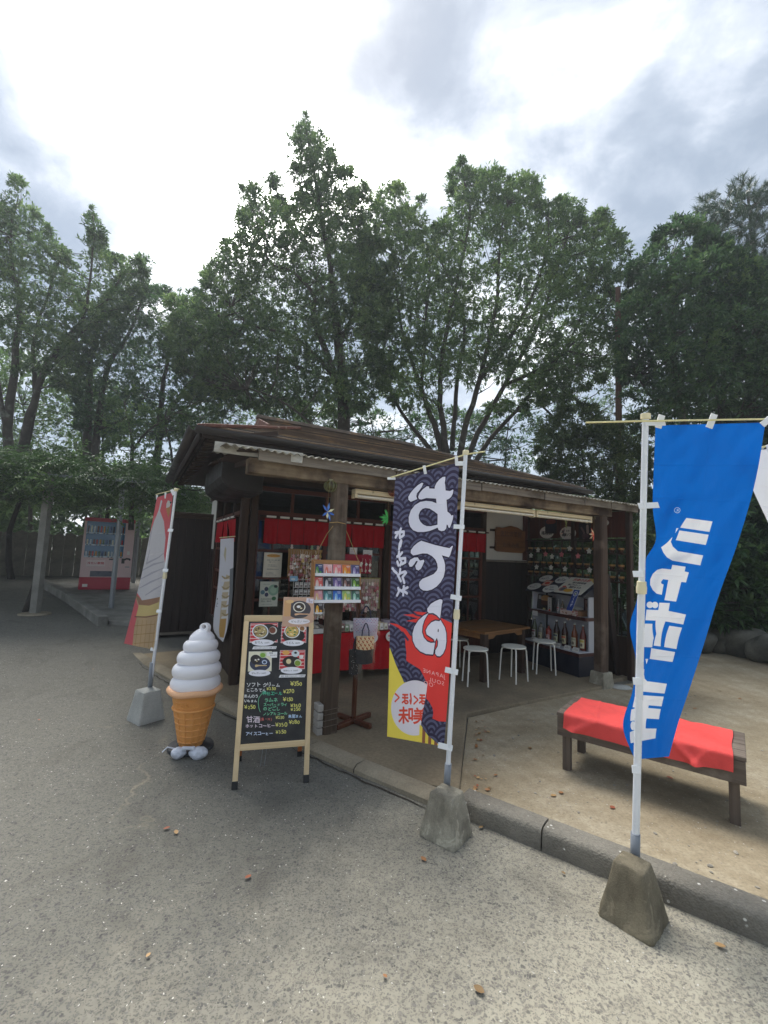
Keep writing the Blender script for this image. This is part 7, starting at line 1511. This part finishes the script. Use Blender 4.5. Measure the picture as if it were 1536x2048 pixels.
def stand():
    o = hthing('cross_foot_stand', 'chestnut wooden display stand on a cross shaped foot', 'stand', .295, .085, .05, None, rad(22))
    bar('post', WOOD_STAND, o, (0, 0, .05), (0, 0, 1.30), .036, .036, .006); bar('cross_foot', WOOD_STAND, o, (-.235, 0, .025), (.235, 0, .025), .045, .045, .008); bar('cross_foot', WOOD_STAND, o, (0, -.215, .026), (0, -.0235, .026), .043, .043, .008); bar('cross_foot', WOOD_STAND, o, (0, .0235, .026), (0, .215, .026), .043, .043, .008)
    bar('peg', WOOD_STAND, o, (0, -.10, 1.02), (0, .02, 1.0), .014, .014, .003)
    def bag(label, c, w, h, top, bot, pat, rz=0, sl=.0):
        p = at(*c); b = thing('pouch', label, 'pouch', p, rad(14)+rz, 'pouches in clear wrap hung on the stand'); n = 12
        cv = Canvas(120, 160, bot); cv.rect(0, 0, 120, int(160*sl) if sl else 160, top); r = random.Random(int(c[0]))
        if pat == 'cube':
            for j in range(4):
                for i in range(5):
                    x, y = i*28+(j % 2)*14-8, j*18+4; cv.poly([(x, y), (x+14, y-8), (x+28, y), (x+14, y+8)], (226, 196, 150)); cv.poly([(x, y), (x+14, y+8), (x+14, y+20), (x, y+11)], (170, 84, 34)); cv.oval(x+14, y+1, 3, 2, (120, 50, 30))
        elif pat == 'dots':
            for _ in range(80): cv.oval(r.uniform(0, 120), r.uniform(0, 160), 2.2, 2.0, r.choice([(206, 206, 206), (90, 90, 96), (140, 90, 80)]))
        else:
            for j in range(9):
                for i in range(9): cv.oval(i*14+(j % 2)*7, j*12+8, 4, 3, r.choice([(186, 120, 160), (206, 170, 200), (150, 140, 190)]))
        m = MB()
        def front(s, t, sg): a = math.sin(s*math.pi)*math.sin(min(1, t*1.05+.05)*math.pi*.92+.1); return ((s-.5)*w*(1-.10*t*t), -sg*(.006+.028*a), -t*h-.012*math.sin(s*math.pi)*t)
        m.grid(lambda s, t: front(s, t, 1), n, n); m.grid(lambda s, t: front(1-s, t, -1), n, n); m.build('pouch_body', print_mat('pouch '+label[:16], cv.image('pouch '+label[:16]), .6), b, smooth='all')
        m = MB()
        for x in (-.2, .2): m.tube([(x*w, 0, -.01), (x*w*.9, 0, .05), (x*w*.3, 0, .105), (0, 0, .115)], .006, 6)
        m.build('strap', plain('dark strap '+label[:8], (52, 50, 74), .7, .1, 12, .05), b, smooth=True)
        m = MB(); 
        def wrap(s, t, sg): k = 1+.25*t; return ((s-.5)*w*1.16*(1-.05*t*t)+.004*math.sin(t*17), -sg*(.012+.036*math.sin(s*math.pi)*(.4+.6*math.sin(t*3))), .10-t*(h+.16)-.02*math.sin(s*5+t*3)*(t > .9))
        m.grid(lambda s, t: wrap(s, t, 1), 14, 18); m.grid(lambda s, t: wrap(1-s, t, -1), 14, 18); q = m.build('clear_wrap', CLEAR, b, smooth='all')
    bag('pouch with orange cube pattern over a black base in clear wrap', (731, 1272, 4.02), .165, .24, (226, 196, 150), (40, 40, 44), 'cube', 0, .48)
    bag('black pouch with pale dots hanging lowest in clear wrap', (712, 1298, 4.14), .14, .22, (30, 30, 34), (30, 30, 34), 'dots', .3)
    bag('pale pouch with lilac scale pattern hanging behind the others', (732, 1236, 4.25), .25, .19, (206, 200, 210), (206, 200, 210), 'scale', .1)
stand()
# ------------------------------------------------------------------ goods table with red cloth, charm boards
def goods():
    o = hthing('goods_table', 'long trestle table for souvenirs in front of the shop doors', 'table', .20, 1.36, .05); w, d, h = 1.36, .46, .60
    box('table_top', WOOD_DARKU, o, 0, w, 0, d, h-.03, h, .003)
    for x in (.06, w-.10):
        for y in (.05, d-.09): box('leg', WOOD_DARK, o, x, x+.04, y, y+.04, 0, h-.03, .003)
    c = hthing('table_cloth', 'red cloth hanging over the front of the souvenir table', 'cloth', .20, 1.36, .05); m = MB()
    pth = [(d-.01, h+.003), (.0, h+.004), (-.010, h-.006), (-.014, h-.2), (-.016, .125)]; dd = [0]
    for a, b in zip(pth[:-1], pth[1:]): dd.append(dd[-1]+math.dist(a, b))
    tt = [x/dd[-1] for x in dd]
    def f(s, t):
        y = np.interp(t, tt, [p[0] for p in pth]); z = np.interp(t, tt, [p[1] for p in pth]); k = max(0, (t-tt[1])/(1-tt[1])); return (-.02+s*(w+.04), y-abs(.014*math.sin(s*21)+.01*math.sin(s*47))*k-.03*k*math.exp(-((s-.52)/.03)**2), z+.02*k*math.sin(s*5))
    m.grid(f, 90, 16); m.build('cloth', RED_TABLE, c, smooth='all')
    r = random.Random(6); Y = 1.36
    def carton(lb, u, v, w_, d_, h_, c_, nm='goods_box'):
        g = hthing(nm, lb, 'goods box', u, v, .654, 'boxes and trays on the souvenir table', r.uniform(-.15, .15)); box('box_body', plain(lb[:24], c_, .5, .08, 14, .05), g, -w_/2, w_/2, -d_/2, d_/2, 0, h_, .003); return g
    carton('white tray with black and grey spotted bags, left of the post', .38, Y+.10, .20, .22, .055, (206, 204, 200)); g = carton('stack of striped bags behind the white tray', .36, Y+.30, .24, .14, .10, (150, 146, 140))
    for k in range(9):
        s = thing('charm_bag', ['dark', 'cream', 'brown grey'][k % 3]+' charm bag in the '+['front', 'middle', 'back'][k//3]+' row of the white tray', 'charm bag', H(.31+(k % 3)*.07, Y+.04+(k//3)*.065, .71), TH+r.uniform(-.5, .5), 'charm bags in the white tray'); MB().lathe([(0, 0), (.024, .003), (.030, .012), (.018, .03), (.006, .036), (0, .037)], 9).build('bag_body', plain('charm bag %d' % (k % 3), [(46, 42, 44), (196, 190, 176), (120, 108, 96)][k % 3], .6, .2, 30, .1), s, smooth=True)
    cl = [((206, 150, 150), 'pink'), ((222, 218, 210), 'white'), ((180, 90, 96), 'dull red'), ((150, 160, 150), 'grey green'), ((206, 190, 150), 'straw coloured'), ((190, 176, 186), 'mauve')]
    for k, (c_, n) in enumerate(cl):
        u = .72+k*.145; g = carton('%s wrapped sweets bundle standing on the souvenir table' % n, u, Y+.13+.06*(k % 2), .115, .10, .085+.02*(k % 2), c_)
        m = MB(); m.grid(lambda s, t: ((s-.5)*.13, -.056-.006*math.sin(s*9), .012+t*.12), 6, 6); m.build('clear_wrap', CLEAR, g, smooth='all')
    for k in range(15):
        c_ = [(206, 96, 90), (222, 214, 190), (120, 150, 110), (214, 170, 90), (150, 110, 140), (226, 222, 216), (110, 80, 60)][k*3 % 7]; g = hthing('snack_packet', 'small snack packet, %s from the left in the front row of the souvenir table' % ORD[k], 'packet', .60+k*.063, Y+.045+r.uniform(-.006, .006), .655, 'snack packets on the souvenir table', r.uniform(-.15, .15)); cv = Canvas(40, 60, c_); cv.rect(6, 10, 34, 26, (232, 228, 220)); cv.oval(20, 42, 10, 9, tuple(int(q*.6) for q in c_)); m = MB(); m.sheet((-.024, -.008, .085), (.024, -.008, .085), (.026, -.022, 0), (-.026, -.022, 0)); m.mi = 1; m.add([(-.026, -.022, 0), (.026, -.022, 0), (.024, -.008, .085), (-.024, -.008, .085), (-.024, .012, 0), (.024, .012, 0)], [(0, 4, 5, 1), (1, 5, 2), (0, 3, 4), (3, 2, 5, 4)]); m.build('packet_body', [print_mat('packet %d' % k, cv.image('packet %d' % k), .35), PAPER], g)
    for k, (u, z) in enumerate(((.55, .70), (.90, .69), (1.15, .70))):
        cv = Canvas(60, 44, (222, 220, 214)); cv.text(('300円', '650円', '1,000円')[k], 6, 30, 18, (150, 60, 60)); flat('price_card', 'small price card %s on the souvenir table' % ('beside the spotted bags', 'before the dull red bundle', 'before the mauve bundle')[k], 'price card', u, Y+.02, z, .07, .05, cv, tilt=.2, group='price cards on the souvenir table')
    for u, lb, t in ((1.115, 'large round white sign pinned to the red cloth', '宗像土産'), (1.39, 'round white sign at the end of the red cloth by the banner', 'お守り')):
        cv = Canvas(120, 110, (226, 222, 216)); cv.text(t, 60-len(t)*12, 54, 24, (200, 50, 60), grow=1); cv.text('おみやげ', 28, 78, 15, (60, 60, 60)); cv.text('あります', 50, 94, 11, (60, 60, 60)); flat('round_sign', lb, 'sign', u, 1.305, .575, .155, .13, cv, shape='oval', tilt=.1, group='round signs on the red cloth')
    # charm boards
    CC = [plain('charm %d' % i, c_, .3, .2, 40, .1, metal=.1) for i, c_ in enumerate([(214, 176, 166), (232, 220, 210), (206, 178, 110), (170, 90, 98), (222, 206, 186), (150, 140, 128), (196, 150, 156), (230, 230, 222)])]
    shp = []
    for k in range(4):
        m = MB()
        if k == 0: m.lathe([(0, 0), (.010, .003), (.013, .012), (.008, .022), (0, .025)], 8, (0, 0, -.03)); 
        elif k == 1: m.box(-.010, .010, -.003, .003, -.036, -.006)
        elif k == 2: m.lathe([(0, 0), (.009, .004), (.004, .014), (.008, .02), (0, .028)], 7, (0, 0, -.034))
        else: m.add([(0, -.003, -.005), (.013, -.003, -.020), (0, -.003, -.036), (-.013, -.003, -.020), (0, .003, -.02)], [(0, 1, 2, 3), (0, 4, 1), (1, 4, 2), (2, 4, 3), (3, 4, 0)])
        m.tube([(0, 0, -.008), (.002, -.002, .012), (0, 0, .024)], .0014, 4); o_ = m.build('charm', CC[0]); shp.append(o_.data); bpy.data.objects.remove(o_)
    def charms(lb, grp, u0, u1, v, z0, z1, nx, nz, cols=None):
        for j in range(nz):
            for i in range(nx):
                k = r.randrange(4); me = shp[k] if (k, j % 8) not in VAR else VAR[(k, j % 8)]
                ci = r.choice(cols) if cols else r.randrange(8)
                if (k, ci) not in VAR:
                    me = shp[k].copy(); me.materials.clear(); me.materials.append(CC[ci]); VAR[(k, ci)] = me
                o_ = bpy.data.objects.new('charm', VAR[(k, ci)]); COL.objects.link(o_); o_.location = H(u0+(u1-u0)*(i+.5)/nx+r.uniform(-.004, .004), v-.012+r.uniform(-.006, .004), z1-(z1-z0)*(j+.35)/nz+r.uniform(-.006, .006)); o_.rotation_euler = (r.uniform(-.2, .2), r.uniform(-.3, .3), TH+r.uniform(-.6, .6)); s = r.uniform(1.4, 2.0); o_.scale = (s, s, s); tag(o_, lb+', '+ORD[i]+' from the left in the '+ORD[j]+' row', 'charm', grp)
    VAR = {}
    b = hthing('charm_board', 'gold edged board crowded with charms under the left curtain', 'display board', .06, 1.68, 1.31); GB = plain('ochre board', (146, 112, 62), .6, .12, 8, .05)
    box('board', GB, b, 0, .44, 0, .014, 0, .36, .003); box('top_rail', GB, b, -.01, .45, -.012, -.001, .33, .362, .003); charms('dangling charm on the gold edged board', 'charms on the gold edged board',   .07, .49, 1.665, 1.29, 1.63, 14, 7)
    b = hthing('wire_rack', 'white wire rack of small tagged goods behind the tilted pack rack', 'rack', .13, 1.62, .92); m = MB()
    for x in np.linspace(0, .42, 8): m.tube([(x, 0, 0), (x, 0, .38)], .003, 5)
    for z in (.0, .09, .18, .27, .37): m.tube([(0, -.004, z), (.42, -.004, z)], .003, 5)
    m.build('wire_grid', plain('white wire', (206, 206, 204), .4, .05, 8, 0), b); src = None
    for j in range(4):
        for i in range(7):
            p = H(.165+i*.058, 1.595, 1.255-j*.09); lb = 'small white tagged pack, %s from the left in the %s row of the wire rack' % (ORD[i], ORD[j])
            if src is None:
                cv = Canvas(40, 60, (206, 204, 200)); cv.rect(6, 30, 34, 54, (120, 112, 110)); cv.rect(8, 6, 32, 12, (90, 90, 96)); src = thing('tagged_pack', lb, 'pack', p, TH, 'tagged packs on the wire rack'); m = MB(); m.sheet((-.022, 0, 0), (.022, 0, 0), (.022, 0, -.066), (-.022, 0, -.066)); m.mi = 1; m.box(-.022, .022, .0005, .008, -.066, 0); m.build('card_back', [print_mat('tagged print', cv.image('tagged print')), WHITE_PL], src)
            else:
                c2 = copy_tree(src); c2['label'] = lb; c2.location = p+Vector((0, 0, r.uniform(-.004, .004))); c2.rotation_euler.z = TH+r.uniform(-.15, .15)
    cv = Canvas(70, 44, (130, 176, 206)); cv.oval(30, 26, 20, 10, (206, 220, 226)); flat('blue_card', 'small pale blue card clipped on top of the wire rack', 'card', .12, 1.60, 1.30, .10, .065, cv, tilt=.1)
    b = hthing('charm_board', 'green edged board crowded with charms right of the left post', 'display board', .70, 1.70, .90); GN = plain('olive board', (140, 134, 70), .6, .12, 8, .05); GP = plain('pale inner board', (176, 160, 140), .7, .1, 10, .03)
    box('board', GP, b, 0, .70, 0, .012, 0, .40, .002)
    for q in ((-.012, .712, -.014, 0), (-.012, .712, .40, .414)): box('board_edge', GN, b, q[0], q[1], -.006, .014, q[2], q[3], .002)
    box('board_edge', GN, b, .70, .712, -.006, .014, .001, .399, .002); charms('dangling charm on the green edged board', 'charms on the green edged board', .72, 1.38, 1.69, .89, 1.28, 16, 8, [0, 1, 4, 6, 7, 3])
    b = hthing('pouch_board', 'crimson cloth board with white rabbit charms behind the left post', 'display board', .86, 1.74, 1.37); box('board', plain('crimson cloth', (160, 28, 56), .8, .1, 9, .1), b, 0, .42, 0, .012, 0, .26, .003); charms('white rabbit charm on the crimson board', 'white charms on the crimson board', 1.02, 1.27, 1.725, 1.39, 1.56, 4, 2, [7, 1])
    b = hthing('charm_board', 'lower board of small charms half hidden by the left post', 'display board', .22, 1.60, .80); box('board', GP, b, 0, .46, 0, .012, 0, .12, .002); charms('dangling charm on the low board', 'charms on the low board', .23, .66, 1.588, .80, .915, 12, 2, [0, 1, 4, 7])
    for k in range(3):
        d_ = thing('shop_doll', 'small %s doll standing on top of the gold edged board' % ('white', 'green', 'pink')[k], 'doll', H((.10, .37, .45)[k], 1.69, 1.672), TH, 'dolls on the gold edged board'); MB().lathe([(0, 0), (.016, .002), (.02, .018), (.012, .03), (.016, .04), (.012, .052), (0, .056)], 12).build('doll_body', plain('shop doll %d' % k, [(206, 196, 186), (130, 160, 120), (206, 170, 160)][k], .5, .05, 9, 0), d_, smooth=True)
    # dim stock inside the doorway
    sh = hthing('stock_shelf', 'dim shelf of dark bottles inside the doorway', 'shelf', 1.95, 3.0, .08)
    for z in (.0, .5, .95, 1.4): box('shelf_board', WOOD_DARKU, sh, 0, 1.2, 0, .35, z, z+.025, .002)
    for x in (0, 1.175): box('shelf_side', WOOD_DARK, sh, x, x+.025, .0, .35, .026, 1.75, .002)
    src = None
    for j, z in enumerate((.525, .975, 1.425)):
        for k in range(10):
            p = H(2.03+k*.115, 3.12, .08+z); lb = 'dark glass bottle, %s from the left on the %s board of the dim indoor shelf' % (ORD[k], ('second', 'third', 'top')[j])
            if src is None: src = thing('stock_bottle', lb, 'bottle', p, 0, 'bottles on the indoor shelf'); g = NT('dark bottle'); g.set(srgb(60, 62, 54), .1, None, 0, .6); MB().lathe([(.034, 0), (.036, .006), (.036, .17), (.013, .24), (.013, .3), (0, .3)], 12).build('bottle_glass', g.mat, src, smooth=True)
            else: c2 = copy_tree(src); c2.location = p; c2['label'] = lb
goods()
# ------------------------------------------------------------------ right of the porch: leaning board, sticks, boulders, ropes
def right_side():
    o = hthing('leaning_board', 'long dark plank leaning against the right porch post', 'plank', 4.25, .03, 0); m = MB(); m.T = Matrix.Identity(4); p, q = at(1240, 1374, 6.35), at(1213, 1150, 6.28); L = o.location.copy(); R3 = Matrix.Rotation(-TH, 4, 'Z'); bar('plank', WOOD_BLACK, o, R3 @ (p-L), R3 @ (q-L), .10, .035, .004, up=(0, 1, 0)); bar('plank', WOOD_DARK, o, R3 @ (at(1229, 1372, 6.42)-L), R3 @ (at(1215, 1190, 6.4)-L), .05, .03, .004, up=(0, 1, 0))
    def stick(label, a, b, D, r_, mt, name='broom_handle'):
        p, q = at(*a, D), at(*b, D-.05); o = thing(name, label, 'stick', p, 0, 'sticks leaning beside the right post'); MB().tube([(0, 0, 0), q-p], r_, 8).build('shaft', mt, o, smooth=True); MB().tube([(q-p)*.97, (q-p)*1.03], r_*1.5, 8).build('end_cap', BLACK, o, smooth=True)
    stick('white metal stick leaning on the lattice beyond the right post', (1236, 1255), (1238, 1146), 6.9, .012, WHITE_POLE); stick('short white stick hooked beside the right porch post', (1222, 1180), (1219, 1132), 6.7, .009, WHITE_POLE); stick('thin dark pole standing right of the leaning plank', (1247, 1345), (1240, 1200), 6.9, .014, WOOD_DARK)
    o = thing('folding_chair', 'grey folding chair with a navy back behind the leaning plank', 'chair', at(1262, 1345, 7.4), TH+.4); o.location.z = .01
    for x in (-.2, .2): tube('leg', STEEL, o, [(x, -.2, 0), (x, .12, .82)], .012, 8); tube('leg', STEEL, o, [(x, .22, 0), (x, -.18, .46)], .012, 8)
    box('seat', NAVY, o, -.2, .2, -.2, .16, .44, .47, .01); m = MB(); m.grid(lambda s, t: (-.2+s*.4, .055+.05*(1-t)-.03*math.sin(s*3.14), .82-t*.24), 8, 6); q = m.build('backrest', NAVY, o, smooth='all'); q.modifiers.new('thick', 'SOLIDIFY').thickness = .02
    for (x, y, w, h, lb, c) in ((1112+82, 1275, .06, .09, 'small yellow sign leaning behind the right post', (206, 170, 60)), (1218, 1278, .05, .12, 'narrow yellow card right of the porch post', (206, 176, 70))):
        cv = Canvas(40, 60, c); cv.rect(8, 12, 32, 18, (120, 60, 40)); p = at(x, y, 6.55); u = p-HO; flat('yellow_card', lb, 'card', u.dot(HU), u.dot(HV), p.z, w*1.5, h*1.3, cv, '-u', rz=.6)
    o = thing('wooden_crate', 'small orange brown wooden crate behind the right post', 'crate', at(1208, 1338, 6.9), TH); o.location.z = .0
    for k in range(4): box('crate_board', WOOD_TABLE, o, -.18, .2, -.14, -.125, .02+k*.09, .10+k*.09, .003); box('crate_board', WOOD_TABLE, o, -.18, .2, .12, .135, .02+k*.09, .10+k*.09, .003)
    for x in (-.165, .17): box('crate_post', WOOD_TABLE, o, x-.015, x+.015, -.124, .119, 0, .37, .003)
    # boulders of the low wall, ropes
    o = thing('boulder_wall', 'low wall of rough boulders along the far edge of the yard', 'wall', (6.9, 9.0, 0)); L = o.location.copy(); ST = concrete_mat('lichen boulder', (122, 119, 108), (68, 68, 60), 2.2, rough=.95, bump=.8); r = random.Random(8)
    for i, (x, y, s) in enumerate(((1335, 1268, .52), (1385, 1262, .60), (1440, 1262, .62), (1492, 1272, .70), (1548, 1285, .64), (1600, 1300, .7), (1360, 1232, .42), (1415, 1225, .46), (1470, 1222, .52), (1525, 1232, .50), (1585, 1245, .5))):
        g = ground(x, y+42, 0); c = Vector((g.x, g.y, .22*s/.6 if i < 6 else .60)) if i < 6 else Vector(at(x, y, (Vector(g)-Vector(_C)).dot(Vector(_F))+.5))
        bm = bmesh.new(); bmesh.ops.create_icosphere(bm, subdivisions=3, radius=1); ang = r.uniform(0, 3)
        for v_ in bm.verts:
            q = v_.co.copy(); n_ = 1+.22*mnoise.noise(q*1.3+Vector((i*3, 0, 0)))+.08*mnoise.noise(q*4+Vector((i, 2, 0))); mx = max(abs(q.x), abs(q.y), abs(q.z)); q = q*(.72+.28/ max(mx, .6))*n_; v_.co = Vector((q.x*s*.62, q.y*s*.5, q.z*s*.42))
        me = bpy.data.meshes.new('boulder'); bm.to_mesh(me); bm.free(); me.polygons.foreach_set('use_smooth', [True]*len(me.polygons)); q = link('boulder', me, o, ST); q.location = c-L; q.rotation_euler.z = ang
    o = thing('rope_fence', 'two pale ropes strung low in front of the boulders', 'rope fence', (6.8, 8.2, 0)); L = o.location.copy(); RP = plain('pale rope', (190, 184, 168), .8, .1, 30, .2)
    for y0, y1 in ((1262, 1296), (1280, 1314)):
        P = [at(1310+k*60, y0+(y1-y0)*k/4+7*math.sin(k/4*3.14), 9.3-.32*k)-L for k in range(6)]; tube('rope', RP, o, P, .016, 8)
    for x, y, D in ((1308, 1300, 9.32), (1620, 1330, 7.7)): b = at(x, y+20, D)-L; b.z = 0; tube('stake', WOOD_POST, o, [b, b+Vector((0, 0, .62))], .035, 9)
    o = thing('flat_stone', 'pale flat stone lying at the foot of the leaning plank', 'stone', ground(1243, 1378, 0)); m = MB(); m.lathe([(0, 0), (.12, .0), (.13, .02), (.09, .045), (0, .05)], 10); m.build('stone_body', BLOCK_NEW, o, smooth=True); o.scale = (1.1, .7, 1)
right_side()
def litter():
    r = random.Random(14); ms = [plain('fallen leaf %d' % i, c, .6, .2, 40, .1) for i, c in enumerate([(160, 112, 70), (150, 84, 56), (176, 140, 92), (128, 100, 60)])]; me_ = {}
    def leaf(p, s, a, k, lb, grp):
        if k not in me_:
            m = MB(); n = 8; pr = [(math.sin(t*math.pi)**.8*.32, t-.5) for t in np.linspace(0, 1, n)]
            vs = []; [vs.extend([(-w, y, .10*abs(w)+.06*y*y*(1+k*.4)), (0, y, .04*y*y), (w, y, .16*abs(w)+.05*y*y)]) for w, y in pr]; fs = []
            for j in range(n-1): fs += [(j*3, j*3+1, j*3+4, j*3+3), (j*3+1, j*3+2, j*3+5, j*3+4)]
            m.add(vs, fs); o_ = m.build('fallen_leaf', ms[k], None, smooth='all'); me_[k] = o_.data; bpy.data.objects.remove(o_)
        o_ = bpy.data.objects.new('fallen_leaf', me_[k]); COL.objects.link(o_); o_.location = p; o_.rotation_euler = (r.uniform(-.15, .15), r.uniform(-.15, .15), a); o_.scale = (s, s, s); tag(o_, lb, 'leaf', grp)
    for i, (x, y, sz, lb) in enumerate(((847, 1722, .055, 'tan fallen leaf near the block of the navy banner'), (496, 1758, .05, 'brown fallen leaf left of the middle of the tarmac'), (1440, 1896, .06, 'reddish fallen leaf near the kerb at far right'), (958, 1985, .06, 'red brown fallen leaf at the bottom edge'), (770, 1958, .03, 'tiny brown leaf near the bottom middle'), (333, 1660, .05, 'curled tan leaf on the tarmac below the ice cream cone'), (352, 1668, .05, 'second curled leaf beside the tan one on the tarmac'), (1127, 1750, .03, 'small orange leaf beside the kerb'), (186, 1340, .04, 'pale leaf on the tarmac far left'), (78, 1442, .035, 'small straw coloured leaf at the left edge'), (296, 1916, .03, 'small straw coloured bit at bottom left'), (962, 1658, .045, 'yellow leaf beside the block of the navy banner'))):
        p = ground(x, y); p.z += .012; leaf(p, sz*.75, r.uniform(0, 6), i % 4, lb, None)
    for k in range(34):
        t = r.random(); p = Vector((.97, 4.7, 0)).lerp(Vector((.66, 3.3, 0)), t)+Vector((.05+.16*r.random()**2, -.05, .022)); leaf(p, r.uniform(.02, .045), r.uniform(0, 6), r.randrange(4), 'brown dead leaf gathered along the slab edge in the sand', 'dead leaves along the slab edge')
    for x, y in ((1107, 1596), (1122, 1590), (1225, 1620), (1340, 1560), (1060, 1500), (1390, 1420), (1480, 1400), (1440, 1385), (1440, 1560)):
        p = ground(x, y); p.z += .018; leaf(p, .05, r.uniform(0, 6), r.randrange(4), 'brown dead leaf lying on the open sand', 'dead leaves on the open sand')
    for x, y in ((840, 880), (880, 909), (983, 932), (760, 875), (1010, 951), (905, 913)):
        v = .5+r.random()*.1; d = (x-768)/CAM_F*_R-(y-1024)/CAM_F*_U+_F
        sl = (3.485-2.735)/1.92; n = np.array(HV)*(-sl)+np.array([0, 0, 1.]); p0 = np.array(H(0, .5, 2.735)); t = float((p0-_C) @ n/(d @ n)); p = Vector(_C+t*d); p.z += .03; leaf(p, .085, r.uniform(0, 6), 2, 'pale dead leaf lying on the brown roof', 'dead leaves on the roof')
litter()
# ------------------------------------------------------------------ lens flare veil
def flare_veil():
    o = MB().box(-163, 163, -63, 203, -1.2, 16.5).build('flare_veil', None, None)  # thin scattering volume added to imitate the lens flare veil over distant things
    m = bpy.data.materials.new('flare veil volume'); m.use_nodes = True; nt = m.node_tree; nt.nodes.clear()
    out = nt.nodes.new('ShaderNodeOutputMaterial'); v = nt.nodes.new('ShaderNodeVolumePrincipled'); v.inputs['Color'].default_value = (.86, .93, 1, 1); v.inputs['Density'].default_value = .0025; v.inputs['Anisotropy'].default_value = .35
    nt.links.new(v.outputs[0], out.inputs['Volume']); o.data.materials.clear(); o.data.materials.append(m); tag(o, None, None, kind='stuff')
flare_veil()
